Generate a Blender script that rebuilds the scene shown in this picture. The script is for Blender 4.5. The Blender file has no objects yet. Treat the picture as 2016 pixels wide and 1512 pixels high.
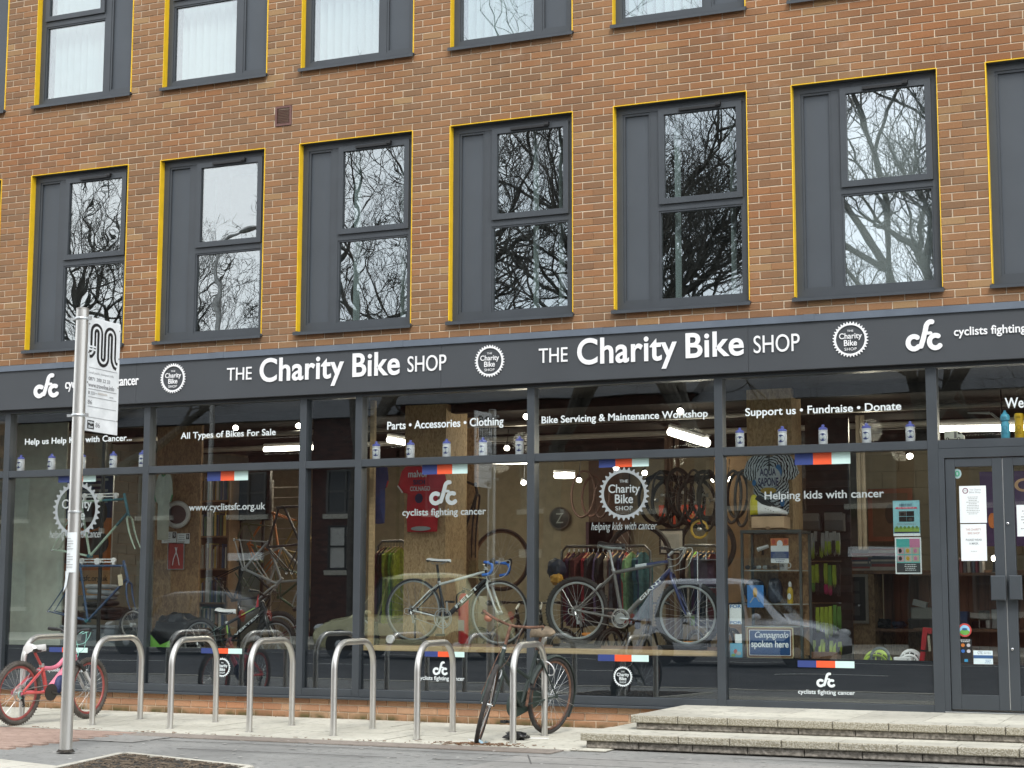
import bpy, math, random
from mathutils import Vector, Matrix, noise
D = bpy.data
SC = bpy.context.scene
COL = SC.collection
R = math.radians
random.seed(7)

# ---------------------------------------------------------------- camera
cam = D.cameras.new('camera'); cam.sensor_width = 36; cam.lens = 59.03; cam.clip_start = .1; cam.clip_end = 900
co = D.objects.new('camera', cam); COL.objects.link(co); SC.camera = co
ax = Vector((.91761445, .397462, .00277047)); up = Vector((.04693304, -.11526979, .99222486)); fw = Vector((-.39469103, .91034984, .12443273))
Mc = Matrix((ax, up, -fw)).transposed().to_4x4(); Mc.translation = (12.7494, -15.3133, 1.265); co.matrix_world = Mc

# ---------------------------------------------------------------- sky, sun, exposure
W = D.worlds.new('World'); SC.world = W; W.use_nodes = True
wn, wl = W.node_tree.nodes, W.node_tree.links; wn.clear()
wo = wn.new('ShaderNodeOutputWorld'); sky = wn.new('ShaderNodeTexSky'); sky.sky_type = 'NISHITA'; sky.sun_disc = False
SUN_EL, SUN_ROT = 48, 150
sky.sun_elevation = R(SUN_EL); sky.sun_rotation = R(SUN_ROT); sky.dust_density = 3; sky.air_density = 1.0
b1 = wn.new('ShaderNodeBackground'); b1.inputs[1].default_value = .09; wl.new(sky.outputs[0], b1.inputs[0])
tc = wn.new('ShaderNodeTexCoord'); nz = wn.new('ShaderNodeTexNoise'); nz.inputs['Scale'].default_value = 2.2; nz.inputs['Detail'].default_value = 5
mp = wn.new('ShaderNodeMapping'); mp.inputs['Scale'].default_value = (1, 1, 2.4); wl.new(tc.outputs['Generated'], mp.inputs[0]); wl.new(mp.outputs[0], nz.inputs['Vector'])
cr = wn.new('ShaderNodeValToRGB'); cr.color_ramp.elements[0].position = .35; cr.color_ramp.elements[0].color = (.66, .74, .82, 1)
cr.color_ramp.elements[1].position = .66; cr.color_ramp.elements[1].color = (1, 1, 1, 1); wl.new(nz.outputs[0], cr.inputs[0])
b2 = wn.new('ShaderNodeBackground'); b2.inputs[1].default_value = 1.15; wl.new(cr.outputs[0], b2.inputs[0])
mxw = wn.new('ShaderNodeMixShader'); mxw.inputs[0].default_value = .84
wl.new(b1.outputs[0], mxw.inputs[1]); wl.new(b2.outputs[0], mxw.inputs[2]); wl.new(mxw.outputs[0], wo.inputs[0])
sl = D.lights.new('sun', 'SUN'); sl.energy = 1.1; sl.angle = R(14); sl.color = (1, .96, .9)
so = D.objects.new('sun', sl); COL.objects.link(so)
# sun stands high over the street, behind the camera
so.rotation_euler = Vector((.35, -.62, .78)).to_track_quat('Z', 'Y').to_euler(); so.location = (0, -20, 30)
VS = SC.view_settings; VS.view_transform = 'Standard'; VS.look = 'None'; VS.gamma = 1; VS.use_curve_mapping = False
VS.exposure = 1.05
SC.render.engine = 'CYCLES'; SC.cycles.use_denoising = True; SC.cycles.max_bounces = 8; SC.cycles.transparent_max_bounces = 24
SC.cycles.glossy_bounces = 4; SC.cycles.sample_clamp_indirect = 6; SC.cycles.caustics_reflective = False; SC.cycles.caustics_refractive = False

# ---------------------------------------------------------------- helpers
WM = {}
class MB:
    def __init__(s): s.v = []; s.f = []
    def add(s, vs, fs):
        o = len(s.v); s.v += [tuple(q) for q in vs]; s.f += [tuple(i + o for i in q) for q in fs]; return s
    def box(s, a, b):
        x0, y0, z0 = a; x1, y1, z1 = b
        return s.add([(x0,y0,z0),(x1,y0,z0),(x1,y1,z0),(x0,y1,z0),(x0,y0,z1),(x1,y0,z1),(x1,y1,z1),(x0,y1,z1)],
                     [(0,3,2,1),(4,5,6,7),(0,1,5,4),(1,2,6,5),(2,3,7,6),(3,0,4,7)])
    def cbox(s, c, d, M=None):
        x, y, z = d[0]/2, d[1]/2, d[2]/2; c = Vector(c)
        vs = [Vector(q) for q in [(-x,-y,-z),(x,-y,-z),(x,y,-z),(-x,y,-z),(-x,-y,z),(x,-y,z),(x,y,z),(-x,y,z)]]
        if M: vs = [M @ q for q in vs]
        return s.add([q + c for q in vs], [(0,3,2,1),(4,5,6,7),(0,1,5,4),(1,2,6,5),(2,3,7,6),(3,0,4,7)])
    def chamfer(s, a, b, c):
        # box whose front (-y) edges are chamfered by c
        x0, y0, z0 = a; x1, y1, z1 = b
        return s.add([(x0,y0+c,z0),(x1,y0+c,z0),(x1,y0+c,z1),(x0,y0+c,z1),(x0+c,y0,z0+c),(x1-c,y0,z0+c),(x1-c,y0,z1-c),(x0+c,y0,z1-c),
                      (x0,y1,z0),(x1,y1,z0),(x1,y1,z1),(x0,y1,z1)],
                     [(4,5,6,7),(0,1,5,4),(1,2,6,5),(2,3,7,6),(3,0,4,7),(8,9,1,0),(9,10,2,1),(10,11,3,2),(11,8,0,3)])
    def tube(s, pts, r, n=8, closed=False, cap=True, sq=1.0):
        P = [Vector(p) for p in pts]; m = len(P)
        rs = r if isinstance(r, (list, tuple)) else [r]*m
        T = []
        for i in range(m):
            a = P[(i-1) % m] if (closed or i) else P[i]; b = P[(i+1) % m] if (closed or i < m-1) else P[i]
            t = (b-a); T.append(t.normalized() if t.length > 1e-9 else Vector((0,0,1)))
        ref = Vector((0,0,1)) if abs(T[0].z) < .9 else Vector((1,0,0))
        N = (ref - T[0]*ref.dot(T[0])).normalized(); vs = []
        for i in range(m):
            N = (N - T[i]*N.dot(T[i])); N = N.normalized() if N.length > 1e-6 else T[i].orthogonal().normalized()
            B = T[i].cross(N)
            for k in range(n):
                a = 2*math.pi*k/n; vs.append(P[i] + (N*math.cos(a) + B*math.sin(a)*sq)*rs[i])
        fs = []
        for i in range(m if closed else m-1):
            for k in range(n):
                a, b = i*n+k, i*n+(k+1) % n; c, d = ((i+1) % m)*n+(k+1) % n, ((i+1) % m)*n+k
                fs.append((a, b, c, d))
        if cap and not closed: fs += [tuple(range(n-1, -1, -1)), tuple((m-1)*n+k for k in range(n))]
        return s.add(vs, fs)
    def torus(s, c, ax, RR, r, N=40, n=8, sq=1.0, a0=0, a1=360):
        ax = Vector(ax).normalized(); u = ax.orthogonal().normalized(); w = ax.cross(u); c = Vector(c)
        full = a1-a0 >= 360; m = N if full else N+1
        vs = []; fs = []
        for i in range(m):
            a = R(a0 + (a1-a0)*i/N); d = u*math.cos(a)+w*math.sin(a)
            for k in range(n):
                b = 2*math.pi*k/n; vs.append(c + d*(RR + r*math.cos(b)) + ax*(r*sq*math.sin(b)))
        for i in range(N):
            for k in range(n):
                fs.append((i*n+k, ((i+1) % m)*n+k, ((i+1) % m)*n+(k+1) % n, i*n+(k+1) % n))
        return s.add(vs, fs)
    def lathe(s, prof, c, ax=(0,0,1), n=16):
        ax = Vector(ax).normalized(); u = ax.orthogonal().normalized(); w = ax.cross(u); c = Vector(c); vs = []; fs = []
        for (r, h) in prof:
            for k in range(n):
                a = 2*math.pi*k/n; vs.append(c + ax*h + (u*math.cos(a)+w*math.sin(a))*r)
        for i in range(len(prof)-1):
            for k in range(n): fs.append((i*n+k, i*n+(k+1) % n, (i+1)*n+(k+1) % n, (i+1)*n+k))
        fs += [tuple(range(n-1, -1, -1)), tuple((len(prof)-1)*n+k for k in range(n))]
        return s.add(vs, fs)
    def ell(s, c, d, n=12, m=8, M=None):
        c = Vector(c); vs = []; fs = []
        for i in range(m+1):
            t = math.pi*i/m
            for k in range(n):
                a = 2*math.pi*k/n; q = Vector((d[0]*math.sin(t)*math.cos(a), d[1]*math.sin(t)*math.sin(a), d[2]*math.cos(t)))
                vs.append((M @ q if M else q) + c)
        for i in range(m):
            for k in range(n): fs.append((i*n+k, (i+1)*n+k, (i+1)*n+(k+1) % n, i*n+(k+1) % n))
        return s.add(vs, fs)
    def prism(s, pts, d):
        # closed outline extruded along d
        n = len(pts); d = Vector(d); P = [Vector(p) for p in pts]
        return s.add(P + [p+d for p in P], [tuple(range(n)), tuple(range(2*n-1, n-1, -1))] + [(i, i+n, (i+1) % n+n, (i+1) % n) for i in range(n)])
    def ribbon(s, pts, w, y, th=.004, caps=True):
        # flat stroke in the XZ plane, rounded ends
        P = [Vector((p[0], p[1])) for p in pts]; L = []; Rr = []
        m = len(P)
        for i in range(m):
            t = (P[min(i+1, m-1)] - P[max(i-1, 0)]).normalized(); nn = Vector((-t.y, t.x)); L.append(P[i]+nn*w/2); Rr.append(P[i]-nn*w/2)
        vs = []; fs = []
        for i in range(m): vs += [(L[i].x, y, L[i].y), (Rr[i].x, y, Rr[i].y), (L[i].x, y+th, L[i].y), (Rr[i].x, y+th, Rr[i].y)]
        for i in range(m-1):
            a = i*4; b = a+4
            fs += [(a, b, b+1, a+1), (a, a+2, b+2, b), (a+1, b+1, b+3, a+3)]
        fs += [(0, 1, 3, 2), ((m-1)*4, (m-1)*4+2, (m-1)*4+3, (m-1)*4+1)]
        s.add(vs, fs)
        if caps:
            for e, q in ((0, 1), (m-1, m-2)):
                c = P[e]; t = (P[e]-P[q]).normalized(); a0 = math.atan2(t.y, t.x)
                arc = [(c.x+w/2*math.cos(a0-math.pi/2+math.pi*k/8), y+.00002, c.y+w/2*math.sin(a0-math.pi/2+math.pi*k/8)) for k in range(9)]
                s.prism(arc, (0, th, 0))
        return s
    def build(s, name, mat, parent=None, smooth=False, local=False, kind=None, label=None, cat=None, group=None):
        me = D.meshes.new(name)
        vs = s.v; loc = Vector((0, 0, 0))
        if parent is not None and not local:
            Mi = WM[parent.name].inverted(); vs = [tuple(Mi @ Vector(q)) for q in vs]
        if parent is None:
            xs = [q[0] for q in vs]; ys = [q[1] for q in vs]; zs = [q[2] for q in vs]
            loc = Vector(((min(xs)+max(xs))/2, (min(ys)+max(ys))/2, min(zs))); vs = [(q[0]-loc.x, q[1]-loc.y, q[2]-loc.z) for q in vs]
        me.from_pydata(vs, [], s.f)
        if smooth:
            me.polygons.foreach_set('use_smooth', [True]*len(me.polygons))
            try: me.set_sharp_from_angle(angle=R(40))
            except Exception: pass
        me.update()
        if mat: me.materials.append(mat)
        return link(name, me, parent, loc, kind, label, cat, group)
def link(name, me, parent=None, loc=(0, 0, 0), kind=None, label=None, cat=None, group=None):
    o = D.objects.new(name, me); COL.objects.link(o)
    if parent is not None: o.parent = parent; WM[o.name] = WM[parent.name] @ Matrix.Translation(loc)
    else: WM[o.name] = Matrix.Translation(loc)
    o.location = loc
    if kind: o['kind'] = kind
    if label: o['label'] = label
    if cat: o['category'] = cat
    if group: o['group'] = group
    return o
def thing(name, label, cat, loc=(0, 0, 0), rz=0, group=None, M=None):
    o = D.objects.new(name, None); COL.objects.link(o); o.empty_display_size = .1
    if M is None: M = Matrix.Translation(loc) @ Matrix.Rotation(rz, 4, 'Z')
    o.matrix_world = M; WM[o.name] = M.copy(); o['label'] = label; o['category'] = cat
    if group: o['group'] = group
    return o
def dup(root, M, label=None, par=None):
    r = root.copy(); COL.objects.link(r)
    if par is None: r.matrix_world = M; WM[r.name] = M.copy()
    else: r.parent = par; WM[r.name] = WM[par.name] @ root.matrix_local
    if label: r['label'] = label
    for c in list(root.children): dup(c, None, None, r)
    return r

# ---------------------------------------------------------------- materials
def nt(m): return m.node_tree.nodes, m.node_tree.links
def mat(name, col, rough=.6, metal=0, var=.12, scale=8, bump=0, bscale=60, spec=None, emit=None, es=1, coat=0, stretch=None):
    m = D.materials.new(name); m.use_nodes = True; n, l = nt(m); b = n['Principled BSDF']
    b.inputs['Roughness'].default_value = rough; b.inputs['Metallic'].default_value = metal
    if spec is not None: b.inputs['Specular IOR Level'].default_value = spec
    if coat: b.inputs['Coat Weight'].default_value = coat; b.inputs['Coat Roughness'].default_value = .08
    c = (*col, 1)
    if var:
        g = n.new('ShaderNodeTexCoord'); t = n.new('ShaderNodeTexNoise'); t.inputs['Scale'].default_value = scale; t.inputs['Detail'].default_value = 6
        if stretch:
            q = n.new('ShaderNodeMapping'); q.inputs['Scale'].default_value = stretch; l.new(g.outputs['Object'], q.inputs[0]); l.new(q.outputs[0], t.inputs['Vector'])
        else: l.new(g.outputs['Object'], t.inputs['Vector'])
        r = n.new('ShaderNodeValToRGB'); r.color_ramp.elements[0].position = .3; r.color_ramp.elements[1].position = .7
        r.color_ramp.elements[0].color = tuple(x*(1-var) for x in col)+(1,); r.color_ramp.elements[1].color = tuple(min(1, x*(1+var)) for x in col)+(1,)
        l.new(t.outputs[0], r.inputs[0]); l.new(r.outputs[0], b.inputs['Base Color'])
    else: b.inputs['Base Color'].default_value = c
    if bump:
        g2 = n.new('ShaderNodeTexCoord'); t2 = n.new('ShaderNodeTexNoise'); t2.inputs['Scale'].default_value = bscale; t2.inputs['Detail'].default_value = 4
        l.new(g2.outputs['Object'], t2.inputs['Vector'])
        bp = n.new('ShaderNodeBump'); bp.inputs['Strength'].default_value = bump; bp.inputs['Distance'].default_value = .01
        l.new(t2.outputs[0], bp.inputs['Height']); l.new(bp.outputs[0], b.inputs['Normal'])
    if emit:
        b.inputs['Emission Color'].default_value = (*emit, 1); b.inputs['Emission Strength'].default_value = es
    return m
def glass(name, f0, tint=(1, 1, 1), wob=.0, wscale=1.2):
    m = D.materials.new(name); m.use_nodes = True; n, l = nt(m); n.clear()
    o = n.new('ShaderNodeOutputMaterial'); mx = n.new('ShaderNodeMixShader'); tr = n.new('ShaderNodeBsdfTransparent'); gl = n.new('ShaderNodeBsdfGlossy')
    tr.inputs[0].default_value = (*tint, 1); gl.inputs['Roughness'].default_value = .0; gl.inputs['Color'].default_value = (.95, .98, 1, 1)
    lw = n.new('ShaderNodeLayerWeight'); lw.inputs[0].default_value = .5
    pw = n.new('ShaderNodeMath'); pw.operation = 'POWER'; pw.inputs[1].default_value = 5; l.new(lw.outputs['Facing'], pw.inputs[0])
    ma = n.new('ShaderNodeMath'); ma.operation = 'MULTIPLY_ADD'; ma.inputs[1].default_value = 1-f0; ma.inputs[2].default_value = f0; l.new(pw.outputs[0], ma.inputs[0])
    l.new(ma.outputs[0], mx.inputs[0]); l.new(tr.outputs[0], mx.inputs[1]); l.new(gl.outputs[0], mx.inputs[2]); l.new(mx.outputs[0], o.inputs[0])
    if wob:
        g = n.new('ShaderNodeNewGeometry'); t = n.new('ShaderNodeTexNoise'); t.inputs['Scale'].default_value = wscale; t.inputs['Detail'].default_value = 1
        l.new(g.outputs['Position'], t.inputs['Vector']); bp = n.new('ShaderNodeBump'); bp.inputs['Strength'].default_value = 1; bp.inputs['Distance'].default_value = wob
        l.new(t.outputs[0], bp.inputs['Height']); l.new(bp.outputs[0], gl.inputs['Normal'])
    return m
def osb(name, c1=(.42, .27, .12), c2=(.22, .13, .055)):
    m = D.materials.new(name); m.use_nodes = True; n, l = nt(m); b = n['Principled BSDF']; b.inputs['Roughness'].default_value = .7
    g = n.new('ShaderNodeTexCoord'); q = n.new('ShaderNodeMapping'); q.inputs['Scale'].default_value = (30, 30, 14); q.inputs['Rotation'].default_value = (0, .5, 0)
    l.new(g.outputs['Object'], q.inputs[0]); t = n.new('ShaderNodeTexNoise'); t.inputs['Scale'].default_value = 1; t.inputs['Detail'].default_value = 5; t.inputs['Distortion'].default_value = 1.5
    l.new(q.outputs[0], t.inputs['Vector'])
    r = n.new('ShaderNodeValToRGB'); r.color_ramp.elements[0].position = .36; r.color_ramp.elements[0].color = (*c2, 1); r.color_ramp.elements[1].position = .62; r.color_ramp.elements[1].color = (*c1, 1)
    l.new(t.outputs[0], r.inputs[0]); l.new(r.outputs[0], b.inputs['Base Color'])
    bp = n.new('ShaderNodeBump'); bp.inputs['Strength'].default_value = .3; bp.inputs['Distance'].default_value = .004; l.new(t.outputs[0], bp.inputs['Height']); l.new(bp.outputs[0], b.inputs['Normal'])
    return m
def cellnoise(n, l, sx, sz, half=True):
    # random value per brick from the brick's own grid position
    g = n.new('ShaderNodeNewGeometry'); sp = n.new('ShaderNodeSeparateXYZ'); l.new(g.outputs['Position'], sp.inputs[0])
    def mt(op, a, b=None):
        k = n.new('ShaderNodeMath'); k.operation = op
        for i, q in enumerate((a, b)):
            if q is None: continue
            if isinstance(q, (int, float)): k.inputs[i].default_value = q
            else: l.new(q, k.inputs[i])
        return k.outputs[0]
    row = mt('FLOOR', mt('DIVIDE', mt('SUBTRACT', sp.outputs[2], sz[1]), sz[0]))
    odd = mt('MODULO', row, 2)
    cx = mt('FLOOR', mt('ADD', mt('DIVIDE', mt('SUBTRACT', sp.outputs[0], sx[1]), sx[0]), mt('MULTIPLY', odd, .5 if half else 0)))
    cb = n.new('ShaderNodeCombineXYZ'); l.new(cx, cb.inputs[0]); l.new(row, cb.inputs[1])
    w = n.new('ShaderNodeTexWhiteNoise'); w.noise_dimensions = '2D'; l.new(cb.outputs[0], w.inputs['Vector'])
    return w.outputs['Value'], g
def brickmat(name, ramp, sx, sz, stain=.35, moss=None):
    m = D.materials.new(name); m.use_nodes = True; n, l = nt(m); b = n['Principled BSDF']; b.inputs['Roughness'].default_value = .88; b.inputs['Specular IOR Level'].default_value = .25
    v, g = cellnoise(n, l, sx, sz)
    r = n.new('ShaderNodeValToRGB'); e = r.color_ramp.elements
    e[0].position = ramp[0][0]; e[0].color = (*ramp[0][1], 1); e[1].position = ramp[-1][0]; e[1].color = (*ramp[-1][1], 1)
    for p, c in ramp[1:-1]: k = e.new(p); k.color = (*c, 1)
    l.new(v, r.inputs[0])
    def mix(kind, a, bb, fac):
        k = n.new('ShaderNodeMix'); k.data_type = 'RGBA'; k.blend_type = kind
        if isinstance(fac, float): k.inputs[0].default_value = fac
        else: l.new(fac, k.inputs[0])
        l.new(a, k.inputs[6])
        if isinstance(bb, tuple): k.inputs[7].default_value = (*bb, 1)
        else: l.new(bb, k.inputs[7])
        return k.outputs[2]
    def noi(s, lo, hi, d=6):
        t = n.new('ShaderNodeTexNoise'); t.inputs['Scale'].default_value = s; t.inputs['Detail'].default_value = d; l.new(g.outputs['Position'], t.inputs['Vector'])
        q = n.new('ShaderNodeMapRange'); q.inputs[1].default_value = lo; q.inputs[2].default_value = hi; l.new(t.outputs[0], q.inputs[0]); return q.outputs[0], t
    f, t1 = noi(.9, .46, .72)
    k = n.new('ShaderNodeMath'); k.operation = 'MULTIPLY'; k.inputs[1].default_value = stain*.8; l.new(f, k.inputs[0])
    c = mix('MULTIPLY', r.outputs[0], (.42, .40, .40), k.outputs[0])
    f5, t5 = noi(.55, .50, .66, 4); k5 = n.new('ShaderNodeMath'); k5.operation = 'MULTIPLY'; k5.inputs[1].default_value = .55; l.new(f5, k5.inputs[0])
    c = mix('MULTIPLY', c, (1.0, .74, .60), k5.outputs[0])
    f2, t2 = noi(70, .3, .75, 3)
    k2 = n.new('ShaderNodeMath'); k2.operation = 'MULTIPLY'; k2.inputs[1].default_value = .3; l.new(f2, k2.inputs[0])
    c = mix('MULTIPLY', c, (.45, .42, .40), k2.outputs[0])
    f3, t3 = noi(3.2, .62, .80, 8)
    k3 = n.new('ShaderNodeMath'); k3.operation = 'MULTIPLY'; k3.inputs[1].default_value = .18; l.new(f3, k3.inputs[0])
    c = mix('MIX', c, (.55, .48, .40), k3.outputs[0])
    if moss:
        sp = n.new('ShaderNodeSeparateXYZ'); l.new(g.outputs['Position'], sp.inputs[0])
        q = n.new('ShaderNodeMapRange'); q.inputs[1].default_value = moss; q.inputs[2].default_value = moss-.07; l.new(sp.outputs[2], q.inputs[0])
        f4, t4 = noi(6, .3, .6, 5)
        k4 = n.new('ShaderNodeMath'); k4.operation = 'MULTIPLY'; l.new(q.outputs[0], k4.inputs[0]); l.new(f4, k4.inputs[1])
        c = mix('MIX', c, (.10, .085, .035), k4.outputs[0])
    l.new(c, b.inputs['Base Color'])
    bp = n.new('ShaderNodeBump'); bp.inputs['Strength'].default_value = .5; bp.inputs['Distance'].default_value = .004; l.new(t2.outputs[0], bp.inputs['Height']); l.new(bp.outputs[0], b.inputs['Normal'])
    return m

M = {}
M['brick'] = brickmat('brick_clay', [(0, (.225, .134, .076)), (.2, (.255, .147, .080)), (.5, (.288, .158, .081)), (.8, (.318, .167, .081)), (.93, (.29, .170, .088)), (1, (.36, .23, .115))], (.225, 1.5835), (.0742, 4.015))
M['plinth_brick'] = brickmat('plinth_brick', [(0, (.36, .20, .12)), (.5, (.47, .26, .15)), (1, (.50, .32, .20))], (.225, 1.5835), (.074, -.01), moss=.085)
M['mortar'] = mat('mortar', (.66, .55, .41), .95, var=.16, scale=9, bump=.3, bscale=90)
M['mortar_dark'] = mat('mortar_weathered', (.30, .26, .21), .95, var=.3, scale=7)
M['frame'] = mat('grey_frame_coating', (.045, .053, .061), .42, var=.10, scale=3)
M['frame2'] = mat('grey_window_frame', (.050, .058, .067), .45, var=.08, scale=4)
M['infill'] = mat('infill_panel_grey', (.060, .071, .084), .5, var=.07, scale=2)
M['coping'] = mat('coping_metal', (.115, .14, .175), .42, var=.12, scale=3)
M['fascia'] = mat('fascia_sheet', (.050, .056, .063), .5, var=.07, scale=1.3)
M['yellow'] = mat('yellow_trim', (.88, .56, .02), .5, var=.08, scale=9)
M['white'] = mat('white_acrylic', (.82, .83, .84), .4, var=.03)
M['vinyl'] = mat('white_vinyl', (.72, .78, .79), .5, var=.03)
M['silver_vinyl'] = mat('frosted_silver_vinyl', (.34, .38, .38), .5, var=.05)
M['gear_vinyl'] = mat('grey_blue_vinyl', (.29, .32, .33), .5, var=.05)
M['paper'] = mat('white_paper', (.74, .79, .80), .8, var=.03)
M['black'] = mat('black_plastic', (.012, .012, .013), .45, var=.2)
M['film'] = mat('dark_window_film', (.014, .017, .023), .35, var=.15, scale=2, spec=.08)
M['blue_v'] = mat('blue_vinyl', (.030, .052, .20), .5, var=.05)
M['orange_v'] = mat('orange_vinyl', (.78, .10, .03), .5, var=.05)
M['mint_v'] = mat('mint_vinyl', (.58, .78, .74), .5, var=.04)
M['glass'] = glass('shop_glass', .10, (.93, .95, .94), .0007, 1.1)
M['glass_up'] = glass('coated_window_glass', .235, (.80, .86, .86), .0011, 2.3)
M['glass_bright'] = glass('mirrored_window_glass', .32, (.9, .93, .93), .0009, 2.0)
M['glass_clear'] = glass('clear_thin_glass', .04, (.97, .98, .98))
M['steel'] = mat('brushed_steel', (.60, .59, .56), .36, .9, var=.10, scale=14, stretch=(1, 1, .15))
M['steel_dull'] = mat('dull_steel', (.40, .39, .37), .45, .85, var=.2, scale=18, bump=.15)
M['chrome'] = mat('chrome', (.75, .76, .77), .18, 1, var=.05)
M['alloy'] = mat('alloy', (.58, .60, .60), .35, .8, var=.08)
M['osb'] = osb('osb_board', (.60, .43, .23), (.36, .24, .12)); M['osb_dark'] = osb('osb_board_dark', (.34, .22, .11), (.17, .10, .05))
M['wood'] = mat('pale_timber', (.50, .36, .20), .6, var=.2, scale=6, stretch=(.3, 8, 8))
M['wood_dark'] = mat('brown_timber', (.17, .09, .05), .6, var=.3, scale=5, stretch=(6, 6, .6))
M['wall_in'] = mat('painted_blockwork', (.36, .32, .23), .85, var=.1, scale=4, bump=.2, bscale=50)
M['wall_grey'] = mat('grey_painted_blockwork', (.20, .21, .19), .85, var=.12, scale=4)
M['dark_in'] = mat('dark_interior', (.018, .017, .016), .9, var=.2, spec=.1)
M['ceil'] = mat('dark_ceiling', (.018, .016, .015), .9, var=.2, scale=2, spec=.1)
M['floor_in'] = mat('shop_floor', (.11, .09, .075), .6, var=.2)
M['blind'] = mat('blind_fabric', (.66, .70, .68), .8, var=.04)
M['rubber'] = mat('tyre_rubber', (.022, .021, .020), .8, var=.25, scale=30, bump=.4, bscale=160)
M['rubber_dusty'] = mat('dusty_tyre_rubber', (.085, .075, .065), .85, var=.35, scale=20, bump=.6, bscale=120)
M['rust'] = mat('rusty_metal', (.17, .092, .062), .8, .3, var=.5, scale=35, bump=.5, bscale=150)
M['green_old'] = mat('faded_green_paint', (.030, .043, .038), .55, .2, var=.35, scale=16)
M['lamp'] = mat('fluorescent_tube', (.9, .9, .85), .5, var=0, emit=(1, .93, .80), es=7)
M['spot'] = mat('spot_lamp_face', (.9, .9, .85), .5, var=0, emit=(1, .92, .78), es=14)
def C(name, col, rough=.5, **k):
    key = 'c_'+name
    if key not in M: M[key] = mat(name, col, rough, **k)
    return M[key]
# ---------------------------------------------------------------- lettering
def text(s, bx, y, m, parent, name='lettering', bold=0, th=.003, sp=1.0, shear=0, Mx=None, label=None, vert=None):
    # lettering fitted to the box bx = (x0, z0, x1, z1) on a plane facing -y
    cu = D.curves.new('t', 'FONT'); cu.body = s; cu.offset = bold; cu.space_character = sp; cu.shear = shear; cu.extrude = .001; cu.resolution_u = 6
    ob = D.objects.new('t', cu); me = D.meshes.new_from_object(ob); D.objects.remove(ob); D.curves.remove(cu)
    xs = [q.co.x for q in me.vertices]; ys = [q.co.y for q in me.vertices]; x0, x1, y0, y1 = min(xs), max(xs), min(ys), max(ys)
    mb = MB()
    for q in me.vertices:
        u = (q.co.x-x0)/(x1-x0); w = (q.co.y-y0)/(y1-y0)
        p = Vector((bx[0]+u*(bx[2]-bx[0]), y+(0 if q.co.z > 0 else th), bx[1]+w*(bx[3]-bx[1])))
        mb.v.append(tuple(Mx @ p if Mx else p))
    mb.f = [tuple(p.vertices) for p in me.polygons]; D.meshes.remove(me)
    return mb.build(name, m, parent, label=label)
def gear(cx, cz, r, y, m, parent, tm, name='gear_logo', teeth=34, inner=.80, words=True, th=.004, tsc=1.0):
    mb = MB(); N = teeth*8; out = []; inn = []
    for i in range(N):
        a = 2*math.pi*i/N; ph = (i % 8)/8
        rr = r*(1.0 if ph < .2 else .955 if ph < .3 else .90 if ph < .85 else .955)
        out.append((cx+rr*math.sin(a), cz+rr*math.cos(a))); inn.append((cx+r*inner*math.sin(a), cz+r*inner*math.cos(a)))
    vs = []
    for (a, b) in zip(out, inn): vs += [(a[0], y, a[1]), (b[0], y, b[1]), (a[0], y+th, a[1]), (b[0], y+th, b[1])]
    fs = []
    for i in range(N):
        a = 4*i; b = 4*((i+1) % N); fs += [(a, b, b+1, a+1), (a, a+2, b+2, b), (a+1, b+1, b+3, a+3)]
    mb.add(vs, fs); g = mb.build(name, m, parent)
    if words:
        text('THE', (cx-r*.17, cz+r*.42, cx+r*.17, cz+r*.53), y, tm, parent, 'logo_lettering')
        text('Charity', (cx-r*.62, cz-r*.06, cx+r*.64, cz+r*.36), y, tm, parent, 'logo_lettering', bold=.012)
        text('Bike', (cx-r*.36, cz-r*.36, cx+r*.36, cz-r*.02), y, tm, parent, 'logo_lettering', bold=.014)
        text('SHOP', (cx-r*.34, cz-r*.62, cx+r*.34, cz-r*.46), y, tm, parent, 'logo_lettering', sp=1.1)
    return g
def arc(cx, cz, rx, rz, a0, a1, n=18): return [(cx+rx*math.cos(R(a0+(a1-a0)*i/n)), cz+rz*math.sin(R(a0+(a1-a0)*i/n))) for i in range(n+1)]
def cfc(bx, y, m, parent, name='charity_logo', th=.004):
    x0, z0, x1, z1 = bx; w = x1-x0; h = z1-z0; s = w*.135
    mb = MB(); S = lambda u, v: (x0+u*w, z0+v*h)
    sz = lambda pts: [S(*p) for p in pts]
    mb.ribbon(sz(arc(.22, .27, .16, .205, 55, 318)), s, y, th)
    mb.ribbon(sz(arc(.80, .27, .16, .205, 62, 318)), s, y-.001, th)
    mb.ribbon(sz([(.41, .14), (.47, .36), (.53, .62)] + arc(.69, .70, .14, .23, 170, 78, 10)), s, y-.002, th)
    mb.ribbon(sz([(.50, .56), (.68, .56)]), s*.62, y-.003, th)
    return mb.build(name, m, parent)
def strip3(bx, y, parent):
    x0, z0, x1, z1 = bx
    for i, k in enumerate(('blue_v', 'orange_v', 'mint_v')):
        MB().box((x0+(x1-x0)*i/3, y, z0), (x0+(x1-x0)*(i+1)/3, y+.002, z1)).build('colour_band', M[k], parent)

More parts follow.
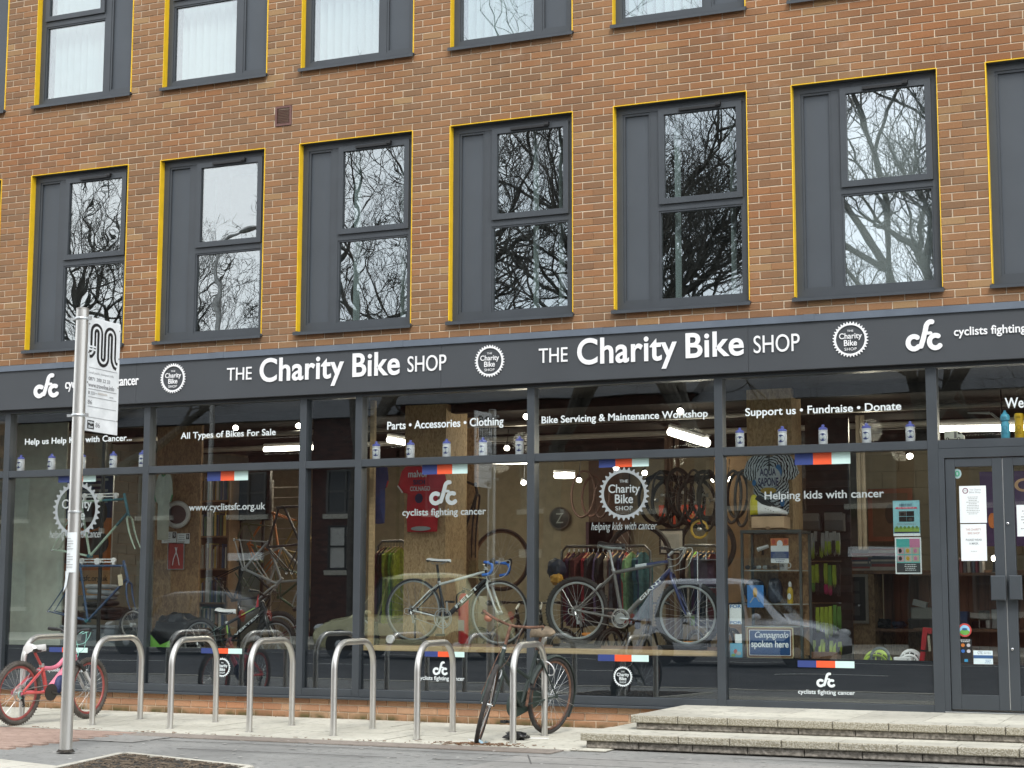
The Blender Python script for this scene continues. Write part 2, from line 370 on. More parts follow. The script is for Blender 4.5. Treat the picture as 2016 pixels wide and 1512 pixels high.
# ================================================================ ground
def flat(name, x0, y0, x1, y1, z0, z1, m, **k): return MB().box((x0, y0, z0), (x1, y1, z1)).build(name, m, **k)
def ground_mat(name, col, speck, stain, rough=.85, sp=260, joints=None):
    m = D.materials.new(name); m.use_nodes = True; n, l = nt(m); b = n['Principled BSDF']; b.inputs['Roughness'].default_value = rough; b.inputs['Specular IOR Level'].default_value = .3
    g = n.new('ShaderNodeNewGeometry')
    def nn(s, d, lo, hi):
        t = n.new('ShaderNodeTexNoise'); t.inputs['Scale'].default_value = s; t.inputs['Detail'].default_value = d; l.new(g.outputs['Position'], t.inputs['Vector'])
        q = n.new('ShaderNodeMapRange'); q.inputs[1].default_value = lo; q.inputs[2].default_value = hi; l.new(t.outputs[0], q.inputs[0]); return q.outputs[0], t
    def mix(a, bb, f, kind='MIX'):
        k = n.new('ShaderNodeMix'); k.data_type = 'RGBA'; k.blend_type = kind; l.new(f, k.inputs[0])
        for i, q in ((6, a), (7, bb)):
            if isinstance(q, tuple): k.inputs[i].default_value = (*q, 1)
            else: l.new(q, k.inputs[i])
        return k.outputs[2]
    f1, t1 = nn(sp, 2, .5, .68); f2, t2 = nn(1.1, 7, .42, .66); f3, t3 = nn(14, 6, .55, .72)
    c = mix(col, speck, f1); c = mix(c, tuple(q*stain for q in col), f2); c = mix(c, tuple(q*.6 for q in col), f3)
    v = n.new('ShaderNodeTexVoronoi'); v.inputs['Scale'].default_value = 3.2; v.inputs['Randomness'].default_value = 1; l.new(g.outputs['Position'], v.inputs['Vector'])
    q = n.new('ShaderNodeMapRange'); q.inputs[1].default_value = .055; q.inputs[2].default_value = .03; l.new(v.outputs['Distance'], q.inputs[0])
    c = mix(c, (.62, .61, .57), q.outputs[0]); l.new(c, b.inputs['Base Color'])
    bp = n.new('ShaderNodeBump'); bp.inputs['Strength'].default_value = .5; bp.inputs['Distance'].default_value = .003; l.new(t1.outputs[0], bp.inputs['Height']); l.new(bp.outputs[0], b.inputs['Normal'])
    return m
M['tarmac'] = ground_mat('footway_tarmac', (.235, .235, .225), (.36, .36, .34), .84)
M['tarmac2'] = ground_mat('footway_tarmac_patch', (.27, .265, .25), (.38, .37, .35), .86)
M['road'] = ground_mat('road_asphalt', (.075, .075, .078), (.13, .13, .13), .8)
M['flag'] = ground_mat('concrete_flag', (.56, .545, .465), (.66, .64, .56), .82, sp=180)
M['flag2'] = ground_mat('concrete_flag_darker', (.52, .505, .43), (.64, .62, .55), .84, sp=180)
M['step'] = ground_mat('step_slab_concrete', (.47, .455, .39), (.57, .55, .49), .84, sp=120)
M['kerb'] = ground_mat('kerb_stone', (.52, .50, .43), (.62, .60, .53), .84)
M['paver'] = ground_mat('red_clay_paver', (.38, .27, .22), (.46, .35, .29), .86)
def rough_agg(name, a, b, sc=55):
    m = D.materials.new(name); m.use_nodes = True; n, l = nt(m); bs = n['Principled BSDF']; bs.inputs['Roughness'].default_value = .95
    g = n.new('ShaderNodeNewGeometry'); t = n.new('ShaderNodeTexNoise'); t.inputs['Scale'].default_value = sc; t.inputs['Detail'].default_value = 5; l.new(g.outputs['Position'], t.inputs['Vector'])
    r = n.new('ShaderNodeValToRGB'); r.color_ramp.elements[0].position = .40; r.color_ramp.elements[1].position = .64; r.color_ramp.elements[0].color = (*a, 1); r.color_ramp.elements[1].color = (*b, 1)
    l.new(t.outputs[0], r.inputs[0]); l.new(r.outputs[0], bs.inputs['Base Color'])
    bp = n.new('ShaderNodeBump'); bp.inputs['Strength'].default_value = 1; bp.inputs['Distance'].default_value = .012; l.new(t.outputs[0], bp.inputs['Height']); l.new(bp.outputs[0], bs.inputs['Normal'])
    return m
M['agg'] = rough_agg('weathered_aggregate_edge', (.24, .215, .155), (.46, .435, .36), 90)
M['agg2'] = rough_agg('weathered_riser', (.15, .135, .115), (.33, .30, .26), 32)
M['line'] = mat('road_line_paint', (.70, .70, .66), .7, var=.15, scale=9)

flat('ground', -150, -150, 150, 150, -.5, -.13, M['road'], kind='structure')
flat('pavement', -60, -7.0, 60, .4, -.128, -.012, M['tarmac'], kind='structure')
kb = MB()
flat('pavement_far', -60, -29, 60, -21.6, -.128, 0, M['flag2'], kind='structure')
KB = thing('kerb', 'pale granite kerb along the edge of the footway', 'kerb', (0, -7.1, -.13)); KB['kind'] = 'structure'; del KB['category']
ks = None
for i in range(-22, 33):
    if ks is None: ks = MB().box((-.452, -.075, .002), (.452, .075, .128)).build('kerb_stone', M['kerb'], KB, local=True)
    else:
        k = ks.copy(); COL.objects.link(k); k.parent = KB; k.location = (i*.915, 0, 0)
ks.location = (-22*.915, 0, 0)
flat('road_line', -60, -9.16, 60, -9.06, -.126, -.122, M['line'], kind='structure')
flat('road_line', -60, -19.4, 60, -19.3, -.126, -.122, M['line'], kind='structure')
for i in range(-8, 10): flat('road_centre_marking', i*5, -14.3, i*5+2, -14.2, -.126, -.122, M['line'], kind='structure')

# footway surfaces in front of the shop
FW = thing('paving', 'cream concrete paving flags in rows along the foot of the shop front', 'paving', (5, -1, 0)); FW['kind'] = 'structure'; del FW['category']
bed = MB().box((-6, -2.2, -.010), (7.9, .02, -.0065)).build('joint_bed', C('joint_dirt', (.10, .09, .07), .95), FW)
rng = random.Random(3)
ny = [-2.19, -1.46, -.73, .015]
for r_ in range(3):
    x = -6 + (.31 if r_ % 2 else 0)
    while x < 7.9:
        x2 = min(x+.62, 7.9)
        if x2 - x > .1 and not (r_ < 3 and x > 7.7):
            dz = rng.uniform(-.002, .002)
            MB().box((x+.006, ny[r_]+.008, -.006), (x2-.006, ny[r_+1]-.008, dz)).build('paving_flag', M['flag'] if rng.random() < .7 else M['flag2'], FW)
        x = x2
# tarmac reinstatement strips, slightly different in tone
for (a, b, mm) in ((( -6, -3.1), (3.9, -2.2), 'tarmac2'), ((8.4, -3.05), (14, -2.6), 'tarmac2')):
    flat('tarmac_patch', a[0], a[1], b[0], b[1], -.008, -.004, M[mm], kind='structure')
flat('edging_strip', -6, -2.225, 7.6, -2.192, -.011, .0015, M['kerb'], kind='structure')
M['tarmac3'] = ground_mat('brownish_tarmac_margin', (.25, .215, .185), (.34, .31, .28), .82)
flat('tarmac_margin', 3.4, -2.52, 7.55, -2.228, -.010, -.0015, M['tarmac3'], kind='structure')
flat('tarmac_patch', 7.4, -4.4, 9.4, -2.75, -.009, -.0025, M['tarmac2'], kind='structure')
for (ax_, ay_, bx_, by_) in ((4.0, -2.86, 6.1, -2.80), (6.1, -2.80, 8.9, -2.88), (7.45, -2.75, 7.75, -3.4), (6.9, -3.35, 8.6, -3.30), (4.6, -3.45, 6.6, -3.38), (9.0, -2.3, 10.6, -2.36)):
    d_ = Vector((bx_-ax_, by_-ay_, 0)).normalized(); s_ = Vector((-d_.y, d_.x, 0))*.006; P_ = [Vector((ax_, ay_, 0))-s_, Vector((bx_, by_, 0))-s_, Vector((bx_, by_, 0))+s_, Vector((ax_, ay_, 0))+s_]
    MB().prism([(p.x, p.y, -.0035) for p in P_], (0, 0, .0025)).build('tar_joint', C('tar_joint', (.09, .088, .085), .9), kind='structure')
# red pavers, left of the pole
PV = thing('brick_paving', 'dusty red brick pavers beside the grey tarmac', 'paving', (0, 0, 0)); PV['kind'] = 'structure'; del PV['category']
pm = None; px_, cnt = None, 0
for j in range(22):
    y = -4.42 + j*.104
    for i in range(34):
        x = -3.6 + i*.208 + (.104 if j % 2 else 0)
        lim = 3.34 - max(0, (-2.9-y))*.02
        if x > 3.32 or y > -2.3: continue
        if x < .3 and cnt > 260: continue
        if pm is None: pm = MB().box((-.1, -.048, -.012), (.1, .048, .002)).build('paver', M['paver'], PV); pm.location = Vector((x, y, 0)); cnt += 1
        else:
            k = pm.copy(); COL.objects.link(k); k.parent = PV; k.location = (x, y, rng.uniform(-.001, .001)); cnt += 1
# tree pit: rotated square of stone edging around bark mulch
c0 = Vector((4.536,-4.072,0)); c1 = Vector((5.703,-4.454,0)); e1 = (c1-c0).normalized(); e2 = Vector((.21, -.978, 0))
TP = thing('tree_pit', 'square tree pit of dark mulch framed by pale stone edging', 'tree pit', tuple(c0)); TP['kind'] = 'structure'; del TP['category']
L_ = 1.5
def strip(a, b, w, n):
    a = Vector(a); b = Vector(b); t = (b-a).normalized(); s = Vector((-t.y, t.x, 0))*w
    P = [a, b, b+s, a+s]; MB().prism([(p.x, p.y, -.012) for p in P], (0, 0, .024)).build(n, M['kerb'], TP)
strip(c0, c0+e1*L_, .06, 'edging_stone'); strip(c0+e2*L_, c0, .06, 'edging_stone'); strip(c0+e1*L_, c0+(e1+e2)*L_, .06, 'edging_stone')
mb = MB(); g_ = 26; vs = []; fs = []
for i in range(g_+1):
    for j in range(g_+1):
        p = c0 + e1*(L_*i/g_) + e2*(L_*j/g_); e = min(i, j, g_-i, g_-j)/g_
        vs.append((p.x, p.y, -.008 + min(.022, e*.3) + .008*noise.noise(Vector((i*.6, j*.6, 0)))*(e > 0)))
for i in range(g_):
    for j in range(g_): fs.append((i*(g_+1)+j, i*(g_+1)+j+1, (i+1)*(g_+1)+j+1, (i+1)*(g_+1)+j))
M['soil'] = rough_agg('bark_mulch', (.016, .014, .012), (.075, .065, .052), 90)
mb.add(vs, fs).build('mulch_bed', M['soil'], TP)
mb = MB()
for k in range(900):
    a, b = rng.random(), rng.random(); p = c0 + e1*L_*a + e2*L_*b; e = min(a, b, 1-a, 1-b)
    mb.cbox((p.x, p.y, .0+min(.022, e*.3)+.001), (rng.uniform(.015, .06), rng.uniform(.005, .014), .005), Matrix.Rotation(rng.random()*6.3, 3, 'Z') @ Matrix.Rotation(rng.uniform(-.4, .4), 3, 'X'))
mb.build('mulch_chips', mat('mulch_chip', (.13, .10, .07), .9, var=.5, scale=20), TP, kind='stuff')
# pale kerb channel at the lower left
a_ = Vector((3.849,-4.725,0)); b_ = Vector((4.621,-4.968,0)); t_ = (b_-a_).normalized(); s_ = Vector((t_.y, -t_.x, 0))
P_ = [a_-t_*6, c0+e2*1.02-e1*.05, c0+e2*1.02-e1*.05+s_*.5, a_-t_*6+s_*.5]
MB().prism([(p.x, p.y, -.011) for p in P_], (0, 0, .012)).build('edging_kerb', M['kerb'], kind='structure')
# dead leaves, chewing gum spots and grit
mb = MB()
for k in range(260):
    x = rng.uniform(0, 11); y = rng.uniform(-4.6, -2.3)
    n_ = rng.choice((5, 6, 7)); r0 = rng.uniform(.008, .022)
    mb.prism([(x+r0*1.5*math.cos(6.28*i/n_)*rng.uniform(.7, 1), y+r0*math.sin(6.28*i/n_)*rng.uniform(.7, 1), -.0035) for i in range(n_)], (0, 0, .002))
mb.build('gum_spots', mat('gum_spot', (.33, .32, .30), .8, var=.2), kind='stuff')
mb = MB()
for k in range(420):
    cx, cy = (6.72, -2.12) if k < 240 else (rng.uniform(0, 7.4), rng.choice((-.02, -2.2)))
    x = rng.gauss(cx, .22); y = rng.gauss(cy, .055)
    if k >= 240: y = cy - abs(rng.gauss(0, .04))
    mb.cbox((x, y, .006+rng.random()*.008), (rng.uniform(.008, .045), rng.uniform(.003, .012), .003), Matrix.Rotation(rng.random()*6.3, 3, 'Z') @ Matrix.Rotation(rng.uniform(-.5, .5), 3, 'X'))
mb.build('fallen_leaf_litter', mat('dead_leaves', (.15, .075, .035), .9, var=.5, scale=30), kind='stuff')

# ================================================================ the building
B = thing('brick_building', 'brown brick block with grey windows above a charcoal bike shop front', 'building', (6, 0, 0))
B['kind'] = 'structure'
WX = 1.367; WSX = 1.8; Z1 = 4.015; ZT1 = 6.093; Z2 = 6.907; ZT2 = 8.985; CP = .0742
wins = [(i*WSX, Z1, ZT1) for i in range(-3, 9)] + [(i*WSX, Z2, ZT2) for i in range(-3, 9)]
XL, XR, ZB, ZTOP = -5.6, 16.0, 3.80, 9.35
# mortar backing with real openings: strips between and around the windows
mb = MB(); my0, my1 = .007, .10
mb.box((XL, my0, ZB-.3), (XR, my1, Z1)); mb.box((XL, my0, ZT1), (XR, my1, Z2)); mb.box((XL, my0, ZT2), (XR, my1, ZTOP))
for (za, zb) in ((Z1, ZT1), (Z2, ZT2)):
    x = XL
    for i in range(-3, 9):
        mb.box((x, my0, za), (i*WSX, my1, zb)); x = i*WSX+WX
    mb.box((x, my0, za), (XR, my1, zb))
wall = mb.build('brick_wall', M['mortar'], B)
rng = random.Random(11)
cand = []
row = -3
while Z1+row*CP < ZTOP-CP:
    z = Z1+row*CP; zc = z+CP/2
    off = 1.5835 + (.1125 if row % 2 else 0)
    k0 = int((XL-off)/.225)
    for k in range(k0-1, int((XR-off)/.225)+1):
        xa, xb = off+k*.225, off+(k+1)*.225
        spans = [(max(xa, XL), min(xb, XR))]
        for (za, zb) in ((Z1, ZT1), (Z2, ZT2)):
            if za < zc < zb:
                for i in range(-3, 9):
                    w0, w1 = i*WSX, i*WSX+WX; ns = []
                    for (a, b) in spans:
                        if b <= w0 or a >= w1: ns.append((a, b)); continue
                        if a < w0: ns.append((a, w0))
                        if b > w1: ns.append((w1, b))
                    spans = ns
        for (a, b) in spans:
            if b-a < .045: continue
            cand.append((a+.005+(a in (0,))*0, b-.005, z+.005, z+CP-.005))
    row += 1
VX, VZ = (8.998,6.031,9.357,6.46)[0], (8.998,6.031,9.357,6.46)[1]
vent = (3.29,6.332,3.494,6.549)
vk = round((vent[1]-Z1)/CP); vent = (vent[0], Z1+vk*CP+.002, vent[2], Z1+(vk+round((vent[3]-vent[1])/CP))*CP-.002)
nc = []
for c in cand:
    if c[0] < vent[2]+.006 and c[1] > vent[0]-.006 and c[2] < vent[3] and c[3] > vent[1]:
        if vent[0]-.008-c[0] > .03: nc.append((c[0], vent[0]-.008, c[2], c[3]))
        if c[1]-vent[2]-.008 > .03: nc.append((vent[2]+.008, c[1], c[2], c[3]))
    else: nc.append(c)
cand = nc
cp = Vector(co.location) if False else Vector((12.7494, -15.3133, 1.265))
Mci = Mc.inverted()
def inframe(p, mx=1.0):
    q = Mci @ Vector(p)
    if q.z >= 0: return False
    u = q.x/-q.z*cam.lens/18; v = q.y/-q.z*cam.lens/18
    return abs(u) < mx and abs(v) < .75*mx
def vis(c): return inframe(((c[0]+c[1])/2, 0, (c[2]+c[3])/2)) and c[2] > 3.87
cand.sort(key=lambda c: (not (vis(c) and c[1]-c[0] > .15), (Vector(((c[0]+c[1])/2, 0, (c[2]+c[3])/2))-cp).length))
full = {}
stuffb = MB()
for i, c in enumerate(cand):
    w = c[1]-c[0]; dy = rng.uniform(-.0015, .0015); jz = rng.uniform(-.0012, .0012)
    if i < 300:
        key = round(w, 2)
        if key not in full:
            m_ = MB().chamfer((-w/2, 0, 0), (w/2, .02, c[3]-c[2]), .0025)
            me = D.meshes.new('brick'); me.from_pydata(m_.v, [], m_.f); me.materials.append(M['brick']); full[key] = (me, w)
        me, w0 = full[key]
        o = D.objects.new('brick', me); COL.objects.link(o); o.parent = wall; o.location = ((c[0]+c[1])/2-6, dy, c[2]+jz); WM[o.name] = Matrix.Identity(4)
    else:
        stuffb.chamfer((c[0], dy, c[2]+jz), (c[1], dy+.02, c[3]+jz), .0025)
stuffb.build('bricks', M['brick'], wall, kind='stuff')
# air brick vent
v = MB(); x0, z0, x1, z1 = vent
v.box((x0, -.012, z0), (x0+.022, .02, z1)); v.box((x1-.022, -.012, z0), (x1, .02, z1)); v.box((x0+.022, -.012, z0), (x1-.022, .02, z0+.022)); v.box((x0+.022, -.012, z1-.022), (x1-.022, .02, z1))
vo = v.build('air_vent', C('vent_brown', (.13, .06, .05), .5), B)
for i in range(9):
    z = z0+.028+i*(z1-z0-.056)/9; MB().cbox(((x0+x1)/2, .0, z+.004), (x1-x0-.046, .014, .004), Matrix.Rotation(.6, 3, 'X')).build('louvre', C('vent_brown', (.13, .06, .05)), vo)
MB().box((x0+.02, .012, z0+.02), (x1-.02, .02, z1-.02)).build('vent_back', M['black'], vo)

# ---------------- windows
def window(x0, z0, zt, mirror, blind, idx):
    GM = M['glass_bright'] if blind and blind[0] == 'roll' else M['glass_up']
    H = zt-z0
    def X(a): return x0 + (WX-a if mirror else a)
    def bx(mb, a, y0, za, b, y1, zb):
        p, q = sorted((X(a), X(b))); mb.box((p, y0, za), (q, y1, zb))
    def bar(mb, a, za, b, zb, y0, y1, lip=.012):   # a bar with a slimmer raised bead in front
        bx(mb, a, y0, za, b, y1, zb)
    D0, D1 = .075, .15
    f = MB(); zb_ = z0+.045
    bar(f, 0, z0, .075, zt, D0, D1); bar(f, WX-.075, z0, WX, zt, D0, D1)
    bar(f, .075, zt-.075, WX-.075, zt, D0, D1); bar(f, .075, z0, WX-.075, zb_+.055, D0, D1)
    bar(f, .365, zb_+.055, .445, zt-.075, D0+.004, D1)                                  # mullion between panel and glass
    bar(f, .445, z0+.99, WX-.075, z0+1.06, D0+.002, D1)                                  # transom
    fo = f.build('window', M['frame2'], B)
    # beads round the infill panel
    b_ = MB()
    for (a, za, b, zb) in ((.075, zb_+.055, .098, zt-.075), (.342, zb_+.055, .365, zt-.075), (.098, zb_+.055, .342, zb_+.078), (.098, zt-.098, .342, zt-.075)): bx(b_, a, D0+.010, za, b, D1, zb)
    for (a, za, b, zb) in ((.445, zb_+.055, .462, z0+.99), (WX-.092, zb_+.055, WX-.075, z0+.99), (.462, zb_+.055, WX-.092, zb_+.072), (.462, z0+.973, WX-.092, z0+.99)): bx(b_, a, D0+.010, za, b, D1, zb)
    b_.build('glazing_bead', M['frame2'], fo)
    # opening sash, standing proud
    s = MB(); a, b, za, zb = .452, WX-.068, z0+1.052, zt-.068; y = D0-.022
    for (p, q, r, t) in ((a, za, a+.058, zb), (b-.058, za, b, zb), (a+.058, za, b-.058, za+.058), (a+.058, zb-.058, b-.058, zb)): bx(s, p, y, q, r, D0+.02, t)
    s.build('sash', M['frame2'], fo)
    p = MB(); bx(p, .098, D0+.03, zb_+.078, .342, D0+.05, zt-.098); p.build('infill_panel', M['infill'], fo)
    pn = MB(); bx(pn, .51, D0+.004, z0+1.11, WX-.126, D0+.010, zt-.126); pn.build('pane', GM, fo)
    pn = MB(); bx(pn, .462, D0+.03, zb_+.072, WX-.092, D0+.036, z0+.973); pn.build('pane', GM, fo)
    # slim light line of glazing gasket
    # yellow reveal trim: four thin boards lining the opening, edge showing on the face
    for (a, za, b, zb) in ((-.001, z0+.03, .007, zt), (WX-.005, z0+.03, WX+.001, zt)):
        t = MB(); bx(t, a, -.006, za, b, D0-.001, zb); t.build('reveal_trim', M['yellow'], fo)
    t = MB(); bx(t, .007, -.006, zt-.006, WX-.005, .012, zt+.001); t.build('reveal_trim', M['yellow'], fo)
    t = MB(); bx(t, .007, .0125, zt-.008, WX-.005, D0-.001, zt-.001); t.build('head_shade_lining', M['frame2'], fo)  # dark grey instead of yellow: paints in the shade on the head's underside
    t = MB(); t.cbox((x0+WX/2, .018, z0+.012), (WX+.03, .125, .018), Matrix.Rotation(.10, 3, 'X')); t.box((x0-.015, -.048, z0-.022), (x0+WX+.015, -.042, z0+.008)); t.build('window_sill', M['frame2'], fo)
    if z0 < 5:
        t = MB(); cx = X(.9); t.cbox((cx-.02 if not mirror else cx, y-.014, zt-.098), (.42, .028, .026)); t.cbox((cx+.17, y-.02, zt-.085), (.05, .04, .03)); t.build('trickle_vent', M['black'], fo)
    # room behind
    rb = MB(); rb.box((x0-.1, 1.6, z0-.2), (x0+WX+.1, 1.63, zt+.2)); rb.build('room_wall', C('room_grey', (.05, .055, .055), .9), fo)
    g0, g1 = sorted((X(.44), X(WX-.08)))
    if blind:
        kind, lo, dens = blind
        n_ = int((g1-g0)/.089); st = (g1-g0)/n_
        sl = None
        if kind == 'roll':
            MB().box((g0, .22, z0+lo), (g1, .224, zt-.05)).build('roller_blind', M['blind'], fo); return
        for i in range(n_):
            if rng.random() > dens: continue
            xx = g0+st*(i+.5); ang = {'closed': .80, 'half': .95, 'open': 1.25}[kind]+rng.uniform(-.08, .08)
            mb = MB(); hw = .045; vs = []; 
            for q, u in enumerate((-1, -.33, .33, 1)):
                for zz in (z0+.06, zt-.1):
                    for th in (0, .0015):
                        vs.append((xx+hw*u*math.cos(ang)+th, .26+hw*u*math.sin(ang)-.006*(1-u*u), zz))
            fs = []
            for q in range(3):
                a = q*4; b = a+4; fs += [(a, b, b+2, a+2), (a+1, a+3, b+3, b+1), (a, a+1, b+1, b), (a+2, b+2, b+3, a+3)]
            fs += [(0, 2, 3, 1), (12, 13, 15, 14)]
            mb.add(vs, fs).build('blind_slat', M['blind'], fo)
lowb = {2: ('open', .1, .2), 3: ('open', .1, .45), 4: ('open', .1, .4), 5: ('roll', .02, 1), 0: None, 1: None, 6: ('roll', .02, 1)}
upb = {0: ('closed', .1, 1), 1: ('closed', .1, 1), 2: ('half', .1, 1), 3: ('closed', .1, 1), 4: ('closed', .1, 1), 5: ('closed', .1, 1)}
for i in range(-2, 8):
    window(i*WSX, Z1, ZT1, False, lowb.get(i), i)
    window(i*WSX, Z2, ZT2, True, upb.get(i), i)
for i in (-3, 8):
    window(i*WSX, Z1, ZT1, False, None, i); window(i*WSX, Z2, ZT2, True, None, i)
# upper floor slab, roof parapet and the rest of the block behind the front
MB().box((XL, .12, 3.45), (XR, 9, 3.80)).build('floor_slab', M['dark_in'], B)
MB().box((XL, .12, 6.35), (XR, 9, 6.65)).build('floor_slab', M['dark_in'], B)
MB().box((XL, -.03, ZTOP), (XR, 9, ZTOP+.12)).build('roof_parapet', M['coping'], B)
MB().box((XL, 9.0, 0), (XR, 9.2, ZTOP)).build('rear_wall', M['mortar_dark'], B)
MB().box((XL-.2, .1, -.1), (XL, 9.2, ZTOP)).build('side_wall', M['mortar_dark'], B)
MB().box((XR, .1, -.1), (XR+.2, 9.2, ZTOP)).build('side_wall', M['mortar_dark'], B)

# ---------------- fascia
FZ0, FZ1, FY = 3.345, 3.80, -.085
seams = [XL, -2.4, 1.624, 5.359, 8.568, 11.6, XR]
fas = []
for a, b in zip(seams[:-1], seams[1:]):
    fas.append(MB().chamfer((a+.001, FY, FZ0), (b-.001, -.03, FZ1-.001), .0015).build('fascia_panel', M['fascia'], B))
def fp(x):
    for a, b, o in zip(seams[:-1], seams[1:], fas):
        if a <= x < b: return o
    return fas[-1]
MB().box((XL, -.03, FZ0-.02), (XR, .05, FZ1)).build('fascia_backing', M['black'], B)
# coping in lengths with cover straps at the joints
cj = [XL, -2.2, 0.583, 2.714, 4.881, 7.067, 9.154, 12.4, XR]
for a, b in zip(cj[:-1], cj[1:]):
    c = MB().prism([(a+.001, -.105, FZ1-.012), (a+.001, -.105, FZ1+.052), (a+.001, .004, FZ1+.066), (a+.001, .004, FZ1-.012)], (b-a-.002, 0, 0)).build('coping', M['coping'], B)
    MB().prism([(a-.05, -.108, FZ1-.012), (a-.05, -.108, FZ1+.055), (a-.05, .002, FZ1+.069), (a-.05, .002, FZ1-.012)], (.1, 0, 0)).build('joint_strap', M['coping'], c)
LY = FY-.012
def word(s, bx, bold, sp=1.0, th=.010, y=None):
    return text(s, bx, LY if y is None else y, M['white'], fp((bx[0]+bx[2])/2), 'raised_letters', bold=bold, th=th, sp=sp)
word('THE', (2.807,3.539,3.117,3.675), .0); word('SHOP', (4.984,3.521,5.422,3.685), .0)
cb = (3.217, 3.422, 4.239, 3.758); word('Charity', cb, .018, 1.04)
cb = (4.342, 3.5, 4.893, 3.75); word('Bike', cb, .018, 1.04)
word('THE', (6.44,3.54,6.745,3.683), .0); word('SHOP', (8.624,3.518,9.062,3.684), .0)
cb = (6.847, 3.418, 7.869, 3.76); word('Charity', cb, .018, 1.04)
cb = (7.957, 3.504, 8.528, 3.748); word('Bike', cb, .018, 1.04)
for (u, v_, r_) in ((2.114, 3.599, .165), (5.905, 3.589, .164), (9.535, 3.598, .166)):
    gear(u, v_, r_, LY, M['white'], fp(u), M['white'], 'raised_gear_logo', th=.010)
for bx in ((0.229,3.465,0.583,3.731), (10.038,3.459,10.367,3.736)): cfc(bx, LY, M['white'], fp(bx[0]), 'raised_charity_logo', th=.010)
word('cyclists fighting cancer', (0.666,3.513,1.662,3.66), .014); word('cyclists fighting cancer', (10.466,3.55,11.398,3.652), .014)

# ---------------- shopfront frame
MUL = [-6.0, -4.1, -2.2, -.205, 1.72, 3.706, 4.372, 6.312, 8.243, 10.234, 12.17, 14.1, XR-.05]
GY = .055
TZ0, TZ1 = 2.575, 2.652
BZ0, BZ1 = .222, .30
for i, x in enumerate(MUL):
    w = .078 if x != 10.234 else .095
    MB().chamfer((x-w/2, 0, .222), (x+w/2, .13, FZ0-.036), .003).build('mullion', M['frame'], B)
MB().chamfer((XL, -.004, FZ0-.036), (XR, .13, FZ0-.001), .003).build('head_rail', M['frame'], B)
dmid = 10.83
for a, b in zip(MUL[:-1], MUL[1:]):
    wa = .0475 if a == 10.234 else .039; wb = .0475 if b == 10.234 else .039
    MB().chamfer((a+wa, .004, TZ0), (b-wb, .16, TZ1), .003).build('transom', M['frame'], B)
    if a == 10.234: continue
    MB().chamfer((a+wa, .004, BZ0), (b-wb, .128, BZ1), .003).build('bottom_rail', M['frame'], B)
for a, b in ((XL, 10.28), (12.12, XR)):
    if a < 9:
        MB().chamfer((a, -.035, .196), (7.84, .128, .221), .004).build('shopfront_sill', M['frame'], B)
        MB().chamfer((7.86, -.012, .246), (b, .128, .262), .003)
PAN = {}
for a, b in zip(MUL[:-1], MUL[1:]):
    k = round(a, 2)
    up = MB().box((a+.036, GY, TZ1-.004), (b-.036, GY+.006, FZ0-.03)).build('pane', M['glass'], B)
    if a == 10.234: PAN[k] = (up, None); continue
    lo = MB().box((a+.036, GY, BZ1-.004), (b-.036, GY+.006, TZ0+.004)).build('pane', M['glass'], B)
    fz = .69
    MB().box((a+.037, GY+.009, BZ1-.003), (b-.037, GY+.012, fz)).build('window_film', M['film'], lo)
    PAN[k] = (up, lo)
P1, P2, P3, P4, P5, P6 = PAN[-.2], PAN[1.72], PAN[4.37], PAN[6.31], PAN[8.24], PAN[10.23]
VY = GY-.0025
def vt(s, bx, par, bold=.014, m='vinyl', sp=1.0): return text(s, bx, VY, M[m], par, 'vinyl_lettering', bold=bold, th=.002, sp=sp)
def bxz(xa, xb, za, zb): return (xa, za, xb, zb)
vt('Help us Help Kids with Cancer...', (0.01, 2.928, 1.486, 3.02), P1[0], sp=1.02)
vt('All Types of Bikes For Sale', (2.135, 2.924, 3.34, 3.016), P2[0], sp=1.02)
vt('www.cyclistsfc.org.uk', (2.264, 2.134, 3.231, 2.232), P2[1], m='silver_vinyl')
vt('Parts \u2022 Accessories \u2022 Clothing', (4.68, 2.928, 5.995, 3.038), P3[0])
vt('cyclists fighting cancer', (4.867, 2.039, 5.807, 2.132), P3[1], m='silver_vinyl')
cfc((5.174,2.167,5.491,2.411), VY, M['silver_vinyl'], P3[1], th=.002)
vt('Bike Servicing & Maintenance Workshop', (6.409, 2.931, 8.124, 3.025), P4[0])
gear(7.272, 2.237, .258, VY, M['gear_vinyl'], P4[1], M['silver_vinyl'], teeth=30, th=.002)
text('helping kids with cancer', (6.934, 1.865, 7.605, 1.964), VY, M['silver_vinyl'], P4[1], 'vinyl_lettering', bold=-.008, th=.002, shear=.25)
vt('Support us \u2022 Fundraise \u2022 Donate', (8.493, 2.921, 9.954, 3.02), P5[0])
vt('Helping kids with cancer', (8.667, 2.13, 9.778, 2.227), P5[1], m='silver_vinyl')
vt('Welcome', (10.868, 2.92, 11.291, 3.014), P6[0])
gear(0.765, 2.198, .325, VY, M['gear_vinyl'], P1[1], M['silver_vinyl'], teeth=30, th=.002)
text('helping kids with cancer', (0.406, 1.855, 1.129, 1.968), VY, M['silver_vinyl'], P1[1], 'vinyl_lettering', bold=-.008, th=.002, shear=.25)
for bx, p in (((0.501,2.506,1.016,2.593), P1[1]), ((2.491,2.474,3.008,2.581), P2[1]), ((5.089,2.478,5.599,2.59), P3[1]), ((7.016,2.497,7.528,2.59), P4[1]), ((8.959,2.468,9.479,2.576), P5[1]),
              ((0.462,0.615,0.984,0.668), P1[1]), ((2.47,0.633,2.981,0.689), P2[1]), ((5.137,0.643,5.578,0.696), P3[1]), ((6.998,0.633,7.513,0.696), P4[1]), ((8.952,0.612,9.474,0.673), P5[1])):
    strip3(bx, VY, p)
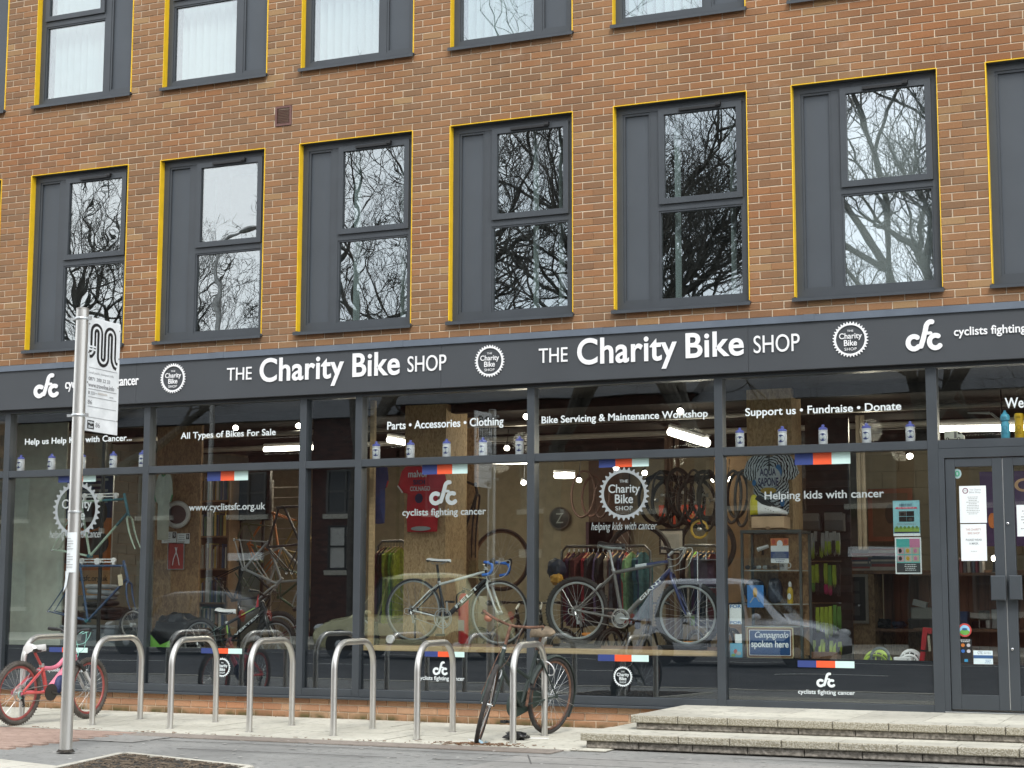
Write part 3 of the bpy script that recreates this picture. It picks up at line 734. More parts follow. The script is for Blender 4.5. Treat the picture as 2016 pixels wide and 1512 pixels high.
cfc((5.229,0.464,5.397,0.597), VY, M['vinyl'], P3[1], th=.002); vt('cyclists fighting cancer', (5.065,0.399,5.58,0.452), P3[1], bold=.01)
cfc((9.124,0.438,9.297,0.566), VY, M['vinyl'], P5[1], th=.002); vt('cyclists fighting cancer', (8.952,0.361,9.473,0.411), P5[1], bold=.01)
vt('cyclists fighting cancer', (0.444,0.388,0.994,0.449), P1[1], bold=.01)
gear(7.251, 0.489, .098, VY, M['vinyl'], P4[1], M['vinyl'], teeth=28, th=.002)
gear(2.739, 0.488, .103, VY, M['vinyl'], P2[1], M['vinyl'], teeth=28, th=.002)

# ---------------- plinth bricks under the shopfront
pl = MB().box((XL, .035, -.1), (XR, .12, .198)).build('plinth', M['mortar'], B)
cnt = 0
for row, z in enumerate((-.01, .064, .138)):
    off = 1.5835+(.1125 if row % 2 else 0)
    for k in range(-33, 29):
        a, b = off+k*.225+.005, off+(k+1)*.225-.005
        if a > 7.9 or a < XL: continue
        MB().chamfer((a, .025+rng.uniform(-.002, .002), z+.005), (b, .05, min(z+.069, .196)), .003).build('brick', M['plinth_brick'], pl)

# ---------------- doors
DM = thing('double_door', 'charcoal framed glazed double entrance door with boxy pull handles', 'door', (10.83, .03, .25))
df = MB(); x0, x1 = 10.282, 12.12
df.box((x0, .0, .25), (x0+.05, .13, TZ0)); df.box((x0+.05, .0, TZ0-.085), (x1-.05, .13, TZ0-.001)); df.box((x1-.05, 0, .25), (x1, .13, TZ0)); df.box((x0+.05, .02, .246), (x1-.05, .13, .262))
df.build('door_frame', M['frame'], DM)
MB().box((x0, -.02, .247), (x1, -.001, .2545)).build('threshold', M['alloy'], DM)
def leaf(a, b, hinge):
    z0, z1 = .272, TZ0-.092; gx0, gx1 = a+.085, b-.085; st = .085
    f = MB(); f.chamfer((a, .012, z0), (gx0, .07, z1), .003); f.chamfer((gx1, .012, z0), (b, .07, z1), .003)
    f.chamfer((gx0, .013, z0), (gx1, .07, z0+.13), .003); f.chamfer((gx0, .013, z1-.075), (gx1, .07, z1), .003)
    o = f.build('door_leaf', M['frame'], DM)
    g = MB().box((gx0, .035, z0+.13), (gx1, .041, z1-.075)).build('door_pane', M['glass'], o)
    MB().box((gx0+.001, .044, z0+.131), (gx1-.001, .047, .665)).build('door_film', M['film'], o)
    return o
la = leaf(10.336, 10.828, 0); lb = leaf(10.838, 11.33, 1); lc = leaf(11.34, 12.07, 1)
MB().box((10.829, .022, .28), (10.837, .06, TZ0-.1)).build('brush_seal', M['alloy'], DM)
for bx, p in (((10.711,1.226,10.838,1.442), la), ((10.866,1.231,10.974,1.444), lb)):
    h = MB().chamfer((bx[0], -.07, bx[1]), (bx[2], -.022, bx[3]), .008); h.box((bx[0]+.03, -.022, bx[1]+.03), (bx[2]-.03, .012, bx[3]-.03)); h.build('pull_handle', M['frame'], p)
for bx in ((10.853,1.877,10.877,1.918), (10.856,0.783,10.88,0.827)):
    MB().lathe([(.011, 0), (.011, .014), (.006, .016)], ((bx[0]+bx[2])/2, .012, (bx[1]+bx[3])/2), (0, -1, 0), 12).build('lock_cylinder', M['chrome'], lb)

# ================================================================ entrance steps
ST = thing('entrance_steps', 'two weathered concrete slab steps with rough worn edges below the door', 'steps', (10, -1, 0)); ST['kind'] = 'structure'
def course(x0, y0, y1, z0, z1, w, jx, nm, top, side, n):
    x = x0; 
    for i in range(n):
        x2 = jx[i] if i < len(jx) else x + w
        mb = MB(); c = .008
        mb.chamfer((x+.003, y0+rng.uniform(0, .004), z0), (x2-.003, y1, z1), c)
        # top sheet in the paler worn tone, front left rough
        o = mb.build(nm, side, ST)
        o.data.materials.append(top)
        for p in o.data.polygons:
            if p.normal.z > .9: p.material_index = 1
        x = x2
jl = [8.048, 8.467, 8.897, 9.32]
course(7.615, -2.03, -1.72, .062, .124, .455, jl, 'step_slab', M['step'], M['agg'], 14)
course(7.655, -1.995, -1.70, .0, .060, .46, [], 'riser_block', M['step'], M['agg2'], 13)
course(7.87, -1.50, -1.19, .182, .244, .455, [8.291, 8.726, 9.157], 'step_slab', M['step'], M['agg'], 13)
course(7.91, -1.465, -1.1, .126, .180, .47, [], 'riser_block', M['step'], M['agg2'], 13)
x = 7.615
for i in range(14): MB().box((x+.003, -1.717, .062), (x+.5-.003, -1.30, .1225)).build('tread_flag', M['flag'], ST); x += .5
# landing flags
x = 7.88
for i in range(12):
    MB().box((x+.003, -1.186, .19), (x+.6-.003, -.72, .243)).build('landing_flag', M['flag'] if i % 3 else M['step'], ST)
    MB().box((x+.003, -.716, .19), (x+.6-.003, .03, .243)).build('landing_flag', M['step'] if i % 2 else M['flag'], ST); x += .6
MB().box((7.92, -1.18, 0), (15, .03, .19)).build('step_core', M['mortar_dark'], ST)
MB().box((7.66, -1.70, 0), (7.92, .03, .0615)).build('side_riser', M['agg2'], ST)
MB().box((7.64, -1.297, .062), (7.92, .02, .1225)).build('side_tread', M['flag2'], ST)

# ================================================================ bicycles
def rotm(a, ax_, p):
    return Matrix.Translation(p) @ Matrix.Rotation(a, 4, ax_) @ Matrix.Translation(-Vector(p))
def wheel(par, c, r, w, tyre, rim, spk, name='wheel', Mt=None, ns=28, rimw=.011, rimr=None, knob=False, hubr=.018, flat_=None, sp_r=.0013):
    T = lambda p: tuple(Mt @ Vector(p)) if Mt else tuple(p)
    rr = r - w; rimr = rimr or rr - .008
    mb = MB().torus(c, (0, 1, 0), rimr, rimw, 56, 8, .75); mb.v = [T(p) for p in mb.v]
    o = mb.build(name, rim, par, True, True)
    mb = MB().torus(c, (0, 1, 0), r-w/2, w/2, 60, 10, 1.05)
    if knob:
        for k in range(64):
            a = 2*math.pi*k/64
            for yy in (-.28, .28):
                rad = r-w/2+(w/2)*math.cos(math.asin(abs(yy)))-.001
                p = Vector((c[0]+math.sin(a)*rad, c[1]+yy*w*1.1, c[2]+math.cos(a)*rad)); mb.cbox(p, (.011, .009, .008), Matrix.Rotation(a, 3, 'Y'))
    mb.v = [T(p) for p in mb.v]; mb.build('tyre', tyre, o, True, True)
    mb = MB()
    for k in range(ns):
        a = 2*math.pi*k/ns; side = 1 if k % 2 else -1; b = a + (1 if (k//2) % 2 else -1)*1.1
        p = (c[0]+hubr*1.1*math.cos(b), c[1]+side*.028, c[2]+hubr*1.1*math.sin(b)); q = (c[0]+rimr*math.cos(a), c[1], c[2]+rimr*math.sin(a))
        mb.tube([p, q], sp_r, 4, cap=False)
    mb.v = [T(p) for p in mb.v]; mb.build('spokes', spk, o, False, True)
    mb = MB().lathe([(.006, -.05), (.006, -.036), (hubr*1.25, -.034), (hubr*1.25, -.028), (hubr*.7, -.024), (hubr*.7, .024), (hubr*1.25, .028), (hubr*1.25, .034), (.006, .036), (.006, .05)], c, (0, 1, 0), 12)
    mb.v = [T(p) for p in mb.v]; mb.build('hub', M['alloy'], o, True, True)
    return o
def saddle(par, p, L, w, m, h=.05, tilt=0, Mt=None):
    mb = MB(); n = 12; vs = []; fs = []
    st = [(-.50, .30, 0), (-.46, .78, .25), (-.36, 1, .30), (-.2, .86, .1), (0, .5, 0), (.2, .26, -.02), (.40, .20, 0), (.49, .17, 0), (.52, .08, -.05)]
    for (u, wd, dz) in st:
        for k in range(n):
            a = 2*math.pi*k/n; zz = math.sin(a); yy = math.cos(a)
            vs.append(Vector((u*L, yy*w/2*wd, (zz*.38 if zz > 0 else zz*.62)*h + dz*h - (abs(yy)**2)*h*.25)))
    m_ = len(st)
    for i in range(m_-1):
        for k in range(n): fs.append((i*n+k, i*n+(k+1) % n, (i+1)*n+(k+1) % n, (i+1)*n+k))
    fs += [tuple(range(n-1, -1, -1)), tuple((m_-1)*n+k for k in range(n))]
    Rm = Matrix.Rotation(-tilt, 3, 'Y'); vs = [Rm @ q + Vector(p) for q in vs]
    if isinstance(m, tuple): top, bot = m
    else: top = bot = m
    o = mb.add(vs, fs).build('saddle', top, par, True, True)
    if top is not bot:
        o.data.materials.append(bot)
        for f in o.data.polygons:
            if f.normal.z < -.15: f.material_index = 1
    return o
def path(pts, n=8):
    # Catmull-Rom through the points
    P = [Vector(p) for p in pts]; out = []
    for i in range(len(P)-1):
        p0 = P[max(i-1, 0)]; p1 = P[i]; p2 = P[i+1]; p3 = P[min(i+2, len(P)-1)]
        for k in range(n):
            t = k/n; out.append(.5*((2*p1)+(-p0+p2)*t+(2*p0-5*p1+4*p2-p3)*t*t+(-p0+3*p1-3*p2+p3)*t**3))
    out.append(P[-1]); return out
def bike(name, label, Mw, r, wb, bb, st, ht, hb, sad, bar, c, group=None, cat='bicycle'):
    # local frame: x from the rear axle to the front axle, z up, ground at z = 0, right side is -y
    t = thing(name, label, cat, M=Mw, group=group)
    g = c.get; fm = c['frame']; fk = c.get('fork', fm); tr = c.get('tube', .016)
    rh = Vector((0, 0, r)); rf = g('rf', r); BBp = Vector((bb[0], 0, bb[1])); S = Vector((st[0], 0, st[1])); H = Vector((ht[0], 0, ht[1])); Hb = Vector((hb[0], 0, hb[1])); F = Vector((wb, 0, rf))
    Mt = rotm(g('steer', 0), (H-Hb).normalized(), Hb)
    T = lambda p: tuple(Mt @ Vector(p))
    def Tb(mb, nm, m, smooth=True, par=None): mb.v = [T(p) for p in mb.v]; return mb.build(nm, m, par or t, smooth, True)
    # frame
    f = MB(); hd = (H-Hb).normalized()
    f.tube([Hb-hd*.004, H+hd*.004], tr*1.18, 12); dj = Hb + (H-Hb)*.25; tj = H - (H-Hb)*.18
    f.tube([dj, BBp], tr*g('dtw', 1.15), 12)
    if g('topcurve'): f.tube(path([tj, tj.lerp(S.lerp(BBp, g('drop', 0)), .5)-Vector((0, 0, g('topcurve'))), S.lerp(BBp, g('drop', 0))], 6), tr*g('ttw', 1.0), 12)
    elif g('drop'): f.tube([dj.lerp(tj, .5), BBp.lerp(S, 1-g('drop'))], tr, 12)
    else: f.tube([tj, S-(S-BBp)*.06], tr*g('ttw', 1.0), 12)
    f.tube([BBp, S], tr, 12); f.tube([BBp+Vector((0, -.036, 0)), BBp+Vector((0, .036, 0))], .021, 14)
    for s in (-1, 1):
        f.tube([BBp+Vector((-.02, s*.02, 0)), BBp.lerp(rh, .35)+Vector((0, s*.042, 0)), rh+Vector((.01, s*.062, 0))], [tr*.62, tr*.6, tr*.42], 8)
        f.tube([S-(S-BBp)*.08+Vector((0, s*.012, 0)), (S-(S-BBp)*.08).lerp(rh, .3)+Vector((0, s*.04, 0)), rh+Vector((.005, s*.062, .01))], [tr*.5, tr*.5, tr*.4], 8)
        f.cbox(rh+Vector((.003, s*.062, 0)), (.045, .006, .035))
    fo = f.build('frame', fm, t, True, True)
    if g('decal'):
        s, mt, (u0, u1), h = c['decal']; v = (BBp-dj); L = v.length; d = v.normalized()
        A = dj.lerp(BBp, u1); Bq = dj.lerp(BBp, u0); e = (Bq-A).normalized(); nn = Vector((-e.z, 0, e.x))
        Md = Matrix(((e.x, 0, nn.x, A.x), (0, 1, 0, -tr*1.2-.002), (e.z, 0, nn.z, A.z), (0, 0, 0, 1)))
        cu = text(s, (0, -h/2, (Bq-A).length, h/2), 0, mt, fo, 'lettering', bold=.015, th=.001)
        for vv in cu.data.vertices:
            w_ = WM[fo.name] @ vv.co; vv.co = Md @ w_
    # fork, headset and steering assembly
    k = MB(); k.tube([H+hd*.0, H+hd*g('steerer', .05)], .013, 10); 
    fd = F-Hb
    for s in (-1, 1):
        k.tube([Hb+Vector((0, s*.01, 0)), Hb-hd*.035+Vector((0, s*.048, 0)), Hb.lerp(F, .35)+Vector((-.004, s*.055, 0)), Hb.lerp(F, .75)+Vector((-.006, s*.056, 0)), F+Vector((0, s*.058, 0))], [.014, tr*g('fw', .95), tr*g('fw', .9), tr*g('fw', .9)*.75, tr*.5], 10)
    Tb(k, 'fork', fk)
    if g('lowers'):
        k = MB()
        for s in (-1, 1): k.tube([Hb.lerp(F, .38)+Vector((-.004, s*.055, 0)), F+Vector((0, s*.058, 0))], [.019, .016], 10)
        k.tube([Hb.lerp(F, .40)+Vector((0, -.055, 0)), Hb.lerp(F, .33)+Vector((.02, 0, .01)), Hb.lerp(F, .40)+Vector((0, .055, 0))], .012, 8)
        Tb(k, 'fork_lowers', c['lowers'])
    Tb(MB().lathe([(.021, -.008), (.021, .008)], Hb, hd, 14), 'headset_cup', M['alloy']); MB().lathe([(.021, -.008), (.021, .008)], H, hd, 14).build('headset_cup', M['alloy'], t, True, True)
    wheel(t, rh, r, g('tw', .035), c['tyre'], c['rim'], c['spk'], ns=g('ns', 28), rimw=g('rimw', .011), knob=g('knob'), rimr=(g('rimr')))
    if not g('nofront'): wheel(t, F, rf, g('tw', .035), c['tyre'], c['rim'], c['spk'], Mt=Mt, ns=g('ns', 28), rimw=g('rimw', .011), knob=g('knob'), rimr=(g('rimr')))
    # seat
    sp = Vector((sad[0], 0, sad[1])); sd = (S-BBp).normalized()
    MB().tube([S-sd*.02, Vector((sp.x, 0, sp.z-.045))], g('spr', .0135), 10).build('seatpost', g('post', M['alloy']), t, True, True)
    MB().tube([S-sd*.012, S+sd*.014], tr*1.25, 12).build('seat_clamp', g('clamp', M['alloy']), t, True, True)
    saddle(t, (sp.x+.02, 0, sp.z), g('sl', .27), g('sw', .15), c['saddle'], g('sh', .05), g('stilt', 0))
    mb = MB()
    for s in (-1, 1): mb.tube([(sp.x-.08, s*.02, sp.z-.012), (sp.x-.05, s*.02, sp.z-.038), (sp.x+.05, s*.02, sp.z-.038), (sp.x+.12, s*.015, sp.z-.012)], .0035, 6)
    mb.build('saddle_rails', M['steel_dull'], t, True, True)
    # handlebar
    bp = Vector((bar[0], 0, bar[1])); Tb(MB().tube([H+hd*.035, bp], .015, 10), 'stem', g('stem', M['alloy']))
    kind = g('bars', 'flat'); hw = g('bw', .28); bm = g('barm', M['black']); grips = []
    if kind == 'flat':
        pts = path([bp+Vector((-.03, -hw, .01)), bp+Vector((-.01, -hw*.5, .005)), bp, bp+Vector((-.01, hw*.5, .005)), bp+Vector((-.03, hw, .01))], 5)
    elif kind == 'riser':
        pts = path([bp+Vector((-.05, -hw, .05)), bp+Vector((-.02, -hw*.5, .04)), bp+Vector((0, -hw*.2, 0)), bp+Vector((0, hw*.2, 0)), bp+Vector((-.02, hw*.5, .04)), bp+Vector((-.05, hw, .05))], 5)
    elif kind == 'roadster':
        pts = path([bp+Vector((-.20, -hw, .03)), bp+Vector((-.06, -hw*.95, .045)), bp+Vector((.05, -hw*.6, .03)), bp+Vector((.0, -hw*.12, 0)), bp+Vector((.0, hw*.12, 0)), bp+Vector((.05, hw*.6, .03)), bp+Vector((-.06, hw*.95, .045)), bp+Vector((-.20, hw, .03))], 6)
    else:
        def side(s): return [bp+Vector((0, s*.05, 0)), bp+Vector((0, s*hw*.8, 0)), bp+Vector((.03, s*hw, .0)), bp+Vector((.085, s*hw, -.01)), bp+Vector((.105, s*hw, -.06)), bp+Vector((.07, s*hw*1.02, -.115)), bp+Vector((-.005, s*hw*1.04, -.13))]
        pts = [bp+Vector((0, -.06, 0)), bp+Vector((0, .06, 0))]
        for s in (-1, 1):
            Tb(MB().tube(path(side(s), 6), .0155, 10), 'bar_tape', g('tape', M['black']))
            Tb(MB().tube(path([bp+Vector((.08, s*hw, .0)), bp+Vector((.12, s*hw, .035)), bp+Vector((.125, s*hw, .0)), bp+Vector((.115, s*hw, -.07)), bp+Vector((.10, s*hw, -.11))], 4), [.018]*5+[.010]*4+[.006]*8, 8), 'brake_lever', M['black'])
    ho = Tb(MB().tube(pts, g('br', .012), 10), 'handlebar', bm)
    if kind in ('flat', 'riser', 'roadster'):
        e = -1
        for s in (0, -1):
            a = pts[s]; b = pts[s+1 if s == 0 else s-1]; bq = pts[4 if s == 0 else -5]; Tb(MB().tube([a, a.lerp(bq, .9)], .0165, 10), 'grip', g('grip', M['black']))
            l0 = a.lerp(bq, 1.1); d = -1 if s == 0 else 1
            Tb(MB().tube(path([l0+Vector((.01, 0, -.006)), l0+Vector((.045, d*.015, -.012)), l0.lerp(a, .6)+Vector((.05, 0, -.02)), a+Vector((.045, 0, -.02))], 4), .0045, 6), 'brake_lever', M['black'])
    # drivetrain on the right-hand (-y) side
    cr = g('ring', .085); cx = MB(); Y = -.052
    cx.torus(BBp+Vector((0, Y, 0)), (0, 1, 0), cr, g('rth', .0045), 40, 6)
    for q in range(5): a = q*2*math.pi/5+.3; cx.tube([BBp+Vector((0, Y, 0)), BBp+Vector((math.cos(a)*cr, Y, math.sin(a)*cr))], [.010, .006], 6)
    if g('tri'): cx.torus(BBp+Vector((0, Y+.008, 0)), (0, 1, 0), cr*.78, .005, 32, 6)
    if g('guard'): cx.lathe([(cr*g('gr', 1.12), -.003), (cr*g('gr', 1.12), .003)], BBp+Vector((0, Y-.008, 0)), (0, 1, 0), 32)
    co_ = cx.build('crankset', g('crank', M['alloy']), t, True, True); ca = g('ca', 0.0); cl = g('cl', .165)
    for s, a in ((-1, ca), (1, ca+math.pi)):
        e = BBp+Vector((math.cos(a)*cl, s*.066, -math.sin(a)*cl)); b0 = BBp+Vector((0, s*.062, 0))
        MB().tube([b0, e], [.014, .010], 8).build('crank_arm', g('crank', M['alloy']), co_, True, True)
        pm_ = MB().cbox(e+Vector((0, s*.055, 0)), (.085, .012, .022)); pm_.cbox(e+Vector((0, s*.09, 0)), (.085, .010, .022)); pm_.cbox(e+Vector((-.038, s*.07, 0)), (.010, .06, .022)); pm_.cbox(e+Vector((.038, s*.07, 0)), (.010, .06, .022)); pm_.tube([e, e+Vector((0, s*.095, 0))], .008, 8)
        pm_.build('pedal', g('pedal', M['black']), co_, False, True)
    if not g('case'):
        ch = MB(); rc = .032
        ch.tube([BBp+Vector((0, Y, cr)), rh+Vector((0, -.045, rc))], .0042, 5); ch.tube([BBp+Vector((0, Y, -cr)), rh+Vector((.02, -.045, -.075))], .0042, 5)
        ch.build('chain', g('chain', M['steel_dull']), t, False, True)
        cs = MB()
        for q in range(6): cs.torus(rh+Vector((0, -.035-q*.0035, 0)), (0, 1, 0), .046-q*.004, .0022, 22, 5)
        cs.build('cassette', g('cass', M['steel_dull']), t, True, True)
        dr = MB(); dr.tube([rh+Vector((.0, -.055, -.01)), rh+Vector((.015, -.07, -.045))], .011, 8); dr.cbox(rh+Vector((.024, -.058, -.085)), (.018, .008, .09), Matrix.Rotation(-.35, 3, 'Y'))
        for dz in (-.055, -.115): dr.torus(rh+Vector((.018+(dz+.055)*-.25, -.05, dz)), (0, 1, 0), .016, .004, 14, 5)
        dr.build('rear_derailleur', g('mech', M['alloy']), t, True, True)
        MB().tube(path([BBp.lerp(rh, .7)+Vector((0, -.05, -.005)), rh+Vector((-.045, -.07, .02)), rh+Vector((-.06, -.075, -.03)), rh+Vector((-.01, -.07, -.045))], 5), .003, 6).build('gear_cable', g('cable', M['black']), t, True, True)
    # brakes: callipers over both wheels
    if not g('nobrake'):
        for (hubp, top, rad, fr) in ((F, Hb, rf, True), (rh, S-(S-BBp)*.05, r, False)):
            d = (top-hubp).normalized(); b0 = hubp+d*(rad-g('tw', .035)*.9)
            mb = MB()
            for s in (-1, 1): mb.tube([b0-d*.01+Vector((0, s*.03, 0)), b0+d*.05+Vector((.012 if fr else -.012, s*.036, 0)), b0+d*.09+Vector((.012 if fr else -.012, s*.03, 0))], .006, 6)
            mb.tube([b0+d*.085+Vector((.012 if fr else -.012, -.03, 0)), b0+d*.095+Vector((.012 if fr else -.012, .03, 0))], .004, 6)
            (Tb(mb, 'brake', g('brk', M['alloy'])) if fr else mb.build('brake', g('brk', M['alloy']), t, True, True))
    # cables looping from the bars
    cb_ = g('cable', M['black']); cr_ = g('cabr', .0028); lf = g('loop', .10)
    for q, (yy, tgt, dx) in enumerate(((.10, Hb+Vector((.03, 0, .02)), 1), (-.10, tj+Vector((-.03, 0, .02)), .9), (-.06, dj+Vector((-.02, -.02, .02)), .8), (.06, dj+Vector((-.04, .02, .02)), .6))[:g('ncab', 4)]):
        a = bp+Vector((.02, yy, 0)); b = a+Vector((lf*dx, yy*.15, .02)); d2 = a.lerp(tgt, .65)+Vector((lf*.9*dx, yy*.3, -.02))
        Tb(MB().tube(path([a, b, d2, tgt], 7), cr_, 6), 'cable', cb_)
    if g('mud'):
        for (cc, rad, a0, a1, fr) in ((rh, r+.018, g('mr', (40, 205))[0], g('mr', (40, 205))[1], False), (F, rf+.018, 60, 190, True)):
            mb = MB(); vs = []; fs = []; n_ = 26
            for i in range(n_+1):
                a = R(a0+(a1-a0)*i/n_)
                for j, (yy, dr_) in enumerate(((-.028, -.014), (-.02, -.002), (0, .004), (.02, -.002), (.028, -.014))): vs.append((cc.x+(rad+dr_)*math.cos(a), yy, cc.z+(rad+dr_)*math.sin(a)))
                for j, (yy, dr_) in enumerate(((.026, -.017), (.019, -.005), (0, .001), (-.019, -.005), (-.026, -.017))): vs.append((cc.x+(rad+dr_)*math.cos(a), yy, cc.z+(rad+dr_)*math.sin(a)))
            for i in range(n_):
                for j in range(10): fs.append((i*10+j, i*10+(j+1) % 10, (i+1)*10+(j+1) % 10, (i+1)*10+j))
            mb.add(vs, fs)
            if fr and not g('frontmud'): continue
            (Tb(mb, 'mudguard', g('mudm', fm)) if fr else mb.build('mudguard', g('mudm', fm), t, True, True))
            mb = MB()
            for s in (-1, 1): mb.tube([cc+Vector((0, s*.05, 0)), cc+Vector(((rad-.01)*math.cos(R(a1-18)), s*.03, (rad-.01)*math.sin(R(a1-18))))], .0022, 5)
            (Tb(mb, 'mudguard_stay', M['steel_dull']) if fr else mb.build('mudguard_stay', M['steel_dull'], t, True, True))
    if g('case'):
        pts = []
        for k_ in range(20): a = R(-90+180*k_/19)+0; pts.append((BBp.x+.115*math.cos(a), BBp.z+.115*math.sin(a)))
        for k_ in range(12): a = R(90+180*k_/11); pts.append((rh.x+.05*math.cos(a), rh.z+.05*math.sin(a)))
        MB().prism([(p[0], -.075, p[1]) for p in pts], (0, .035, 0)).build('chain_case', g('casem', fm), t, False, True)
    return t, Mt
def planeM(u0, v0, y, z): return None

# ================================================================ inside the shop
IN0, IN1 = -1.15, 15.6
MB().box((IN0, .13, .12), (IN1, 8.9, .25)).build('shop_floor', M['floor_in'], B)
MB().box((IN0, .14, 3.36), (IN1, 8.9, 3.44)).build('shop_ceiling', M['ceil'], B)
bw = MB().box((IN0, 7.0, .25), (IN1, 7.08, 3.36)).build('back_wall', C('beige_paint', (.30, .26, .18), .85, bump=.2, bscale=40), B)
lw_ = MB().box((IN0-.08, .13, .25), (IN0, 8.9, 3.36)).build('left_wall', M['mortar_dark'], B)
MB().box((IN1, .13, .25), (IN1+.08, 8.9, 3.36)).build('right_wall', M['wall_in'], B)
rng = random.Random(5)
for r_ in range(22):
    z = .25+r_*.14; k = 0; y = 1.0+(.2 if r_ % 2 else 0)
    while y < 6.9:
        if z < 3.2: MB().box((IN0, y+.004, z+.004), (IN0+.012, y+.396, z+.136)).build('wall_block', M['wall_grey'], lw_)
        y += .4
mb = MB()
for r_ in range(14):
    z = .25+r_*.22; x = 6.0+(.22 if r_ % 2 else 0)
    while x < 15.4:
        mb.chamfer((x+.004, 6.985, z+.004), (x+.436, 7.0, z+.216), .003); x += .44
mb.build('wall_blocks', M['wall_in'], bw, kind='stuff')
# beams, pipes and lighting track under the ceiling
for (x0, y0, x1, y1, z, r_) in ((IN0, 2.2, IN1, 2.2, 3.2, .03), (IN0, 4.1, IN1, 4.1, 3.22, .035), (2, 5.8, 12, 5.8, 3.15, .02)):
    MB().tube([(x0, y0, z), (x1, y1, z)], r_, 10).build('ceiling_pipe', C('pipe_grey', (.30, .29, .26)), B, True)
for y0 in (1.4, 3.2, 5.0, 6.6): MB().box((IN0, y0, 3.26), (IN1, y0+.12, 3.359)).build('ceiling_beam', M['dark_in'], B)
# raised display plinths behind the glass
MB().box((4.42, .10, .25), (8.2, 1.25, .742)).build('display_platform', M['wood_dark'], B)
MB().chamfer((4.415, .085, .692), (6.27, .10, .745), .003).build('platform_edge', M['wood'], B)
MB().chamfer((6.355, .085, .692), (8.2, .10, .745), .003).build('platform_edge', M['wood'], B)
MB().box((-.16, .10, .25), (3.66, 1.5, .47)).build('display_platform', M['dark_in'], B)
MB().box((8.29, .10, .25), (10.18, .75, .66)).build('display_platform', M['dark_in'], B)
# boarded narrow bay
MB().box((3.75, .14, .26), (4.33, .17, 3.3)).build('boarding', C('boarding_black', (.008, .008, .009), .8, spec=.05), B)
# full-height timber post and boarded columns
MB().box((4.349, .3, .745), (4.398, .345, 3.3)).build('timber_post', M['wood'], B)
def column(bx, y, d, nm, m, m2=None, z0=.25):
    return MB().box((bx[0], y, z0), (bx[2], y+d, 3.35)).build(nm, m, B)
column((4.261,0.785,4.766,2.697), 1.28, .55, 'osb_column', M['osb'])
column((0.767,0.931,1.401,2.655), 1.55, .04, 'osb_column', M['osb_dark'])
column((8.161,0.824,8.626,2.692), 1.3, .4, 'osb_column', M['osb'])
MB().box((4.049, 2.7, .25), (4.487, 2.76, 3.35)).build('osb_panel', M['osb_dark'], B)
# lamps
def tube_lamp(a, b, r_, label, cat='ceiling light', group=None):
    a = Vector(a); b = Vector(b); t = thing('tube_light', label, cat, tuple((a+b)/2), group=group)
    MB().tube([a, b], r_, 10).build('tube', M['lamp'], t, True); d = Vector((0, 0, r_+.02))
    MB().tube([a+d, b+d], .03, 6).build('housing', M['white'], t, True)
    l_ = D.lights.new('tube_light_glow', 'AREA'); l_.shape = 'RECTANGLE'; l_.size = (b-a).length; l_.size_y = .08; l_.energy = 11; l_.color = (1, .9, .72)
    o = D.objects.new('tube_light_glow', l_); COL.objects.link(o); o.parent = t
    q = (b-a).normalized(); o.rotation_euler = Vector((0, 0, 1)).to_track_quat('Z', 'Y').to_euler(); o.rotation_euler.z = math.atan2(q.y, q.x); o.location = (0, 0, -r_-.03)
tube_lamp((3.049,3.2,3.173), (3.42,3,3.106), .035, 'short lit tube light behind the Parts Accessories Clothing lettering')
tube_lamp((3.661,4.4,2.957), (4.411,4.4,2.936), .016, 'long thin lit tube light over the hanging dark bicycle frame')
tube_lamp((6.922,2.6,3.082), (7.527,2,2.886), .045, 'fat bright tube light slanting below the Workshop lettering')
tube_lamp((9.8,3,3.042), (10.818,3,3.021), .032, 'long bright tube light behind the toy van above the doors')
tube_lamp((1.0, 3.6, 3.15), (2.4, 3.6, 3.15), .03, 'dim tube light deep in the shop behind the bookcase')
t = thing('round_light', 'flat round glowing ceiling light above the black wall clock', 'ceiling light', (4.887,4.5,2.794))
MB().lathe([(.02, 0), (.13, -.0), (.135, -.03), (.12, -.045), (.02, -.05)], (4.887,4.5,2.781), (0, 0, 1), 24).build('diffuser', M['lamp'], t, True)
MB().lathe([(.14, 0), (.14, .03), (.02, .04)], (4.887,4.5,2.8), (0, 0, 1), 24).build('rim', M['white'], t, True)
sp_l = {'a': 'left of the All Types lettering', 'b': 'above the word Bikes in the second bay', 'c': 'at the right of the All Types pane', 'd': 'under the Clothing lettering between two bottles', 'e': 'right of the word Clothing', 'f': 'below the thin tube light by the third bay mullion', 'g': 'left of the hanging brown tyres', 'h': 'touching the top of the big grey gear logo', 'i': 'right of the big grey gear logo', 'j': 'above the word Workshop', 'k': 'over the coiled black tyres by the zebra jersey', 'l': 'above the grey hanging clothes right of the zebra jersey', 'm': 'high at the right of the last window bay', 'n': 'low between the hanging wheels', 'o': 'over the shelf behind the first door leaf'}
spots = [('a', (0.304,2.4,3.314)), ('b', (1.324,2.4,3.315)), ('c', (2.346,2.2,3.284)), ('d', (4.527,3.5,3.048)), ('e', (5.419,2,3.254)), ('f', (4.326,4.5,2.691)), ('g', (4.971,4.8,2.727)), ('h', (5.694,4.2,2.822)), ('i', (5.996,4.4,2.765)), ('j', (7.165,2.2,3.266)), ('k', (7.009,4.6,2.677)), ('l', (8.302,3.6,2.651)), ('m', (9.496,3,2.761)), ('n', (6.762,4.8,2.69))]
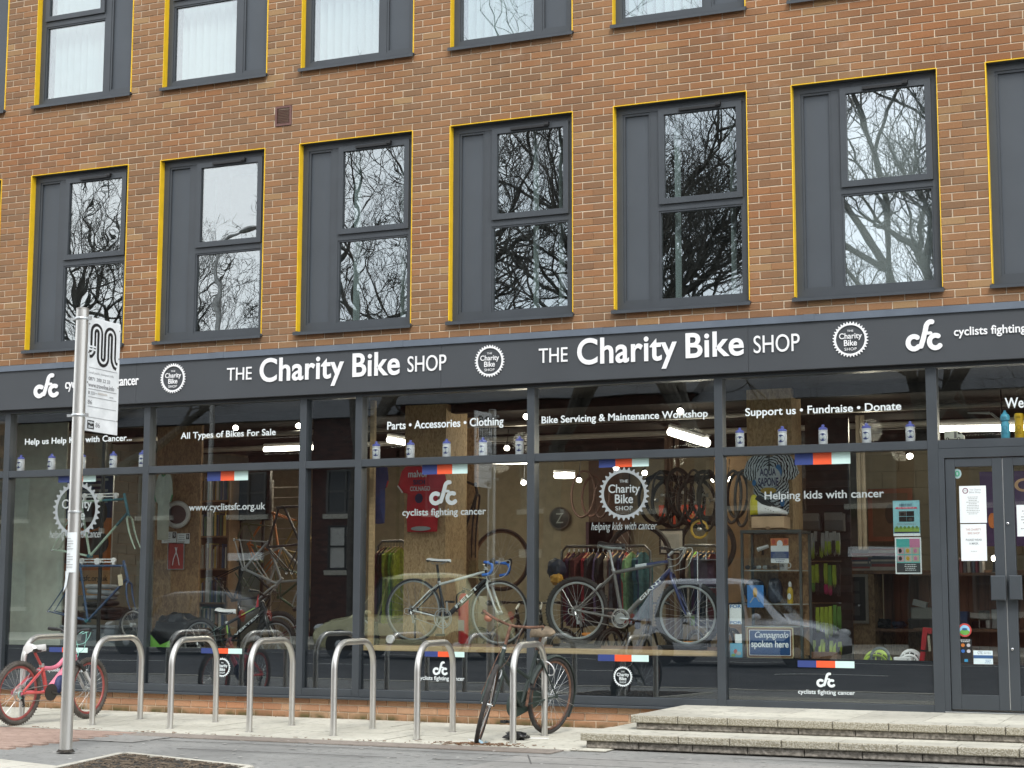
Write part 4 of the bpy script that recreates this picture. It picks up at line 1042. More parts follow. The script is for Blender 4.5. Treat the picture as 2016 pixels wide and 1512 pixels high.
for k, p in spots:
    p = Vector(p); t = thing('spot_lamp', 'small bright track spot lamp '+sp_l[k], 'spot lamp', tuple(p), group='track spot lamps in the shop')
    ax_ = Vector((.30, -.80, -.45)).normalized()
    MB().lathe([(.02, -.09), (.035, -.07), (.04, .0)], p, ax_, 14).build('lamp_housing', M['black'], t, True)
    MB().lathe([(.010, .0), (.034, .001), (.034, .006)], p, ax_, 14).build('lamp_face', M['spot'], t, True)
    MB().tube([p-ax_*.06, (p.x, p.y+.05, min(p.z+.25, 3.34))], .006, 6).build('stem', M['black'], t, True)
for i, (x, y) in enumerate(((.6, 2.0), (2.8, 2.6), (5.2, 2.4), (7.2, 2.6), (9.2, 2.4), (11, 2.6), (6.2, 5.0), (3.6, 5.4), (9, 5.2))):
    l_ = D.lights.new('spot_glow', 'POINT'); l_.energy = 6.5; l_.shadow_soft_size = .12; l_.color = (1, .88, .68)
    o = D.objects.new('spot_lamp_glow', l_); COL.objects.link(o); o.location = (x, y, 3.0)
    pp = min((c for c in COL.objects if c.get('category') == 'spot lamp'), key=lambda q: (Vector((x, y, 3.0))-WM[q.name].translation).length)
    o.parent = pp; o.location = Vector((x, y, 3.0))-WM[pp.name].translation

# ---------------- helpers for goods
def board(nm, label, cat, bx, y, m, th=.006, group=None, frame=None, fw=.012, fm=None):
    t = thing(nm, label, cat, ((bx[0]+bx[2])/2, y, bx[1]), group=group)
    MB().box((bx[0], y, bx[1]), (bx[2], y+th, bx[3])).build('sheet', m, t)
    if frame:
        for (a, b, c_, d) in ((bx[0]-fw, bx[1]-fw, bx[0], bx[3]+fw), (bx[2], bx[1]-fw, bx[2]+fw, bx[3]+fw), (bx[0], bx[1]-fw, bx[2], bx[1]), (bx[0], bx[3], bx[2], bx[3]+fw)):
            MB().box((a, y-.006, b), (c_, y+th+.006, d)).build('frame', frame, t)
    return t
def sub(bx, a, b, c_, d): w = bx[2]-bx[0]; h = bx[3]-bx[1]; return (bx[0]+w*a, bx[1]+h*b, bx[0]+w*c_, bx[1]+h*d)
def patch(par, bx, y, m, nm='print', th=.001): return MB().box((bx[0], y, bx[1]), (bx[2], y+th, bx[3])).build(nm, m, par)
def disc(par, bx, y, m, nm='print', th=.001, n=28):
    cx, cz = (bx[0]+bx[2])/2, (bx[1]+bx[3])/2; rx, rz = (bx[2]-bx[0])/2, (bx[3]-bx[1])/2
    return MB().prism([(cx+rx*math.cos(6.2832*i/n), y, cz+rz*math.sin(6.2832*i/n)) for i in range(n)], (0, th, 0)).build(nm, m, par)
def lines(par, bx, y, m, n, seed=0, nm='small_print', hfrac=.3):
    # rows of fine unreadable print: short dashes
    rg = random.Random(seed); mb = MB(); h = (bx[3]-bx[1])/n
    for i in range(n):
        z = bx[3]-h*(i+.5); half = (bx[2]-bx[0])*rg.uniform(.6, 1)/2; cx = (bx[0]+bx[2])/2; x = cx-half
        while x < cx+half:
            w = min(rg.uniform(.006, .02), cx+half-x); mb.box((x, y, z-h*hfrac/2), (x+w, y+.0008, z+h*hfrac/2)); x += w+.004
    return mb.build(nm, m, par, kind='stuff')
def jersey(nm, label, bx, y, m, short=True, m2=None, thick=.05, cat='jersey'):
    t = thing(nm, label, cat, ((bx[0]+bx[2])/2, y, bx[1])); x0, z0, x1, z1 = bx; w = x1-x0; h = z1-z0
    out = [(.20, 0), (.50, -.01), (.80, 0), (.82, .25), (.80, .62), (.90, .56), (1.0, .66), (.93, .86), (.82, .96), (.62, 1), (.58, .955), (.50, .94), (.42, .955), (.38, 1), (.18, .96), (.07, .86), (0, .66), (.10, .56), (.20, .62), (.18, .25)]
    n = 20; c = (.5, .5); vs = []; fs = []; rings = 6
    for side in (0, 1):
        for k in range(rings+1):
            f = k/rings
            for (u, v) in out:
                uu = c[0]+(u-c[0])*f; vv = c[1]+(v-c[1])*f; bul = (1-f**2.2)*thick
                wr = .006*noise.noise(Vector((uu*7, vv*9, side*3)))*(1-f**4)
                vs.append((x0+uu*w, y+(-bul-wr if side == 0 else bul*.2+.004), z0+vv*h))
    N = len(out)
    for side in (0, 1):
        o = side*(rings+1)*N
        for k in range(rings):
            for i in range(N):
                q = (o+k*N+i, o+k*N+(i+1) % N, o+(k+1)*N+(i+1) % N, o+(k+1)*N+i); fs.append(q if side else q[::-1])
    o1 = rings*N; o2 = (rings+1)*N+rings*N
    for i in range(N): fs.append((o1+i, o1+(i+1) % N, o2+(i+1) % N, o2+i))
    MB().add(vs, fs).build('cloth', m, t, True)
    if m2:
        for (a, b) in ((0, 2), ):
            pass
        MB().tube([(x0+w*.38, y-.012, z1), (x0+w*.44, y-.02, z0+h*.95), (x0+w*.5, y-.022, z0+h*.935), (x0+w*.56, y-.02, z0+h*.95), (x0+w*.62, y-.012, z1)], .008, 6).build('collar', m2, t, True)
        for s in (0, 1): MB().tube([(x0+w*(.0 if s == 0 else 1), y-.006, z0+h*.66), (x0+w*(.10 if s == 0 else .9), y-.006, z0+h*.56)], .009, 6).build('cuff', m2, t, True)
    return t
def rail(label, a, b, gar, zb, group, dep=.42, posts=True, hz=None):
    a = Vector(a); b = Vector(b); t = thing('clothes_rail', label, 'clothes rail', (a.x, a.y, .25))
    z = a.z; pts = [(a.x, a.y, .27), (a.x, a.y, z-.06), (a.x+.06, a.y, z), (b.x-.06, b.y, z), (b.x, b.y, z-.06), (b.x, b.y, .27)] if posts else [a, b]
    MB().tube(pts, .016, 10).build('rail_tube', C('rail_dark', (.14, .14, .135), .4, metal=.6), t, True)
    for xx in (a.x, b.x): MB().tube([(xx, a.y-.22, .28), (xx, a.y+.22, .28)], .016, 8).build('foot', C('rail_dark', (.14, .14, .135), .4, metal=.6), t, True)
    n = len(gar); rg = random.Random(n)
    for i, (col, lab) in enumerate(gar):
        x = a.x+.06+(b.x-a.x-.12)*(i+.5)/n; wj = rg.uniform(.34, .46); zb_ = zb+rg.uniform(-.08, .12); tilt = rg.uniform(-.25, .25)
        g = thing('hanging_garment', lab, 'garment', (x, a.y, z-.02), group=group)
        vs = []; fs = []; prof = [(-.04, z-.07), (-.5*wj, z-.16), (-.54*wj, z-.34), (-.46*wj, z-.42), (-.46*wj, zb_), (.46*wj, zb_), (.46*wj, z-.42), (.54*wj, z-.34), (.5*wj, z-.16), (.04, z-.07)]
        th = rg.uniform(.012, .026)
        rows = 5
        mb = MB()
        for s in (-1, 1):
            mb.add([(x+s*th*(1 if 0 < j < 9 else .3)+u*math.sin(tilt)+.008*math.sin(j*2+i), a.y+u*math.cos(tilt), zz) for j, (u, zz) in enumerate(prof)], [tuple(range(10)) if s > 0 else tuple(range(9, -1, -1))])
        k = 0
        mb.f += [(j, (j+1) % 10, 10+(j+1) % 10, 10+j) for j in range(10)]
        mb.build('cloth', C('cloth_%s' % str(col), col, .9, var=.35, scale=22), g, False)
        MB().tube([(x, a.y, z+.012), (x, a.y-.012, z+.004), (x, a.y, z-.03), (x, a.y, z-.065)], .003, 5).build('hanger_hook', M['chrome'], g)
        mb = MB().tube([(x+(-.40*wj)*math.sin(tilt), a.y-.40*wj*math.cos(tilt), z-.135), (x, a.y, z-.065), (x+.40*wj*math.sin(tilt), a.y+.40*wj*math.cos(tilt), z-.135)], .009, 5)
        mb.build('hanger', C('hanger_wood', (.50, .33, .16)) if rg.random() < .6 else M['chrome'], g)
    return t
ORD = ['first', 'second', 'third', 'fourth', 'fifth', 'sixth', 'seventh', 'eighth', 'ninth', 'tenth', 'eleventh', 'twelfth', 'thirteenth', 'fourteenth', 'fifteenth', 'sixteenth', 'seventeenth', 'eighteenth', 'nineteenth', 'twentieth', 'twenty-first', 'twenty-second', 'twenty-third', 'twenty-fourth']
def book_row(par_shelf, x0, x1, y, z, zt, depth, lab, cols, seed):
    rg = random.Random(seed); x = x0; i = 0
    while x < x1-.012:
        w = rg.uniform(.014, .034); h = (zt-z)*rg.uniform(.72, .97)
        if x+w > x1: break
        c = cols[rg.randrange(len(cols))]
        cn_ = ['pale grey', 'near black', 'mustard', 'navy', 'mid grey', 'cream', 'brown', 'dark green'][cols.index(c)]
        MB().box((x, y+rg.uniform(0, .03), z), (x+w-.0015, y+depth*.8, z+h)).build('book', C('bk%d' % cols.index(c), c, .7), label='%s book, %s from the left on %s' % (cn_, ORD[i], lab), cat='book', group='books on '+lab)
        x += w; i += 1

# ---------------- bay one
bx = (-0.878,0.671,-0.104,3.774); t = thing('display_board', 'tall pale grey-green board standing behind the leftmost window', 'board', ((bx[0]+bx[2])/2, .95, .47))
MB().box((bx[0], .95, .47), (bx[2], .975, 3.3)).build('board_face', C('board_green', (.40, .44, .38), .7), t); MB().box((bx[0]-.06, .94, .47), (bx[0]-.001, .99, 3.3)).build('edge_batten', M['wood'], t)
bx = (-0.831,1.242,0.025,2.768); t = board('banner', 'tall orange and navy charity banner with dark round pictures by the bus stop pole', 'banner', bx, 1.7, C('banner_orange', (.62, .20, .06), .6), frame=M['alloy'], fw=.008)
patch(t, sub(bx, 0, .62, 1, 1), 1.697, C('banner_navy', (.03, .045, .12), .6)); patch(t, sub(bx, 0, .0, 1, .2), 1.697, C('banner_tan', (.62, .36, .17), .6))
for q, (a, b, s) in enumerate(((.62, .66, .30), (.36, .36, .28), (.74, .42, .22))): disc(t, (bx[0]+(bx[2]-bx[0])*(a-s), bx[1]+(bx[3]-bx[1])*(b-s*.45), bx[0]+(bx[2]-bx[0])*(a+s), bx[1]+(bx[3]-bx[1])*(b+s*.45)), 1.6945-q*.0015, C('banner_disc%d' % q, ((.06, .045, .04), (.12, .06, .05), (.09, .07, .07))[q], .6))
for q in range(5): patch(t, sub(bx, .42, .92-q*.045, .42+.5-(q % 2)*.08, .94-q*.045), 1.689, M['silver_vinyl'])
text('cyclistsfc.org.uk', sub(bx, .28, .10, .96, .16), 1.690, M['black'], t, 'print_lettering'); text('cyclists fighting', sub(bx, .3, .24, .9, .28), 1.690, M['silver_vinyl'], t, 'print_lettering')
t = thing('display_stand', 'black upright pole stand holding two bicycle frames in the first bay', 'stand', (0.689, .62, .47))
x_ = 0.689; MB().tube([(x_, .62, .47), (x_, .62, 3.1)], .022, 12).build('pole', M['black'], t, True); MB().tube([(x_-.3, .62, .485), (x_+.3, .62, .485)], .02, 8).build('foot', M['black'], t, True)
MB().tube([(x_, .3, .49), (x_, .95, .49)], .02, 8).build('foot', M['black'], t, True); MB().lathe([(.034, -.03), (.034, .03)], (x_, .62, 1.981), (0, 0, 1), 14).build('collar', M['steel_dull'], t, True)
def bracket(u0, u1, v, lab):
    pass
for (pa, pb, lab) in (((0.506,0.53,2.384), (0.947,0.53,2.38), 'white slotted bracket gripping the mint frame, the upper of two'), ((0.495,0.53,1.637), (0.941,0.53,1.64), 'white slotted bracket gripping the blue frame, the lower of two')):
    t = thing('frame_bracket', lab, 'bracket', pa, group='brackets on the display stand'); pa = Vector(pa); pb = Vector(pb); mi = (pa+pb)/2
    for (za, zb) in ((.010, .022), (-.022, -.010)): MB().box((pa.x, .52, pa.z+za), (pb.x, .54, pa.z+zb)).build('bar', M['white'], t)
    for q in (pa, pb): MB().lathe([(.03, -.012), (.03, .012)], (q.x, .53, q.z), (0, 1, 0), 16).build('end_plate', M['white'], t, True); 
    for q in (pa, pb): MB().box((q.x-.012, .515, q.z-.075), (q.x+.012, .545, q.z-.02)).build('claw', M['white'], t)
    MB().lathe([(.042, -.014), (.042, .014)], (mi.x, .53, mi.z-.012), (0, 1, 0), 6).build('clamp_plate', M['white'], t, True); MB().tube([(mi.x, .53, mi.z), (mi.x, .62, mi.z)], .014, 8).build('arm', M['steel_dull'], t, True)
def bare_frame(label, o, seat, ht, hb, bb, rd, fe, c1, c2, lug, y, grp='bicycle frames on the display stand', c3=None):
    t = thing('bicycle_frame', label, 'bicycle frame', o, group=grp)
    S, H, Hb, BBp, RD, FE = [Vector((q[0], y, q[2])) for q in (seat, ht, hb, bb, rd, fe)]; tr = .0145
    tj = H.lerp(Hb, .18)
    MB().tube([S, S.lerp(tj, .5)], tr, 12).build('top_tube', c1, t, True); MB().tube([S.lerp(tj, .5), tj], tr, 12).build('top_tube', c2, t, True)
    MB().tube([H+(H-Hb)*.08, Hb], tr*1.2, 12).build('head_tube', c2, t, True)
    d = Hb.lerp(H, .2); MB().tube([d, d.lerp(BBp, .3)], tr*1.05, 12).build('down_tube', c2, t, True); MB().tube([d.lerp(BBp, .3), BBp], tr*1.05, 12).build('down_tube', c1, t, True)
    MB().tube([S+(S-BBp)*.04, BBp], tr, 12).build('seat_tube', c1, t, True); MB().tube([BBp+Vector((0, -.035, 0)), BBp+Vector((0, .035, 0))], .021, 14).build('bottom_bracket', lug, t, True)
    for s in (-1, 1):
        MB().tube([BBp+Vector((0, s*.02, 0)), BBp.lerp(RD, .4)+Vector((0, s*.045, 0)), RD+Vector((0, s*.06, 0))], [.010, .009, .006], 8).build('chainstay', c1, t, True)
        MB().tube([S+Vector((0, s*.012, 0)), S.lerp(RD, .4)+Vector((0, s*.04, 0)), RD+Vector((0, s*.06, 0))], [.008, .008, .006], 8).build('seatstay', c1, t, True)
        MB().torus(RD+Vector((0, s*.06, 0)), (0, 1, 0), .014, .005, 12, 5).build('dropout', M['chrome'], t, True)
        cr_ = Hb-(H-Hb).normalized()*.03
        MB().tube(path([Hb+Vector((0, s*.01, 0)), cr_+Vector((0, s*.046, 0)), cr_.lerp(FE, .4)+Vector((-.015, s*.055, 0)), cr_.lerp(FE, .75)+Vector((-.012, s*.055, 0)), FE+Vector((0, s*.055, 0))], 5), [.013]*6+[.012]*5+[.010]*5+[.007]*5, 10).build('fork_blade', c3 or c1, t, True)
    return t
mint = C('mint_paint', (.42, .55, .44), .35, coat=.4); teal = C('teal_paint', (.035, .16, .20), .35, coat=.4); navy = C('blue_frame_paint', (.03, .075, .16), .35, coat=.4)
bare_frame('mint green racing frame fading to teal at the head, upper frame on the stand', (0.475,0.5,2.312), (0.475,0.5,2.312), (1.082,0.5,2.376), (1.154,0.5,2.132), (0.63,0.5,1.688), (0.138,0.5,1.767), (1.293,0.5,1.763), mint, teal, teal, .5, c3=mint)
t = bare_frame('dark blue steel frame with a paper tag, lower frame on the stand', (0.499,0.5,1.578), (0.499,0.5,1.578), (1.104,0.5,1.616), (1.175,0.5,1.393), (0.632,0.5,0.956), (0.112,0.5,1.061), (1.249,0.5,1.086), navy, navy, teal, .5)
bx = (1.062,1.352,1.123,1.478); MB().cbox(((bx[0]+bx[2])/2, .46, (bx[1]+bx[3])/2), (bx[2]-bx[0], .002, bx[3]-bx[1]), Matrix.Rotation(-.15, 3, 'Y')).build('price_tag', C('tag_card', (.62, .55, .40)), label='cream card price tag on string under the blue frame', cat='tag')
MB().tube([(1.09,0.46,1.472), (1.085,0.49,1.587)], .0015, 4).build('tag_string', C('tag_card', (.6, .5, .4)), label='thin string tied round the blue top tube', cat='string')
# pile of tyres on a box
for i, (v, rr, c, lab) in enumerate(((1157, .17, (.42, .45, .47), 'pale grey coiled inner tube on top of the pile'), (1166, .165, (.36, .40, .43), 'second pale grey coiled tube, just under the top one'), (1177, .17, (.30, .33, .36), 'third grey tyre, tilted in the middle of the pile'), (1190, .19, (.02, .02, .022), 'black tyre under the three grey ones'), (1200, .20, (.02, .02, .022), 'broad black tyre near the bottom of the pile'), (1212, .21, (.018, .018, .02), 'lowest black tyre lying on the blue-grey box'))):
    p = Vector((0.359, 1.1, 0)); z = [1.344, 1.278, 1.213, 1.142, 1.076, 1.005][i]
    MB().torus((p.x+.02*math.sin(i*2), p.y, z), (math.sin(i*1.7)*.08, .02, 1), rr, .026, 36, 8).build('tyre', C('tube%d' % i, c, .6), None, True, label=lab, cat='tyre', group='tyres piled in the first bay')
bx = (-0.018,0.579,0.745,0.895); t = thing('storage_box', 'blue-grey plastic storage box under the pile of tyres', 'box', ((bx[0]+bx[2])/2, 1.1, .47))
MB().chamfer((bx[0], .85, .47), (bx[2], 1.35, bx[3]-.03), .01).build('tub', C('tub_grey', (.13, .16, .18), .4), t); MB().chamfer((bx[0]-.015, .835, bx[3]-.03), (bx[2]+.015, 1.365, bx[3]), .006).build('lid', C('tub_lid', (.20, .23, .25), .4), t)
def blob(nm, label, cat, bx, y, d, m, seed, amp=.22):
    mb = MB(); cx, cz = (bx[0]+bx[2])/2, (bx[1]+bx[3])/2; rx, rz = (bx[2]-bx[0])/2, (bx[3]-bx[1])/2
    mb.ell((0, 0, 0), (1, 1, 1), 26, 16); vs = []
    for q in mb.v:
        v = Vector(q); n_ = 1+amp*noise.noise(v*2.1+Vector((seed, 0, 0)))+amp*.5*noise.noise(v*5+Vector((seed, 3, 0))); s = Vector((abs(v.x)**.8*(1 if v.x > 0 else -1), abs(v.y)**.8*(1 if v.y > 0 else -1), abs(v.z)**.85*(1 if v.z > 0 else -1)))*n_
        vs.append((cx+s.x*rx*.96, y+d+s.y*d, max(bx[1], cz+s.z*rz)))
    mb.v = vs; return mb.build(nm, m, None, True, label=label, cat=cat)
blk = C('black_nylon', (.012, .012, .013), .8, var=.3, scale=12, bump=.3, bscale=30)
blob('holdall', 'big slumped black holdall left of the bus stop pole', 'bag', (-0.491,0.54,-0.042,1.078), 1.0, .25, blk, 1)
blob('wheel_bag', 'flat black padded bag lying behind the blue frame', 'bag', (-0.315,0.941,0.438,1.094), 1.5, .25, blk, 2)
t = thing('hanging_wheel', 'dark muddy wheel half hidden by the first window post', 'wheel', (1.073,0.75,0.91)); wheel(t, (0, 0, 0), .19, .03, M['rubber'], M['steel_dull'], M['steel_dull'])

# ---------------- bay two
bx = (1.024,2.054,1.25,2.341); c_ = ((bx[0]+bx[2])/2, 1.47, (bx[1]+bx[3])/2); t = thing('tyre_display', 'white ringed round tyre display card on the chipboard column', 'display', c_)
MB().torus(c_, (.35, -1, 0), .135, .03, 36, 10).build('ring', C('ring_white', (.55, .55, .52)), t, True); MB().lathe([(.11, 0), (.11, .02)], c_, (.35, -1, 0), 28).build('card', C('card_maroon', (.05, .03, .03)), t, True)
jersey('hanging_shirt', 'white and green striped shirt hanging on the chipboard column', (0.892,1.9,1.15,2.699), 1.35, C('shirt_cream', (.42, .45, .38), .9), m2=C('shirt_green', (.04, .22, .08)))
for (bx, lab) in (((0.883,1.863,1.091,1.998), 'left white parking sticker with a boxed number nine'), ((1.101,1.855,1.278,1.977), 'right white parking sticker, fainter than its neighbour')):
    t = board('sticker', lab, 'sticker', bx, 1.53, M['paper'], .002); patch(t, sub(bx, .74, .42, .96, .95), 1.528, M['black']); text('9', sub(bx, .80, .5, .9, .88), 1.5265, M['paper'], t, 'print_lettering'); lines(t, sub(bx, .05, .1, .7, .9), 1.528, C('ink_grey', (.25, .25, .25)), 4, 3)
bx = (0.982,1.556,1.201,1.864); t = board('tool_poster', 'small framed red poster of white pliers on the chipboard column', 'poster', bx, 1.53, C('poster_red', (.33, .035, .03), .6), frame=M['silver_vinyl'], fw=.006)
x0, z0, x1, z1 = bx; W_, H_ = x1-x0, z1-z0
MB().ribbon([(x0+W_*.30, z0+H_*.15), (x0+W_*.36, z0+H_*.4), (x0+W_*.50, z0+H_*.62), (x0+W_*.56, z0+H_*.82)], .010, 1.527, .001).build('print', M['vinyl'], t)
MB().ribbon([(x0+W_*.74, z0+H_*.15), (x0+W_*.66, z0+H_*.4), (x0+W_*.54, z0+H_*.62), (x0+W_*.46, z0+H_*.82)], .010, 1.5255, .001).build('print', M['vinyl'], t)
# bookcase
bx = (0.974,0.621,1.461,2.748); x0, x1 = bx[0], bx[2]; by = 2.1
t = thing('bookcase', 'tall narrow timber bookcase packed with books beside the chipboard column', 'bookcase', ((x0+x1)/2, by, .47))
for a in (x0, x1-.025): MB().box((a, by, .47), (a+.025, by+.25, 2.75)).build('side_panel', C('bookcase_wood', (.33, .21, .12), .6, var=.25, scale=5), t)
sv = [0.855, 1.16, 1.571, 1.966, 2.4, 2.774]
cols = [(.72, .72, .66), (.10, .11, .10), (.70, .54, .16), (.08, .14, .26), (.50, .53, .52), (.82, .78, .66), (.30, .18, .11), (.12, .24, .17)]
nmz = ['bottom', 'fourth', 'third', 'second', 'top']
for i, z in enumerate(sv):
    MB().box((x0+.026, by+.005, z-.02), (x1-.026, by+.25, z)).build('shelf', C('bookcase_wood', (.33, .21, .12), .6, var=.25, scale=5), t)
    if i < 5 and sv[i+1]-z > .1: book_row(t, x0+.03, x1-.03, by+.02, z+.001, min(z+.32, sv[i+1]-.04), .22, 'the %s shelf of the narrow bookcase' % nmz[i], cols, 20+i)
MB().box((x0, by+.25, .47), (x1, by+.262, 2.75)).build('back_panel', C('bookcase_wood', (.33, .21, .12), .6, var=.25, scale=5), t)
bx = (1.27,2.155,1.898,2.778); t = board('wall_screen', 'large black screen on two legs behind the web address lettering', 'screen', bx, 2.3, C('screen_black', (.008, .010, .014), .2), .05)
for f in (.3, .8): MB().box((bx[0]+(bx[2]-bx[0])*f, 2.33, .26), (bx[0]+(bx[2]-bx[0])*f+.03, 2.36, bx[1])).build('leg', M['black'], t)
# rack of second-hand frames
rg = random.Random(21)
fcols = [((.015, .015, .016), 'black'), ((.10, .12, .06), 'olive green'), ((.45, .46, .46), 'silver'), ((.50, .17, .04), 'orange'), ((.42, .43, .42), 'grey'), ((.02, .02, .02), 'matt black'), ((.05, .10, .05), 'bottle green'), ((.30, .20, .05), 'gold')]
sites = [((1.647,2,1.41), 'low at the left of the rack'), ((1.565,2.3,1.628), 'left of centre in the rack'), ((2.006,1.8,1.737), 'in front of the silver one'), ((1.697,2.5,1.786), 'upright in the middle'), ((2.152,2,1.62), 'leaning right of centre'), ((2.483,1.7,1.79), 'tall by the window post'), ((2.349,2.1,1.381), 'low at the right'), ((2.24,2.4,1.719), 'half hidden by the window post')]
for i, ((c, cn), (p, w_)) in enumerate(zip(fcols, sites)):
    o = Vector(p); a = rg.uniform(.5, 1.5)*(1 if i % 2 else -1); ca, sa = math.cos(a), math.sin(a)
    tr_ = lambda u, v: (o.x+(u*ca-v*sa)*.9, o.y, o.z+(u*sa+v*ca)*.9)
    m_ = C('rack_frame%d' % i, c, .35, coat=.3)
    bare_frame('%s second-hand frame hung up %s' % (cn, w_), tuple(o), tr_(-.05, .25), tr_(.48, .26), tr_(.52, .14), tr_(.12, -.22), tr_(-.28, -.16), tr_(.62, -.2), m_, m_, m_, o.y, 'second-hand frames hung in the second bay')
t = thing('wall_rack', 'dark slatted rack of small hooks behind the hanging frames', 'rack', (1.687, 3.0, 1.2))
for i in range(12): z = 2.597-i*.13; MB().box((1.472, 3.0, z), (2.006, 3.02, z+.012)).build('rack_bar', M['steel_dull'], t)
for u in (1.475, 1.979): MB().box((u, 3.025, .26), (u+.02, 3.045, 2.7)).build('rack_upright', M['steel_dull'], t)
# child's black and green mountain bike
Mk = Matrix.Translation((1.955, .80, .475))
kid, _ = bike('childs_mountain_bike', 'black and lime mountain bike with white saddle in the second bay', Mk, .262, .98, (.40, .28), (.345, .47), (.80, .70), (.855, .585), (.31, .60), (.85, .775),
    dict(frame=C('kid_black', (.012, .012, .013), .3, coat=.5), fork=C('kid_black', (0, 0, 0)), lowers=M['black'], tube=.019, tyre=M['rubber'], rim=C('rim_dark', (.30, .31, .31), .35, metal=.7), spk=M['steel_dull'], tw=.05, knob=True, saddle=(M['white'], M['black']), post=M['black'], stem=M['black'], bars='riser', bw=.27, crank=M['black'], decal=('VERTEX', M['vinyl'], (.15, .85), .026), sl=.25, ring=.07, ncab=4, barm=M['black'], brk=M['alloy'], sh=.055))
v0 = Vector((.80, 0, .70)); 
MB().tube([(.72, -.022, .635), (.55, -.022, .555)], .006, 6).build('frame_stripe', C('lime', (.35, .62, .12)), kid, False, True); MB().tube([(.36, -.021, .44), (.375, -.021, .34)], .008, 6).build('frame_stripe', C('lime', (.35, .62, .12)), kid, False, True)
MB().prism([(.0, 0, 0), (.035, 0, .01), (.03, 0, .15)], (0, .004, 0)).build('x', C('pennant_red', (.60, .05, .06)), kid, False, True).name = 'pennant'
for c_ in kid.children:
    if c_.name.startswith('pennant'): c_.location = (.735, -.03, .64)
# neighbour bike, wheel only showing past it
Mk2 = Matrix.Translation((2.72, 1.22, .475))
bike('mountain_bike', 'dark mountain bike behind the lime one, its knobbly wheel by the post', Mk2, .30, .98, (.40, .28), (.345, .50), (.80, .70), (.855, .585), (.31, .62), (.85, .77),
    dict(frame=C('red_dark', (.10, .012, .015), .4), lowers=M['white'], tube=.018, tyre=M['rubber'], rim=M['alloy'], spk=M['alloy'], tw=.055, knob=True, saddle=M['black'], bars='flat', crank=M['black'], ncab=2))
bx = (1.675,0.656,1.961,0.829); t = thing('green_flyer', 'torn lime green flyer at the bottom left of the second bay', 'flyer', ((bx[0]+bx[2])/2, .2, bx[1]))
x0, z0, x1, z1 = bx; MB().prism([(x0, .2, z0-.03), (x1, .2, z0-.03), (x1, .2, z0+.10), (x0+(x1-x0)*.55, .2, z0+.05), (x0+.02, .2, z1)], (0, .003, 0)).build('sheet', C('flyer_green', (.16, .42, .06), .6), t); patch(t, (x0+.1, z0-.03, x1-.01, z0+.012), .197, C('flyer_blue', (.05, .30, .55)))
blob('bin_bags', 'glossy black rubbish sack slumped behind the torn flyer', 'bag', (0.929,0.557,1.553,1.019), 1.2, .18, C('sack', (.01, .01, .011), .3, bump=.5, bscale=14), 5, .3)

# ---------------- bay three
jersey('blue_jersey', 'navy jersey with red and white side panels hanging left of the red one', (4.118,2.022,4.338,2.712), .75, C('jersey_navy', (.015, .03, .11), .8), m2=C('jersey_red', (.45, .04, .04)))
bx = (4.21,1.946,4.815,2.716); t = jersey('red_jersey', 'bright red racing jersey pinned to the chipboard column', bx, 1.22, C('jersey_bright_red', (.58, .022, .035), .75, var=.18, scale=7), m2=M['white'], thick=.055)
ty = 1.22-.062
text('malvor', sub(bx, .26, .77, .66, .87), ty, M['vinyl'], t, 'print_lettering', bold=.01); text('SIDI', sub(bx, .36, .665, .60, .735), ty, C('ink_navy', (.02, .02, .08)), t, 'print_lettering', bold=.02); text('COLNAGO', sub(bx, .30, .575, .70, .64), ty, M['vinyl'], t, 'print_lettering', bold=.01)
disc(t, sub(bx, .40, .40, .56, .54), ty, C('ink_navy', (.02, .02, .08)), 'print')
disc(t, sub(bx, .30, .01, .70, .075), ty+.03, M['silver_vinyl'], 'print')
gc = [((.10, .02, .03), 'maroon'), ((.012, .012, .014), 'black'), ((.27, .34, .03), 'neon yellow'), ((.016, .016, .018), 'charcoal'), ((.30, .38, .03), 'bright neon yellow'), ((.20, .42, .04), 'lime green'), ((.32, .40, .04), 'fluorescent yellow')]
rail('clothes rail with neon cycling jackets behind the tan post', (3.448,2.2,1.878), (3.835,2.2,1.875), [(c, n+' jacket on the rail beside the chipboard column') for c, n in gc], 1.0, 'jackets on the rail in the third bay')
bare_frame('black bicycle frame hung nose down on the dark board', (4.476,2.4,2.262), (4.401,2.4,2.607), (4.61,2.4,2.543), (4.637,2.4,2.407), (4.458,2.4,1.957), (4.359,2.4,2.194), (4.59,2.4,1.686), blk, blk, blk, Vector((4.476,2.4,2.262)).y, None)
t = thing('large_old_wheel', 'large brown old wheel rim standing behind the road bike', 'wheel', (4.722,2.9,1.672)); wheel(t, (0, 0, 0), .37, .035, C('old_tyre', (.05, .03, .025), .8), M['wood_dark'], M['steel_dull'])
p = Vector((5.123,1,1.347)); t = thing('fire_extinguisher', 'red fire extinguisher standing behind the road bike', 'fire extinguisher', (p.x, 1.0, .74))
zt = 1.277; zb = .745; rr = .055; MB().lathe([(.02, zb-zb), (rr, .004), (rr, zt-zb-.06), (rr*.7, zt-zb-.015), (.018, zt-zb)], (p.x, 1.0, zb), (0, 0, 1), 20).build('cylinder', C('ext_red', (.48, .015, .015), .3, coat=.5), t, True)
MB().cbox((p.x, 1.0, zt+.02), (.03, .03, .04)).build('valve', M['black'], t); MB().cbox((p.x+.03, 1.0, zt+.045), (.09, .018, .010), Matrix.Rotation(.3, 3, 'Y')).build('handle', M['black'], t); MB().tube(path([(p.x-.01, 1.0, zt+.02), (p.x-.075, .99, zt-.03), (p.x-.07, .98, zt-.2)], 6), .009, 8).build('hose', M['black'], t, True)
patch(t, (p.x-.035, zb+.14, p.x+.035, zb+.25), 1.0-rr-.004, C('label_grey', (.35, .33, .30)), 'label', .002)
